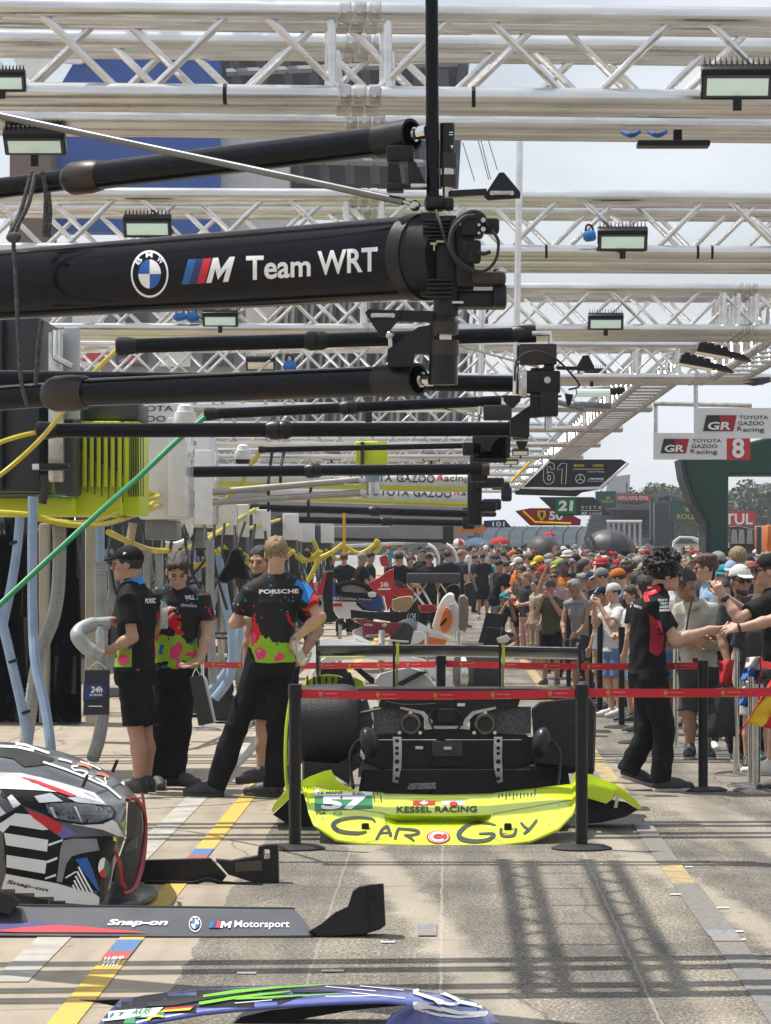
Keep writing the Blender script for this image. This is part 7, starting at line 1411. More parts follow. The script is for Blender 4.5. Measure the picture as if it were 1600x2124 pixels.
# --- flags held at the right
fl_ = thing('flag', 'red, yellow and red flag draped low at the right edge', 'flag', P(1590, 1480, 22.0))
def drape(name, pts0, pts1, m, d, parent, amp=.03):
    rr = []
    for k in range(13):
        u = k / 12; a = Vector(pts0[0]).lerp(Vector(pts0[1]), u); b = Vector(pts1[0]).lerp(Vector(pts1[1]), u)
        rr.append([P(*(a.lerp(b, v)), d + amp * math.sin(u * 7 + v * 3) - .02 * v) for v in (0, .2, .4, .6, .8, 1)])
    return MB().loft(rr, closed=False).build(name, m, parent, smooth=60, solid=.004)
drape('red_stripe', [(1612, 1388), (1532, 1530)], [(1618, 1396), (1536, 1516)], INK_R, 22, fl_); drape('yellow_stripe', [(1618, 1396), (1548, 1500)], [(1650, 1430), (1582, 1508)], INK_Y, 22, fl_); drape('red_stripe', [(1650, 1430), (1582, 1508)], [(1700, 1460), (1640, 1520)], INK_R, 22, fl_)
f2 = thing('flag', 'crumpled blue and white flag hanging over the belt', 'flag', P(1560, 1400, 23.4))
drape('white_part', [(1550, 1364), (1578, 1362)], [(1546, 1385), (1576, 1390)], WHITEC, 23.3, f2); drape('blue_part', [(1546, 1385), (1576, 1390)], [(1536, 1412), (1572, 1412)], mat('flag_blue', srgb(30, 95, 175), .7), 23.3, f2); drape('white_part', [(1544, 1412), (1568, 1412)], [(1538, 1440), (1562, 1436)], WHITEC, 23.3, f2); drape('blue_part', [(1536, 1440), (1562, 1436)], [(1532, 1462), (1552, 1468)], MATS['flag_blue'], 23.3, f2); drape('red_part', [(1578, 1362), (1583, 1366)], [(1572, 1430), (1576, 1432)], REDC, 23.3, f2)
f3 = thing('cloth', 'red and black cloth hanging beside the tall black post', 'cloth', P(1505, 1400, 23.6)); drape('red_part', [(1492, 1372), (1524, 1368)], [(1494, 1420), (1516, 1424)], REDC, 23.6, f3); drape('dark_part', [(1466, 1430), (1524, 1424)], [(1466, 1530), (1526, 1528)], DGREYC, 23.7, f3)
# ------------------------------------------------------------------ spare bodywork parked behind the wing
Z5 = lambda *p: [(640 + a / 3.81, 1140 + b / 3.81) for a, b in p]
WINE = mat('wine_red_paint', srgb(120, 20, 45), .3, coat=.5); GOLD = mat('gold_paint', (.40, .28, .13), .35, .2, coat=.4)
def bw(label, d, name='spare_bodywork', cat='bodywork', px=(800, 1300)): return thing(name, label, cat, G(px[0], CY + EYE * F / d))
def word(t, s, quad, d, m=None, **k): decal('lettering', [text_px(s, quad, **k)], m or INK_W, t, d, step=0)
t = bw('tall red and black fin leaning at left of the blue car', 42, px=(690, 1300)); puff('fin', Z5((100, 260), (130, 175), (160, 168), (200, 165), (188, 470), (238, 555), (205, 575), (130, 585), (118, 420)), 42, .25, CARB, t, .05, round_=False); puff('red_face', Z5((-30, 262), (108, 262), (128, 178), (150, 172), (120, 330), (110, 360), (-30, 380)), 41.8, .1, RED, t, .03, round_=False); word(t, 'ATEC', Z5((46, 300), (50, 250), (75, 250), (70, 345)), 41.6)
t = bw('blue and white closed race car with black framed cockpit', 46, 'race_car', 'race car', (740, 1300))
puff('body', Z5((180, 240), (240, 262), (350, 258), (470, 290), (590, 365), (615, 470), (590, 500), (480, 478), (400, 420), (190, 402)), 46, 1.2, BLUE, t, .08, round_=False); puff('white_flank', Z5((195, 405), (350, 408), (430, 478), (600, 500), (600, 545), (240, 545), (200, 500)), 45.9, 1.1, CARW, t, .06, round_=False); puff('cockpit_window', Z5((250, 285), (350, 272), (440, 290), (520, 345), (505, 362), (260, 350)), 45.5, .3, GREY_L, t, .05, round_=False)
MB().tube(smooth_path([P(*q, 45.3) for q in Z5((250, 350), (240, 290), (290, 265), (370, 262), (460, 295), (530, 360), (400, 362), (260, 352))], 5), .045, n=6).build('window_frame', CARK, t); puff('mirror', Z5((468, 345), (500, 332), (535, 345), (530, 375), (480, 375)), 45, .2, CARW, t); word(t, 'RICHARD MILLE', Z5((200, 374), (505, 374), (505, 400), (200, 400)), 45.35, bold=.02); panel('red_dash', Z5((192, 425), (265, 425), (270, 450), (192, 450)), 45.3, .02, RED, t)
for x in (265, 345): MB().cyl(P(*Z5((x, 545))[0], 45.5), P(*Z5((x, 600))[0], 45.5), .03, n=8).build('trolley_leg', GREY_D, t); MB().ball(P(*Z5((x, 600))[0], 45.5), .07, 10, 6).build('castor', RUBBER, t)
t = bw('bright red upright fin with white 24h lettering', 44, px=(805, 1270)); puff('fin', Z5((470, 262), (560, 220), (640, 158), (676, 150), (672, 430), (625, 488), (600, 372), (560, 362), (490, 300)), 44, .3, RED, t, .04, round_=False); word(t, '24h', Z5((570, 255), (635, 255), (632, 295), (568, 298)), 43.75, bold=.03); panel('white_bar', Z5((550, 308), (650, 305), (648, 318), (548, 320)), 43.78, .02, INK_W, t)
t = bw('low red race car with sloping windscreen behind the fin', 52, 'race_car', 'race car', (840, 1250)); puff('body', Z5((640, 290), (700, 300), (800, 305), (835, 325), (838, 375), (640, 372)), 52, 1.6, RED, t, .08, round_=False); puff('windscreen', Z5((675, 238), (730, 255), (800, 305), (690, 305)), 52, 1.2, GLASSY, t, .1, round_=False); puff('roof', Z5((560, 60), (620, 40), (640, 130), (580, 130)), 60, .8, RED, t, .1)
t = bw('gold metallic curved cowl', 43, px=(835, 1265)); puff('cowl', Z5((660, 395), (720, 375), (815, 368), (835, 430), (815, 480), (740, 488), (665, 478)), 43, .8, GOLD, t, .12)
t = bw('long black wing shaped panel with white script lettering', 38, px=(800, 1310)); puff('blade', Z5((332, 474), (480, 492), (770, 492), (800, 470), (866, 382), (872, 560), (840, 640), (800, 752), (700, 745), (760, 600), (720, 582), (500, 545), (336, 540)), 38, .22, CARB, t, .03, round_=False); word(t, 'LOR', Z5((785, 500), (850, 505), (850, 558), (775, 550)), 37.8, shear=.2)
MB().axis(P(*Z5((745, 680))[0], 37.6), P(*Z5((790, 672))[0], 37.8), [(0, .16), (1, .19)], n=20).build('wheel_hub', GREY_D, t)
t = bw('wine red side body with white sponsor lettering', 37, px=(775, 1320)); puff('flank', Z5((340, 548), (450, 556), (560, 572), (755, 580), (700, 640), (640, 690), (600, 702), (432, 694), (428, 600)), 37.2, .5, WINE, t, .05, round_=False); word(t, 'ATEC', Z5((440, 585), (510, 588), (510, 606), (440, 602)), 36.9, bold=.02); word(t, 'RICHARD MIL', Z5((455, 672), (640, 662), (640, 678), (455, 690)), 36.9, bold=.02); word(t, 'HY', Z5((585, 582), (625, 585), (622, 612), (585, 610)), 36.9, bold=.03)
puff('pillar', Z5((350, 640), (430, 600), (432, 690), (360, 690)), 37.4, .4, CARW, t, .1, round_=False)
t = bw('white and orange wedge shaped nose', 34, px=(900, 1335)); puff('upper', Z5((862, 568), (905, 590), (1000, 640), (1112, 700), (1095, 715), (960, 700), (850, 690)), 34, .7, CARW, t, .06, round_=False); puff('lower', Z5((855, 685), (960, 690), (1095, 712), (1085, 752), (960, 760), (808, 756)), 33.9, .75, ORANGE, t, .05, round_=False); puff('white_corner', Z5((835, 640), (900, 650), (940, 690), (870, 745), (808, 750)), 33.6, .3, CARW, t, .05, round_=False)
t = bw('upright orange and white engine cover', 36.5, px=(935, 1310)); puff('cover', Z5((975, 610), (1015, 480), (1060, 385), (1110, 340), (1150, 352), (1160, 400), (1190, 460), (1185, 600), (1170, 680), (1080, 672), (1000, 640)), 36.5, .6, CARW, t, .1); puff('orange_face', Z5((1035, 600), (1060, 500), (1090, 450), (1130, 490), (1140, 560), (1110, 640), (1060, 660)), 36.1, .3, ORANGE, t, .08); panel('handle_slot', Z5((1040, 595), (1085, 540), (1098, 552), (1052, 606)), 35.9, .02, CARK, t); puff('inner_face', Z5((1110, 430), (1160, 430), (1160, 490), (1110, 480)), 36, .3, GREY_L, t, .08, round_=False)
t = bw('tall narrow grey arched duct beside the orange cover', 37, px=(960, 1310)); puff('duct', Z5((1188, 640), (1186, 380), (1200, 358), (1232, 354), (1262, 385), (1268, 480), (1262, 600), (1240, 655)), 37, .35, mat('duct_grey_gold', (.22, .18, .13), .35, coat=.4), t, .12, round_=False)
t = bw('dark grey flat board leaning in the lane', 34, px=(1015, 1335)); puff('board', Z5((1405, 498), (1542, 510), (1525, 610), (1500, 762), (1335, 762), (1370, 640)), 34, .12, CARD, t, .02, round_=False)
t = bw('second dark board with aluminium bracket right of wing', 26, px=(1030, 1380)); puff('board', [(1012, 1300), (1040, 1305), (1036, 1345), (1000, 1345)], 27, .1, CARD, t, .03, round_=False)
t = bw('white rear body of a prototype behind the wing', 30.5, 'body_shell', 'body shell', (720, 1400))
puff('upper_shell', Z5((0, 900), (40, 790), (80, 712), (140, 698), (300, 715), (520, 752), (540, 790), (300, 800), (150, 830), (60, 900)), 31, 1.1, CARW, t, .06, round_=False); puff('wheel_arch', Z5((60, 900), (140, 840), (300, 815), (480, 830), (580, 850), (780, 838), (900, 862), (1010, 920), (1110, 1000), (1165, 1085), (1070, 1090), (960, 960), (800, 880), (620, 880), (440, 860), (260, 872), (130, 900), (70, 960), (20, 1080), (-40, 1085)), 30.3, .9, CARW, t, .03, round_=False)
puff('engine_tub', Z5((522, 1025), (560, 980), (640, 960), (800, 928), (880, 950), (960, 1010), (1030, 1092), (560, 1092)), 30, .7, GREY_L, t, .08, round_=False); puff('black_tray', Z5((690, 1060), (820, 990), (880, 960), (950, 965), (850, 1020), (740, 1080)), 29.6, .2, CARB, t, .05, round_=False); MB().cyl(P(*Z5((720, 1010))[0], 29.7), P(*Z5((830, 955))[0], 29.7), .03, n=8).build('damper', STEEL, t)
puff('rear_wheel', Z5((60, 960), (120, 900), (220, 890), (300, 940), (330, 1085), (40, 1085)), 31.6, .4, RUBBER, t, .1); puff('louvres', Z5((350, 665), (420, 690), (520, 745), (440, 745), (352, 690)), 31, .3, CARW, t, .06, round_=False); word(t, 'IRES', [(612, 1330), (650, 1330), (650, 1336), (612, 1336)], 30.4, INK_K)
panel('strut', Z5((350, 935), (400, 930), (520, 1020), (520, 1060), (490, 1060)), 30.4, .1, CARB, t)
t = bw('grey and white spare wheel with cover standing in the lane', 30, 'wheel', 'wheel', (1000, 1420)); c0 = P(992, 1400, 30); MB().axis(c0 + Vector((-.16, 0, 0)), c0 + Vector((.14, .1, 0)), [(0, .25), (.08, .30), (.92, .30), (1, .25)], n=28).build('tyre', RUBBER, t); MB().axis(c0 + Vector((-.165, -.003, 0)), c0 + Vector((-.1, 0, 0)), [(0, .2), (1, .21)], n=24).build('rim', STEEL, t)
t = bw('folding table with dark top in front of the crew', 58, 'folding_table', 'table', (898, 1270)); 
MB().bbox(P(900, 1199, 58), (112 * 58 / F, .7, .18), .02).build('table_top', GREY_D, t)
for a, b in (((845, 1210), (885, 1262)), ((885, 1210), (850, 1262)), ((915, 1210), (950, 1262)), ((950, 1210), (912, 1262)), ((870, 1210), (895, 1255))): MB().cyl(P(*a, 58), P(*b, 58), .022, n=8).build('leg', STEEL, t)
t = bw('red plastic tray on the ground', 50, 'tray', 'tray', (888, 1268)); puff('tray_body', Z5((865, 442), (930, 432), (1000, 436), (1034, 488), (950, 498), (890, 500)), 50, .5, RED, t, .05, round_=False); panel('tray_inside', Z5((885, 452), (985, 448), (1005, 480), (900, 488)), 49.7, .02, mat('tray_inner', srgb(150, 25, 30), .5), t)
t = bw('black tyre trolley at the right of the table', 55, 'trolley', 'trolley', (965, 1275)); puff('frame', Z5((1090, 300), (1150, 270), (1200, 300), (1190, 400), (1100, 400)), 55, .5, CARK, t, .1); puff('wheel_stack', Z5((1230, 270), (1300, 260), (1320, 440), (1280, 450), (1240, 410)), 54, .5, RUBBER, t, .1); MB().cyl(P(*Z5((1275, 180))[0], 54), P(*Z5((1330, 330))[0], 54), .03, n=6).build('handle', GREY_M, t)
for k, (a, b) in enumerate(((900, 1128), (1125, 1130))):
    t = bw(['white curved spare panel carried among the crew', 'second white curved spare panel further right'][k], 78, px=(900 + 40 * k, 1250)); x = 896 + 38 * k
    MB().tube(smooth_path([P(x - 8, 1128, 78), P(x + 6, 1138, 78), P(x + 14, 1156, 78), P(x + 14, 1170, 78)], 5), .09, n=8, flat=.4).build('panel', CARW, t)

# ------------------------------------------------------------------ fuel rigs, cabinets and hoses along the garages at left
BEIGE = mat('beige_column', (.36, .32, .25), .7, c2=(.30, .27, .21), nscale=3)
def pbox(name, x0, y0, x1, y1, d, th, m, parent=None, b=.02): return MB().bbox(P((x0 + x1) / 2, (y0 + y1) / 2, d + th / 2), (abs(x1 - x0) * d / F, th, abs(y1 - y0) * d / F), b).build(name, m, parent)
rig = thing('fuel_rig', 'tall dark fuel rig cabinet with silver corner posts at far left', 'fuel rig', G(60, 1520))
for a in ((-90, 662, 28, 1028, 24, 1.2, INK_K), (28, 664, 104, 1028, 24.1, 1.2, mat('near_black_panel', (.022, .024, .028), .45)), (126, 800, 166, 1030, 24.3, .8, mat('rig_side_grey', (.04, .042, .047), .5))): pbox('cabinet', *a, rig)
for a in ((102, 690, 132, 1000, 24.05, .12, ALU2), (134, 680, 165, 870, 24.2, .12, GREY_L)): pbox('corner_post', *a, rig, .008)
MB().cyl(P(117, 685, 23.9), P(117, 742, 23.9), .035, n=14).build('strut_tube', CHROME, rig); MB().cyl(P(112, 740, 23.85), P(150, 760, 23.85), .025, n=10).build('strut_tube', STEEL, rig)
pbox('bracket', 66, 961, 145, 976, 23.8, .12, BLK_SATIN, rig); pbox('label_plate', 67, 962, 81, 974, 23.78, .02, WHITE, rig, .002)
MB().tube(smooth_path([P(90, 985, 23.8), P(95, 1010, 23.8), P(88, 1045, 23.8)], 5), .03, n=8).build('cable_bundle', RUBBER, rig)
lp = thing('lime_cabinet', 'fluorescent yellow slotted cabinet behind the dark fuel rig', 'cabinet', G(220, 1510))
pbox('front', 166, 876, 262, 1074, 24.8, .8, LIME_P, lp); pbox('side', 262, 876, 300, 1072, 25.0, .8, LIME_P, lp); pbox('lower_band', -90, 1033, 168, 1072, 24.6, .8, LIME_P, lp); pbox('dark_top', 166, 838, 300, 876, 25, .8, GREY_D, lp)
panel('slots', [(169, 880), (256, 880), (256, 985), (244, 978), (230, 972), (215, 964), (200, 958), (186, 950), (176, 946), (169, 930)], 24.78, .01, INK_K, lp)
for k in range(7): pbox('fin', 172 + 14.5 * k, 874, 180 + 14.5 * k, 1010, 24.74, .03, LIME_P, lp, .003); 
for k in range(6): panel('slit', rect(181 + 14.5 * k, 950 + 6 * k, 183 + 14.5 * k, 1022 + 4 * k), 24.76, .01, INK_K, lp)
for k in range(7): panel('slit', rect(266 + 5 * k, 880, 268 + 5 * k, 1030), 24.97, .01, INK_K, lp)
def white_cab(label, x0, y0, x1, y1, d, txt):
    t = thing('white_cabinet', label, 'cabinet', G((x0 + x1) / 2, 1500)); pbox('shell', x0, y0, x1, y1, d, .9, WHITE, t, .03); pbox('door', x1 - 32, y0 + 30, x1 + 6, y1 - 6, d - .05, .9, WHITE_G, t, .012); pbox('foot', x0 + 10, y1, x1 - 15, y1 + 40, d + .2, .5, GREY_M, t)
    decal('lettering', [text_px(s, q, bold=.012) for s, q in txt], INK_K, t, d - .02, step=0); return t
white_cab('big white cabinet with cut off black lettering behind yellow one', 296, 838, 388, 1080, 29, [('OTA', [(303, 841), (360, 841), (359, 853), (302, 853)]), ('OO', [(303, 862), (344, 862), (343, 875), (302, 875)])])
white_cab('second white cabinet behind the first, half lettered', 384, 905, 442, 1096, 33, [('oo', [(388, 915), (407, 915), (407, 924), (388, 924)]), ('ng', [(387, 933), (406, 933), (406, 947), (387, 947)])])
for x, y, s, d, lb in ((384, 860, 1., 28.5, 'white domed beacon above the white cabinet'), (504, 938, .75, 36, 'smaller white domed beacon further down')):
    t = thing('beacon', lb, 'beacon', P(x, y + 20 * s, d)); c = P(x, y, d); u = s * d / F
    MB().axis(c - Vector((0, 0, 20 * u)), c + Vector((0, 0, 22 * u)), [(0, 24 * u), (.1, 25 * u), (.6, 22 * u), (.62, 18 * u), (.9, 15 * u), (1, 8 * u)], n=20).build('dome', WHITE_G, t); MB().axis(c - Vector((0, 0, 32 * u)), c - Vector((0, 0, 20 * u)), [(0, 18 * u), (1, 20 * u)], n=14).build('base', BLK_MATT, t)
def hose(label, pts, r, m, rib=0., name='hose', cat='hose', n=9, group=None, k=9):
    q = smooth_path([P(*p) for p in pts], k if not rib else 22); t = thing(name, label, cat, q[-1], group); MB().tube(q, r, n=n, rib=rib).build('hose_body', m, t); return t
hose('straight pale blue hose dropping from the dark rig to the floor', [(68, 1030, 23.5), (67, 1150, 23.5), (68, 1290, 23.5), (74, 1380, 23.4), (92, 1460, 23.3), (104, 1540, 23.2), (106, 1590, 23.2)], .037, BHOSE, .05)
hose('pale blue hose sweeping in from the left edge, lower', [(-30, 1200, 23.2), (0, 1275, 23.2), (28, 1390, 23.2), (50, 1490, 23.2), (62, 1580, 23.2)], .036, BHOSE, .05)
hose('pale blue twin hose strapped to a dark pipe at upper left', [(42, 1060, 23.8), (36, 1130, 23.8), (24, 1210, 23.8), (5, 1300, 23.8)], .035, BHOSE, .05)
for p, d in (((26, 1372), 23.2), ((52, 1478), 23.2), ((31, 1125), 23.8)): MB().cyl(P(p[0] - 1, p[1] - 3, d), P(p[0] + 1, p[1] + 3, d), .041, n=14).build('hose_tie', BLK_MATT, [o for o in COL.objects if o.name.startswith('hose') and o.type == 'EMPTY'][1 if d < 23.5 else 2])
hose('ribbed grey hose curving behind the pale blue ones', [(122, 1090, 25), (124, 1140, 25), (120, 1230, 25), (108, 1290, 25), (88, 1340, 25), (74, 1400, 25), (60, 1500, 25), (52, 1560, 25)], .052, CHOSE, .10, k=9)
hose('ribbed grey hose hanging straight behind the man in cap', [(208, 1165, 24), (210, 1250, 24), (212, 1400, 24), (214, 1470, 24), (206, 1530, 23.9), (192, 1575, 23.8)], .048, CHOSE, .10)
hose('smooth grey pipe over the ribbed one behind the cap man', [(207, 1085, 24), (208, 1130, 24), (208, 1168, 24)], .034, BHOSE)
for k, (x, y0, y1, lb) in enumerate(((305, 1140, 1290, 'ribbed hose between cap man and the man looking down'), (330, 1150, 1260, 'second ribbed hose behind the man looking down'), (436, 1120, 1420, 'ribbed hose right of the man looking down'), (268, 1085, 1180, 'beige ribbed hose above the black cap'))):
    hose(lb, [(x + (8 if k == 3 else 0), y0, 29), (x, (y0 + y1) / 2, 29), (x - 8 + 14 * (k == 2), y1, 29)], .038, CHOSE if k < 3 else mat('beige_hose', (.42, .34, .25), .5), .10)
Y = lambda label, pts, r=.034: hose(label, pts, r * .62, YHOSE, group='yellow air hoses slung between the rigs')
Y('yellow hose from upper pipe mouth sweeping down to left edge', [(252, 718, 18), (215, 752, 18.5), (170, 800, 19), (120, 868, 19.5), (70, 925, 20), (0, 985, 20), (-50, 1010, 20)], .025)
Y('yellow hose from lower pipe mouth to the left edge', [(88, 894, 20.5), (40, 905, 20.4), (0, 918, 20.4), (-60, 945, 20.4)], .025)
Y('yellow hose drooping below the lime cabinet, upper strand', [(-20, 1062, 23.5), (60, 1068, 23.5), (120, 1082, 23.6), (190, 1082, 24), (250, 1058, 25), (295, 1030, 27), (345, 1028, 30)])
Y('yellow hose drooping below the lime cabinet, lower strand', [(60, 1072, 23.5), (140, 1088, 23.6), (210, 1088, 24), (280, 1068, 26), (330, 1050, 29), (352, 1040, 31)])
Y('yellow hose coiled in a loop beside the slotted cabinet', [(280, 1062, 27), (276, 1040, 27), (300, 1022, 27.2), (322, 1030, 27.3), (312, 1050, 27.1), (290, 1062, 27), (275, 1055, 27), (300, 1040, 27), (330, 1030, 27.2)])
Y('yellow hose hanging from the far dark pipe to the heads of the men', [(528, 1056, 52), (480, 1085, 44), (430, 1118, 36), (380, 1138, 32), (310, 1140, 30), (225, 1104, 28)], .045)
Y('yellow hose from far dark pipe, middle strand', [(535, 1055, 56), (500, 1075, 48), (450, 1105, 42), (395, 1113, 38)], .05)
Y('yellow hose from far dark pipe, lower strand', [(580, 1078, 60), (520, 1095, 52), (450, 1112, 46), (400, 1108, 40)], .05)
Y('yellow hose dropping from the thin upper pipe', [(542, 934, 34), (520, 965, 34), (495, 1010, 34), (450, 1050, 34), (400, 1075, 34), (378, 1092, 34)], .035)
Y('yellow hose draped over the far racks, left loop', [(590, 1145, 75), (630, 1165, 75), (680, 1150, 75), (712, 1128, 75)], .09)
Y('yellow hose draped over the far racks, right loop', [(712, 1130, 80), (745, 1148, 80), (775, 1132, 80), (782, 1122, 80), (788, 1136, 80), (776, 1148, 80)], .09)
Y('yellow hose hanging to the floor far left of crew', [(650, 1120, 70), (660, 1160, 70), (630, 1220, 70), (610, 1250, 70)], .08)
G_ = lambda label, pts, r: hose(label, pts, r, GHOSE, group='green hoses')
G_('long bright green hose running diagonally across the left side', [(434, 858, 23), (370, 912, 22.8), (300, 978, 22.5), (220, 1050, 22), (120, 1142, 21.6), (0, 1254, 21.2), (-60, 1310, 21)], .019)
G_('short green hose joining the diagonal one from a pipe mouth', [(272, 980, 30), (235, 1002, 29), (180, 1030, 28), (120, 1034, 27)], .036)
hose('thick black hose hanging in a loop under the white boom', [(438, 1000, 36), (428, 1050, 35), (400, 1098, 34), (360, 1098, 33), (322, 1072, 32)], .05, RUBBER)
hose('bent silver pipe above the man looking down', [(390, 1085, 31), (395, 1115, 31), (370, 1132, 31), (335, 1130, 31)], .045, STEEL)
for k, (x0, x1) in enumerate(((84, 102), (180, 214))):
    t = thing('beige_column', ['beige column behind the pale blue hoses', 'beige column behind the cap man'][k], 'column', G(x0, 1500)); pbox('shaft', x0, 1085, x1, 1500, 31.5 - 3 * k, .3, BEIGE, t)
t = thing('black_tarpaulin', 'black plastic sheeting hung over the garage front', 'tarpaulin', G(80, 1500)); rr = []
for k in range(41): x = -200 + k * 9.2; rr.append([P(x, y, 32 + .22 * math.sin(k * .9 + y * .004) + .12 * math.sin(k * 2.1 + y * .01)) for y in (1060, 1130, 1200, 1280, 1360, 1440, 1498)])
MB().loft(rr, closed=False).build('sheet', mat('black_plastic', (.008, .008, .009), .22, bump=.3, bscale=9), t, smooth=60, solid=.01); pbox('bottom_frame', 110, 1500, 170, 1512, 31.5, .5, GREY_D, t)
t = thing('garage_front', 'dark garage front wall behind the rigs', 'building', (-6.2, 60, 0)); MB().box((-6.2, 80, 1.6), (.3, 95, 3.2)).build('wall', mat('garage_wall', (.07, .07, .07), .7, c2=(.035, .035, .035), nscale=1.2), t)
for k in range(12): MB().box((-6.0, 37 + 7 * k, 1.3), (.25, 4.4, 2.5)).build('door_opening', BLK_MATT, t)
# repeated rigs further down the garages
r0 = thing('service_rack', '', 'rack', (-3.4, 38, 0), 'hose racks along the garage fronts'); B_ = MB
B_().bbox((-3.5, 38, 2.0), (.9, .9, .75), .03).build('cabinet', GREY_D, r0); B_().bbox((-3.15, 37.5, 2.2), (.3, .1, .5), .02).build('white_box', WHITE, r0)
for dx in (-.3, .25): B_().bbox((-3.5 + dx, 38, .85), (.09, .09, 1.7), .01).build('post', STEEL, r0)
B_().bbox((-3.5, 38, .06), (.9, .8, .12), .02).build('base', GREY_M, r0); B_().bbox((-3.75, 38.1, 1.1), (.16, .2, .9), .02).build('gas_bottle', GREY_L, r0)
for k, (dx, m) in enumerate(((-.42, CHOSE), (-.1, BHOSE), (.1, CHOSE), (.36, RUBBER))): B_().tube(smooth_path([(-3.5 + dx, 37.5, 1.75), (-3.5 + dx + .04, 37.45, 1.2), (-3.5 + dx * 1.3, 37.4, .6), (-3.5 + dx * 1.6 + .1, 37.3, .05)], 7), .05, n=8, rib=.08).build('hose', m, r0)
B_().tube(smooth_path([(-3.2, 37.5, 1.8), (-2.9, 37.6, 1.55), (-2.6, 37.4, 1.75)], 6), .04, n=8).build('yellow_loop', YHOSE, r0); B_().bbox((-3.6, 37.6, 1.62), (.7, .1, .10), .01).build('manifold', ALU2, r0)
for k in range(7): B_().axis((-3.9 + .13 * k, 37.5, 1.38 + .07 * (k % 3)), (-3.9 + .13 * k, 37.5, 1.62), [(0, .03), (.4, .03), (.4, .048), (.6, .048), (.6, .03), (1, .03)], n=10).build('valve', (STEEL, ALU2, BLK_SATIN)[k % 3], r0)
for k in range(5): B_().tube(smooth_path([(-3.9 + .2 * k, 37.42, 1.7), (-3.8 + .22 * k, 37.36, 1.2 - .1 * k % .3), (-3.55 + .13 * k, 37.4, 1.45)], 7), .016, n=6).build('cable', RUBBER, r0)
for i in range(9):
    o = r0 if i == 0 else copy_tree(r0); o.location = (-3.45 + .02 * i + (.2 if i % 3 == 1 else 0), 38 + 5.6 * i, 0); o['label'] = 'hose rack with dark cabinet and grey hoses, %s along the garage fronts' % ['nearest', 'second', 'third', 'fourth', 'fifth', 'sixth', 'seventh', 'eighth', 'farthest'][i]
rq = random.Random(4)
for k in range(16):
    x = 235 + 21 * k; y = 1088 + rq.uniform(-8, 24); hose('thin black cable dangling among the garage racks', [(x, y, 31), (x + rq.uniform(-15, 15), y + rq.uniform(60, 110), 30.8), (x + rq.uniform(15, 60), y + rq.uniform(20, 190), 31)], .014, RUBBER, name='cable', cat='cable', group='dangling cables')
hose('pale blue hose curving down behind the paper bag', [(452, 1150, 31), (468, 1250, 31), (482, 1320, 31), (478, 1400, 31), (445, 1450, 31)], .045, BHOSE, .05)
hose('second pale blue hose looping low behind the paper bag', [(500, 1240, 31.4), (496, 1320, 31.4), (470, 1390, 31.4), (430, 1440, 31.4), (415, 1470, 31.4)], .04, BHOSE, .05)
hose('ribbed grey hose lying near the black kit bag', [(520, 1290, 32), (500, 1380, 32), (505, 1450, 32), (540, 1500, 31.6)], .05, CHOSE, .1)
t = thing('kit_bag', 'black kit bag on the floor behind the men', 'bag', G(465, 1492)); puff('bag', [(438, 1440), (455, 1428), (478, 1436), (490, 1455), (492, 1490), (462, 1496), (440, 1488)], 32, .4, RUBBER, t, .12); puff('flap', [(462, 1425), (476, 1402), (486, 1430), (474, 1448)], 31.8, .1, CARB, t, .1)
t = thing('banner_board', 'narrow dark banner with white lettering behind the two men', 'banner', P(470, 1320, 31.8)); panel('board', rect(436, 1312, 504, 1326), 31.8, .05, INK_K, t); dl_ = [text_px('PORSCHE eModels', [(442, 1316), (500, 1316), (500, 1322), (442, 1322)])]; decal('lettering', dl_, INK_W, t, 31.78, step=0)
t = thing('tool_cabinet', 'dark tool cabinet standing behind the man looking down', 'cabinet', G(400, 1480)); pbox('cabinet_body', 372, 1275, 440, 1478, 33, .6, GREY_D, t); pbox('drawer', 378, 1300, 434, 1345, 32.96, .05, CARD, t); pbox('drawer', 378, 1352, 434, 1400, 32.96, .05, CARD, t); pbox('top_tray', 368, 1266, 444, 1277, 32.95, .65, STEEL, t)
t = thing('black_coat', 'black jacket hanging behind the two men in team shirts', 'jacket', P(488, 1200, 30)); puff('cloth', [(480, 1140), (496, 1138), (512, 1180), (514, 1205), (490, 1200), (468, 1210), (452, 1200), (468, 1170)], 30, .25, BLACKC, t, .15)
t = thing('duct', 'curved pale grey plastic duct held by the man in cap', 'duct', P(190, 1325, 22.4)); MB().tube(smooth_path([P(226, 1292, 22.45), P(190, 1296, 22.4), P(166, 1308, 22.35), P(162, 1322, 22.3), P(182, 1345, 22.3), P(212, 1362, 22.3)], 7), [.045] * 6 + [.052] * 26 + [.042] * 4, n=14).build('duct_body', mat('grey_plastic', (.38, .39, .38), .4), t)
def bottle(label, x, y, h, d, tilt=0.):
    c = P(x, y, d); t = thing('water_bottle', label, 'bottle', c - Vector((0, 0, h / 2))); R = Matrix.Rotation(tilt, 3, 'Y'); v = lambda z: c + R @ Vector((0, 0, z))
    MB().rings([(v(-h * .5), .026), (v(-h * .46), .031), (v(-h * .1), .031), (v(-h * .06), .029), (v(h * .2), .031), (v(h * .38), .014)], 16).build('bottle_body', mat('clear_plastic', (.55, .60, .63), .08, alpha=.42, coat=1.), t); MB().rings([(v(h * .38), .016), (v(h * .46), .016)], 12).build('cap', mat('bottle_cap', (.04, .22, .36), .4), t)
bottle('clear bottle with blue cap held by man looking down', 340, 1272, .22, 22.6); bottle('clear bottle in the crook of the cap man', 208, 1322, .2, 22.25); bottle('crumpled clear bottle at the hip of the blond man', 619, 1350, .21, 22.0, -.35)
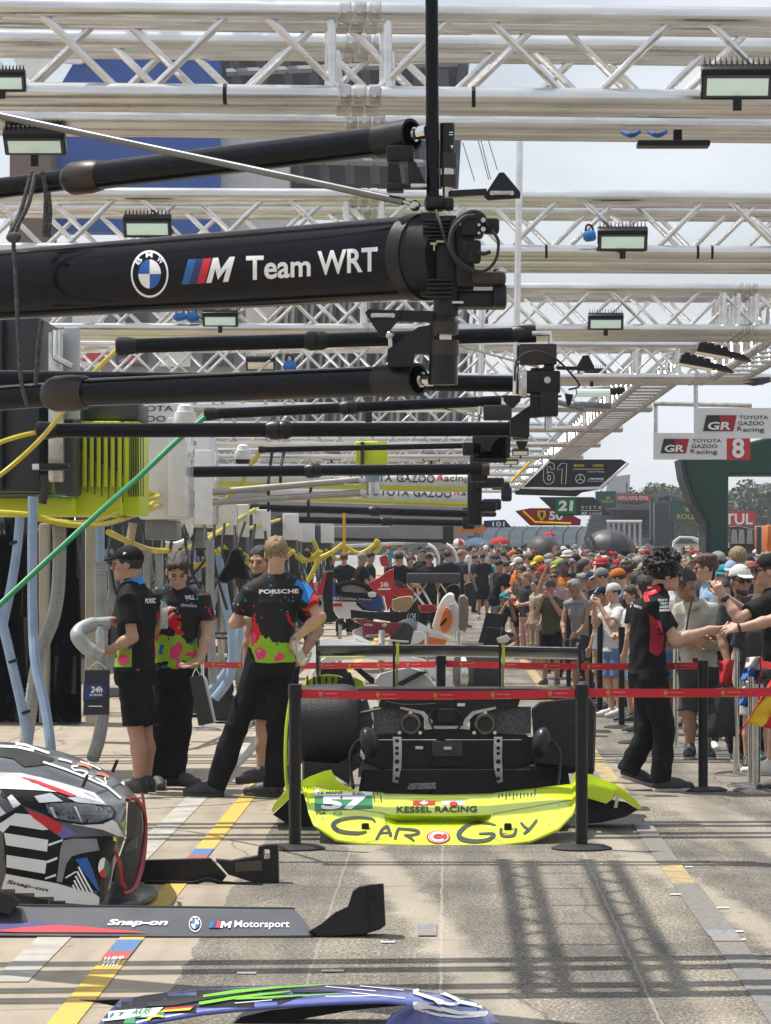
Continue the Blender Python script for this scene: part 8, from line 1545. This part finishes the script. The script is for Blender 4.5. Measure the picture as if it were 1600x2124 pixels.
def bag(label, pts, d, m, txt=None, side=None):
    t = thing('paper_bag', label, 'bag', P(pts[2][0], pts[2][1], d)); b = puff('bag_body', pts, d, .1, m, t, .02, round_=False)
    if side: panel('white_side', side, d - .02, .09, INK_W, t)
    MB().tube(smooth_path([P(pts[0][0] + 6, pts[0][1], d), P((pts[0][0] + pts[1][0]) / 2, pts[0][1] - 16, d), P(pts[1][0] - 6, pts[1][1], d)], 6), .004, n=5).build('handle', WHITE, t); return t
t = bag('dark blue printed souvenir bag on the arm of the cap man', [(176, 1390), (228, 1389), (227, 1483), (172, 1484)], 22.25, mat('navy_paper', (.012, .014, .026), .5))
decal('blue_print', [poly((173, 1420), (200, 1417), (218, 1420), (223, 1434), (215, 1446), (190, 1452), (172, 1454))], mat('print_blue', srgb(25, 50, 110), .5), t, 22.19, step=0); decal('lettering', [text_px('24h', [(190, 1424), (214, 1424), (212, 1436), (188, 1437)], bold=.03), text_px('LE MANS', [(186, 1439), (212, 1439), (212, 1444), (186, 1444)], bold=.02), poly(*rect(184, 1464, 212, 1466))], INK_W, t, 22.18, step=0)
bag('black paper bag with white inside hanging from the open hand', [(393, 1404), (420, 1400), (443, 1500), (412, 1506)], 22.7, mat('black_paper', (.03, .03, .032), .5), side=[(420, 1400), (428, 1412), (446, 1496), (442, 1502), (418, 1412)])

# ------------------------------------------------------------------ signs over the lane
def sign(label, pts, d, m, rim=None, hang=(), cat='sign'):
    t = thing('pit_sign', label, cat, P(sum(p[0] for p in pts) / len(pts), pts[0][1], d)); panel('board', pts, d, .06, m, t)
    if rim: MB().tube([P(*p, d) for p in pts + [pts[0]]], .018, n=6).build('rim', rim, t)
    for x, y0, y1 in hang: MB().cyl(P(x, y0, d + .03), P(x, y1, d + .03), .03, n=8).build('hanger', ALU2, t)
    return t
def dl(t, d, shapes, m, nm='lettering'): decal(nm, shapes, m, t, d - .012, step=0)
def racing(t, d, x, y, w, h, x2, x3):
    s = h * .22; dl(t, d, [poly((x + s, y), (x + w * .52, y), (x + w * .45, y + h), (x, y + h))], INK_K, 'logo_box'); dl(t, d, [poly((x + w * .52, y), (x + w, y), (x + w - s, y + h), (x + w * .45, y + h))], mat('logo_red', srgb(165, 35, 45), .5), 'logo_box'); dl(t, d - .01, [text_px('GR', [(x + w * .16, y + h * .42), (x + w * .86, y + h * .42), (x + w * .82, y + h * .92), (x + w * .12, y + h * .92)], bold=.03)], INK_W, 'logo_letters')
    q = lambda a, b, x_, xx: [(x_, y + h * a), (xx, y + h * a), (xx, y + h * b), (x_, y + h * b)]
    dl(t, d, [text_px('TOYOTA', q(.02, .26, x2, x3), bold=.012), text_px('GAZOO', q(.38, .64, x2 - 2, x3 - 8), bold=.012), text_px('acing', q(.78, 1.12, x2 + 8, x3 - 8), bold=.012)], INK_K); dl(t, d, [text_px('R', q(.72, .98, x2 - 4, x2 + 6), bold=.03)], MATS['logo_red'])
t = sign('nearer white racing sign cut by the right edge', rect(1440, 846, 1680, 909), 42, WHITE, hang=((1444, 780, 848),)); racing(t, 42, 1459, 861, 70, 33, 1534, 1594)
t = sign('white racing sign with red number eight panel', rect(1356, 898, 1508, 953), 46, WHITE, hang=((1361, 834, 900),)); racing(t, 46, 1371, 910, 59, 30, 1437, 1497); panel('number_panel', rect(1508, 897, 1557, 954), 46, .06, mat('panel_red', srgb(205, 50, 55), .5), t); dl(t, 46, [text_px('8', [(1519, 909), (1545, 909), (1545, 950), (1519, 950)], bold=.03)], INK_W, 'number')
t = thing('sign_pipe', 'horizontal grey pipe carrying the white racing signs', 'pipe', P(1458, 838, 46)); MB().cyl(P(1356, 837, 46), P(1560, 841, 46), .035, n=10).build('pipe', ALU2, t)
DK = mat('sign_black', (.018, .02, .024), .4); t = sign('black slanted sign numbered 61 with white edge', [(1078, 1014), (1138, 953), (1290, 953), (1305, 962), (1250, 1014), (1205, 1022), (1078, 1018)], 40, DK); MB().tube([P(*p, 39.97) for p in ((1140, 956), (1083, 1012), (1180, 1014), (1245, 1012), (1302, 962))], .02, n=5).build('white_edge', INK_W, t)
dl(t, 40, [stroke(curve2([(1150, 973), (1150, 964), (1143, 959.5), (1134, 961), (1129, 970), (1127.5, 990), (1131, 1001), (1139, 1004), (1147, 1000), (1150, 990), (1147, 981), (1139, 979), (1136, 982), (1136, 970), (1140, 967), (1143, 970), (1143, 973), (1150, 973)], 3), 1.1), ring(1139.5, 991, 3.6, 6, 1.1), stroke([(1157, 970), (1165, 961), (1176, 961), (1174, 1003.5), (1165, 1003.5), (1167, 972), (1157, 975), (1157, 970)], 1.1)], INK_W, 'number'); dl(t, 40, [text_px('IRON', [(1191, 963), (1212, 963), (1212, 968), (1191, 968)], bold=.03), text_px('LYNX', [(1231, 963), (1253, 963), (1253, 968), (1231, 968)], bold=.03)], INK_Y); dl(t, 40, [poly(*rect(1190, 972.5, 1253, 973.5)), text_px('Customer Racing', [(1219, 976), (1253, 976), (1253, 981), (1219, 981)]), ring(1204, 993, 10, 10, 1.2), stroke([(1204, 984), (1204, 993), (1196, 998)], 1.2), stroke([(1204, 993), (1212, 998)], 1.2), text_px('AMG', [(1224, 991), (1253, 991), (1253, 995), (1219, 995)], bold=.04), text_px('MOTORSPORT', [(1219, 997), (1253, 997), (1253, 999.5), (1219, 999.5)])], INK_W)
t = sign('thin black slanted sign just under the 61 one, yellow edged', [(1068, 1018), (1120, 1012), (1212, 1018), (1196, 1030), (1070, 1026)], 44, DK); MB().tube([P(*p, 43.9) for p in ((1060, 1000), (1100, 958))], .02, n=5).build('yellow_edge', INK_Y, t)
t = sign('dark sign with green square numbered 21', [(1118, 1031), (1232, 1031), (1267, 1068), (1160, 1070)], 50, mat('sign_grey', (.05, .055, .06), .45)); panel('green_square', rect(1153, 1033, 1196, 1066), 49.97, .02, mat('sign_green', srgb(20, 120, 75), .5), t); dl(t, 49.94, [text_px('21', [(1160, 1038), (1190, 1038), (1188, 1060), (1158, 1060)], bold=.05)], INK_W, 'number'); dl(t, 50, [text_px('VISTA', [(1206, 1049), (1249, 1049), (1249, 1056), (1205, 1056)], space=1.5), poly(*rect(1205, 1058.5, 1249, 1059.5)), text_px('AF', [(1206, 1062), (1218, 1062), (1218, 1068), (1205, 1068)], bold=.03), text_px('CORSE', [(1222, 1063), (1249, 1063), (1249, 1068), (1222, 1068)])], INK_W)
t = sign('dark red sign numbered 50 with yellow shield', [(1069, 1060), (1100, 1054), (1160, 1054), (1206, 1078), (1204, 1090), (1100, 1090)], 56, mat('sign_red', srgb(150, 28, 48), .45)); dl(t, 56, [poly((1115, 1059), (1133, 1059), (1133, 1070), (1124, 1082), (1115, 1070))], INK_Y, 'shield'); dl(t, 55.98, [poly((1121, 1063), (1127, 1062), (1128, 1068), (1125, 1076), (1122, 1070))], INK_K, 'shield_mark'); dl(t, 56, [text_px('50', [(1140, 1060), (1168, 1060), (1168, 1079), (1139, 1079)], bold=.04)], INK_W, 'number'); MB().tube([P(*p, 55.95) for p in ((1085, 1060), (1110, 1083), (1185, 1086))], .02, n=5).build('gold_line', INK_Y, t)
t = sign('small navy sign numbered 101', [(1004, 1080), (1048, 1078), (1062, 1094), (1004, 1094)], 76, INK_N); dl(t, 76, [text_px('101', [(1022, 1082), (1047, 1082), (1047, 1092), (1022, 1092)], bold=.02)], INK_W, 'number')
sign('orange arrow shaped sign beside the navy one', [(943, 1104), (948, 1098), (1000, 1094), (1000, 1084), (1009, 1096), (994, 1108), (990, 1104), (946, 1106)], 74, ORANGE)
# ------------------------------------------------------------------ green arch, stands, trees
GRN = mat('bridge_green', srgb(14, 62, 52), .5, c2=srgb(12, 55, 47), nscale=.4)
br = thing('sign_gantry', 'dark green sign gantry spanning the right side', 'gantry', P(1470, 1145, 62)); MB().prism([P(*p, 62) for p in ((1415, 952), (1600, 905), (1800, 880), (1800, 985), (1600, 985), (1512, 985), (1512, 1175), (1466, 1175), (1466, 1085), (1440, 1040), (1422, 985))], (0, 1.6, 0)).build('arch', GRN, br, smooth=0, bevel=.05); MB().prism([P(*p, 61.9) for p in ((1412, 952), (1418, 950), (1426, 985), (1444, 1040), (1470, 1085), (1470, 1175), (1464, 1175), (1464, 1088), (1437, 1044), (1418, 990))], (0, 1.7, 0)).build('edge_band', mat('bridge_dark', (.02, .035, .035), .5), br, smooth=0)
STW = mat('stand_grey', (.20, .21, .22), .7, c2=(.12, .125, .13), nscale=.5); SEAT = mat('stand_seats', (.10, .11, .12), .7, c2=(.17, .18, .19), nscale=1.4, stretch=(1, 1, 6))
def board(label, x0, y0, x1, y1, d, m, txt, tm, extra=None):
    t = thing('sign_board', label, 'sign', P(x0, y1, d)); panel('board', rect(x0, y0, x1, y1), d, .3, m, t); dl(t, d, [text_px(s, q, bold=.02) for s, q in txt], tm)
    if extra: dl(t, d, extra, tm, 'crown')
    return t
def crown(cx, cy, s): return [poly((cx - 7 * s, cy + 6 * s), (cx + 7 * s, cy + 6 * s), (cx + 9 * s, cy - 5 * s), (cx + 4 * s, cy + 2 * s), (cx + 3.5 * s, cy - 8 * s), (cx + .8 * s, cy + 1 * s), (cx, cy - 9 * s), (cx - .8 * s, cy + 1 * s), (cx - 3.5 * s, cy - 8 * s), (cx - 4 * s, cy + 2 * s), (cx - 9 * s, cy - 5 * s))]
sg = mat('sign_gold', srgb(190, 170, 70), .5); sgreen = mat('watch_green', srgb(20, 85, 72), .5)
board('green sign with gold crown beside the big green leg', 1390, 1040, 1472, 1083, 150, sgreen, [('ROLEX', [(1405, 1066), (1454, 1066), (1454, 1077), (1405, 1077)])], sg, crown(1429, 1055, .9))
board('smaller green sign with gold crown behind sign 61', 1236, 1019, 1278, 1053, 160, sgreen, [('ROLEX', [(1250, 1037), (1274, 1037), (1274, 1043), (1250, 1043)])], sg, crown(1262, 1032, .5))
board('red sign with white capitals behind the green leg', 1448, 1060, 1568, 1090, 170, mat('oil_red', srgb(195, 40, 55), .5), [('MOTUL', [(1455, 1065), (1562, 1065), (1562, 1088), (1455, 1088)])], INK_W)
board('narrow red banner under the stand roof', 1279, 1027, 1350, 1039, 172, MATS['oil_red'], [('MOTUL MOTUL MOTUL', [(1283, 1029), (1346, 1029), (1346, 1037), (1283, 1037)])], INK_W)
st = thing('grandstand', 'grey grandstand with stepped seats and flat roof far at right', 'grandstand', P(1300, 1140, 185))
panel('roof', [(1278, 1022), (1350, 1026), (1385, 1020), (1445, 1032), (1445, 1038), (1385, 1027), (1350, 1040), (1278, 1036)], 180, 14, GREY_M, st)
for k in range(9): panel('seat_tier', rect(1235 - 3 * k, 1040 + 9 * k, 1400, 1050 + 9 * k), 198 - 2 * k, 2, SEAT, st)
for x in (1352, 1368, 1395): pbox('pillar', x - 3, 1030, x + 3, 1145, 178, 1, GREY_D, st)
pbox('stair_tower', 1354, 1042, 1388, 1140, 176, 4, mat('tower_dark', (.03, .05, .055), .6), st); pbox('lower_wall', 1230, 1118, 1420, 1150, 178, 1, STW, st)
for k in range(7): MB().cyl(P(1262 + 11 * k, 1082, 175), P(1262 + 11 * k, 1140, 175), .08, n=5).build('rail_post', GREY_L, st)
MB().cyl(P(1258, 1082, 175), P(1332, 1082, 175), .1, n=5).build('rail', GREY_L, st)
t = thing('hospitality_box', 'pale hospitality box high beside the black 61 sign', 'building', P(1285, 1020, 200)); panel('box', [(1262, 990), (1308, 984), (1306, 1020), (1258, 1018)], 200, 6, GREY_L, t); panel('box', rect(1300, 1000, 1302, 1140), 200, 1, GREY_M, t)  # plain pale grey box
t = thing('stand', 'low blue grey stand and fence far behind the umbrellas', 'grandstand', P(1080, 1140, 210)); 
for k in range(5): panel('tier', rect(1000, 1092 + 9 * k, 1260, 1101 + 9 * k), 222 - 2 * k, 2, mat('tier_%d' % (k % 2), (.24 + .05 * (k % 2), .29 + .05 * (k % 2), .32 + .05 * (k % 2)), .7), t)
for k in range(9):
    f = thing('fence_post', 'tall curved debris fence post, number %s from the left in the far haze' % ['one', 'two', 'three', 'four', 'five', 'six', 'seven', 'eight', 'nine'][k], 'fence post', P(1000 + 28 * k, 1140, 190), 'debris fence posts'); x = 1000 + 28 * k; MB().tube(smooth_path([P(x, 1142, 190), P(x, 1112, 190), P(x + 3, 1100, 190), P(x + 12, 1092, 190)], 4), .09, n=6).build('post', GREY_M, f)
t = thing('truck', 'white van with dark windows behind the crowd', 'van', P(1425, 1140, 120)); puff('body', [(1393, 1142), (1396, 1122), (1410, 1112), (1440, 1113), (1460, 1122), (1462, 1142)], 120, 3, WHITE_G, t, .08, round_=False); puff('windscreen', [(1400, 1128), (1412, 1116), (1436, 1117), (1450, 1128)], 118.4, .4, GLASSY, t, .08, round_=False)
t = thing('container', 'bright orange cabin at the right edge', 'cabin', P(1580, 1140, 70)); pbox('cabin', 1578, 1090, 1690, 1150, 70, 3, ORANGE, t); pbox('door_frame', 1570, 1092, 1579, 1150, 69.9, .3, GREY_D, t)
t = thing('digger', 'dark machinery with windows between green leg and orange cabin', 'machine', P(1540, 1140, 75)); puff('cab', [(1514, 1150), (1514, 1092), (1530, 1090), (1568, 1098), (1572, 1150)], 75, 2, GREY_D, t, .05, round_=False); 
for x in (1519, 1534, 1551): panel('window', [(x, 1098), (x + 10, 1099), (x + 12, 1128), (x - 2, 1128)], 73.9, .05, mat('pane', (.35, .42, .42), .2), t)
def umbrella(label, x, y, w, h, d, ms, tilt=0., ng=8):
    c = P(x, y, d); t = thing('umbrella', label, 'umbrella', c); R = Matrix.Rotation(tilt, 3, 'Y'); rx = w / 2 * d / F; rz = h * d / F
    for g in range(ng):
        rr = []
        for k in range(7):
            a = math.pi / 2 * k / 6; rr.append([c + R @ Vector((rx * math.sin(a) * math.cos(b) * (1 - .06 * math.sin((b * ng / 2 / math.pi - g) * math.pi)), rx * math.sin(a) * math.sin(b), rz * (math.cos(a)))) for b in [2 * math.pi * (g + j / 3) / ng for j in range(4)]])
        MB().loft(rr, closed=False).build('canopy_panel', ms[g % len(ms)], t, smooth=50, fixn=False)
    MB().cyl(c - R @ Vector((0, 0, 1.0)), c + R @ Vector((0, 0, rz * 1.12)), .012, n=6).build('shaft', STEEL, t)
UB = mat('umbrella_black', (.03, .032, .036), .5, c2=(.045, .047, .05)); umbrella('large black umbrella above the crowd in front of the stand', 1264, 1142, 112, 44, 72, [UB], .06); umbrella('dark umbrella tilted to the left with a red hat behind it', 1128, 1146, 76, 34, 80, [UB], .38); umbrella('red umbrella over the far crowd', 1038, 1128, 42, 14, 130, [REDC]); umbrella('light blue umbrella over the far crowd', 988, 1130, 50, 15, 140, [LBLUEC]); umbrella('red and white umbrella over the far crowd', 951, 1130, 32, 13, 135, [REDC, WHITEC]); umbrella('navy umbrella with red top behind the dark tilted one', 1139, 1124, 36, 14, 95, [mat('umbrella_blue', (.12, .16, .30), .6)]); umbrella('small bright red umbrella poking up behind the navy one', 1140, 1112, 26, 9, 100, [REDC])
# trees: trunk, limbs and leaf clumps
LEAF = [mat('leaf_%s' % n, c, .7, c2=tuple(v * .6 for v in c), nscale=.6) for n, c in (('mid', (.10, .14, .085)), ('dark', (.07, .105, .065)), ('light', (.14, .18, .105)))]
def tree_mesh(seed, n=4500, rx=1., rz=.8):
    r = random.Random(seed); b = MB(); blobs = [(r.uniform(-.7, .7) * rx, r.uniform(-.5, .5) * rx, r.uniform(-.35, .62) * rz, r.uniform(.25, .45)) for _ in range(26)]
    for _ in range(n):
        x, y, z, q = r.choice(blobs); v = Vector((r.gauss(0, 1), r.gauss(0, 1), r.gauss(0, 1))).normalized() * q * r.uniform(.55, 1.05); c = Vector((x, y, z)) + v; s = r.uniform(.035, .07); u = Vector((r.gauss(0, 1), r.gauss(0, 1), r.gauss(0, 1))).normalized(); w_ = u.orthogonal().normalized(); k = u.cross(w_)
        b.cur = r.choice((0, 0, 1, 1, 2)); b.add([c + w_ * s, c + k * s * .7, c - w_ * s, c - k * s * .7], [(0, 1, 2, 3)])
    return b
def tree(label, x, ytop, d, w, seed):
    base = Vector(((x - CX) * d / F, d, 0)); top_ = EYE - (ytop - CY) * d / F; t = thing('tree', label, 'tree', base, 'trees on the ridge beyond the stands'); rx = w * 1.35 * d / F; b = tree_mesh(seed); hz = top_ * .42
    b.v = [base + Vector((v.x * rx, v.y * rx, top_ * .6 + v.z * hz / .95)) for v in b.v]; b.build('crown', LEAF, t, smooth=0, fixn=False)
    m = MB(); m.tube(smooth_path([base, base + Vector((.2, 0, top_ * .3)), base + Vector((0, .1, top_ * .75))], 4), [.45 - .03 * k for k in range(9)], n=8); m.build('trunk', mat('bark', (.09, .07, .05), .8), t)
for k, (x, y, w) in enumerate(((1325, 992, 60), (1362, 1002, 70), (1402, 996, 66), (1438, 1003, 60), (1300, 1010, 50), (1530, 1000, 70), (1572, 990, 76), (1612, 985, 80), (1552, 1030, 60), (1595, 1035, 60), (1515, 1025, 46), (1382, 1020, 60))):
    tree('leafy tree on the far ridge, ' + ['left of the fence arc, tallest', 'second from left', 'above the stand roof', 'beside the green leg', 'leftmost behind the pale box', 'right of the green leg, upper', 'second right of the green leg', 'at the right edge', 'lower row right of the leg', 'lower row at the right edge', 'tucked against the green leg', 'lower row above the stand'][k], x, y, 300 + 12 * (k % 3), w, k + 1)
# main stand at the upper left, far behind the trusses
ms = thing('main_grandstand', 'tall main grandstand with black roof and big blue screen', 'grandstand', P(500, 1100, 150))
pbox('facade', -700, 560, 1000, 1150, 160, 12, mat('facade_grey', (.36, .36, .36), .7, c2=(.26, .26, .26), nscale=.15), ms, .1)
panel('blue_screen', [(108, 205), (160, 118), (300, 118), (455, 118), (455, 480), (108, 480)], 140, 1.5, mat('screen_blue', srgb(15, 75, 160), .4), ms); panel('white_swoosh', [(20, 100), (170, 96), (215, 112), (165, 132), (110, 128), (70, 170), (40, 150)], 139.5, .3, WHITE, ms); panel('screen_frame', rect(455, 250, 600, 480), 141, 1.5, GREY_L, ms)
panel('brown_slab', rect(20, 300, 106, 620), 138, 2, mat('brown_concrete', (.17, .12, .09), .8, c2=(.10, .075, .06), nscale=.3), ms)
RFM = mat('roof_black', (.014, .015, .017), .6); panel('roof', [(440, 30), (700, 60), (972, 60), (970, 175), (962, 185), (948, 400), (560, 390), (440, 300)], 145, 10, RFM, ms); panel('roof_edge', [(960, 60), (978, 60), (962, 180), (950, 395), (936, 395), (946, 180)], 144, 10, GREY_D, ms)
for k in range(9): MB().cyl(P(480 + 55 * k, 80 + 8 * k, 143.5), P(520 + 52 * k, 380, 143.5), .22, n=5).build('roof_truss', GREY_D, ms)
for k in range(4): MB().cyl(P(470, 150 + 60 * k, 143.4), P(950, 130 + 70 * k, 143.4), .18, n=5).build('roof_truss', GREY_M, ms)
FIN = mat('fin_grey', (.42, .43, .44), .5, c2=(.34, .35, .36), nscale=.3)
for k in range(34): x = 560 + 13 * k; panel('facade_fin', [(x + 26, 560), (x + 32, 560), (x + 6, 900), (x, 900)], 158 - (k % 3) * .6, 1.2, FIN if k % 3 else GREY_D, ms)
for k in range(5): panel('window_band', rect(150 + 90 * k, 600, 215 + 90 * k, 760), 159.5, .3, GREY_D if k % 2 else WHITE, ms)
t = thing('far_garage', 'long dark garage building closing the far end of the lane', 'building', P(760, 1148, 240)); pbox('building_wall', 480, 1088, 1012, 1152, 240, 8, mat('far_wall', (.05, .052, .055), .7, c2=(.12, .12, .12), nscale=.12), t, .1)
for k in range(9): pbox('building_window', 500 + 56 * k, 1100, 536 + 56 * k, 1112, 239.5, .4, (GREY_L, BLK_MATT, GREY_M)[k % 3], t, .05)
t = thing('red_tent', 'red rounded canopy glimpsed through truss at left', 'tent', P(200, 745, 110)); puff('canopy', [(168, 750), (172, 725), (200, 718), (225, 728), (230, 750)], 110, 2, RED, t); puff('canopy', [(245, 750), (262, 742), (285, 744), (290, 752)], 108, 2, RED, t)
for k, (a, b) in enumerate((((960, 295), (985, 375)), ((992, 290), (1014, 372)), ((1014, 292), (1032, 352)), ((998, 290), (1018, 372)))):
    t = thing('cable', 'thin cable hanging in the sky near the black mast', 'cable', P(*b, 60), 'thin sky cables'); MB().cyl(P(*a, 60), P(*b, 60), .008, n=5).build('wire', GREY_D, t)
# ------------------------------------------------------------------ the warm air between here and the far ridge
hm = bpy.data.materials.new('haze_air'); hm.use_nodes = True; t_ = hm.node_tree; t_.nodes.remove(t_.nodes['Principled BSDF'])
pv = t_.nodes.new('ShaderNodeVolumePrincipled'); pv.inputs['Color'].default_value = (.86, .91, .97, 1); pv.inputs['Density'].default_value = .0004
t_.links.new(pv.outputs[0], t_.nodes['Material Output'].inputs['Volume'])
o = MB().box((0, 202, 15), (310, 470, 32)).build('haze', hm, smooth=0, at=(0, 202, 0)); tag(o, kind='stuff')
SC.cycles.volume_bounces = 0; SC.cycles.volume_step_rate = 4
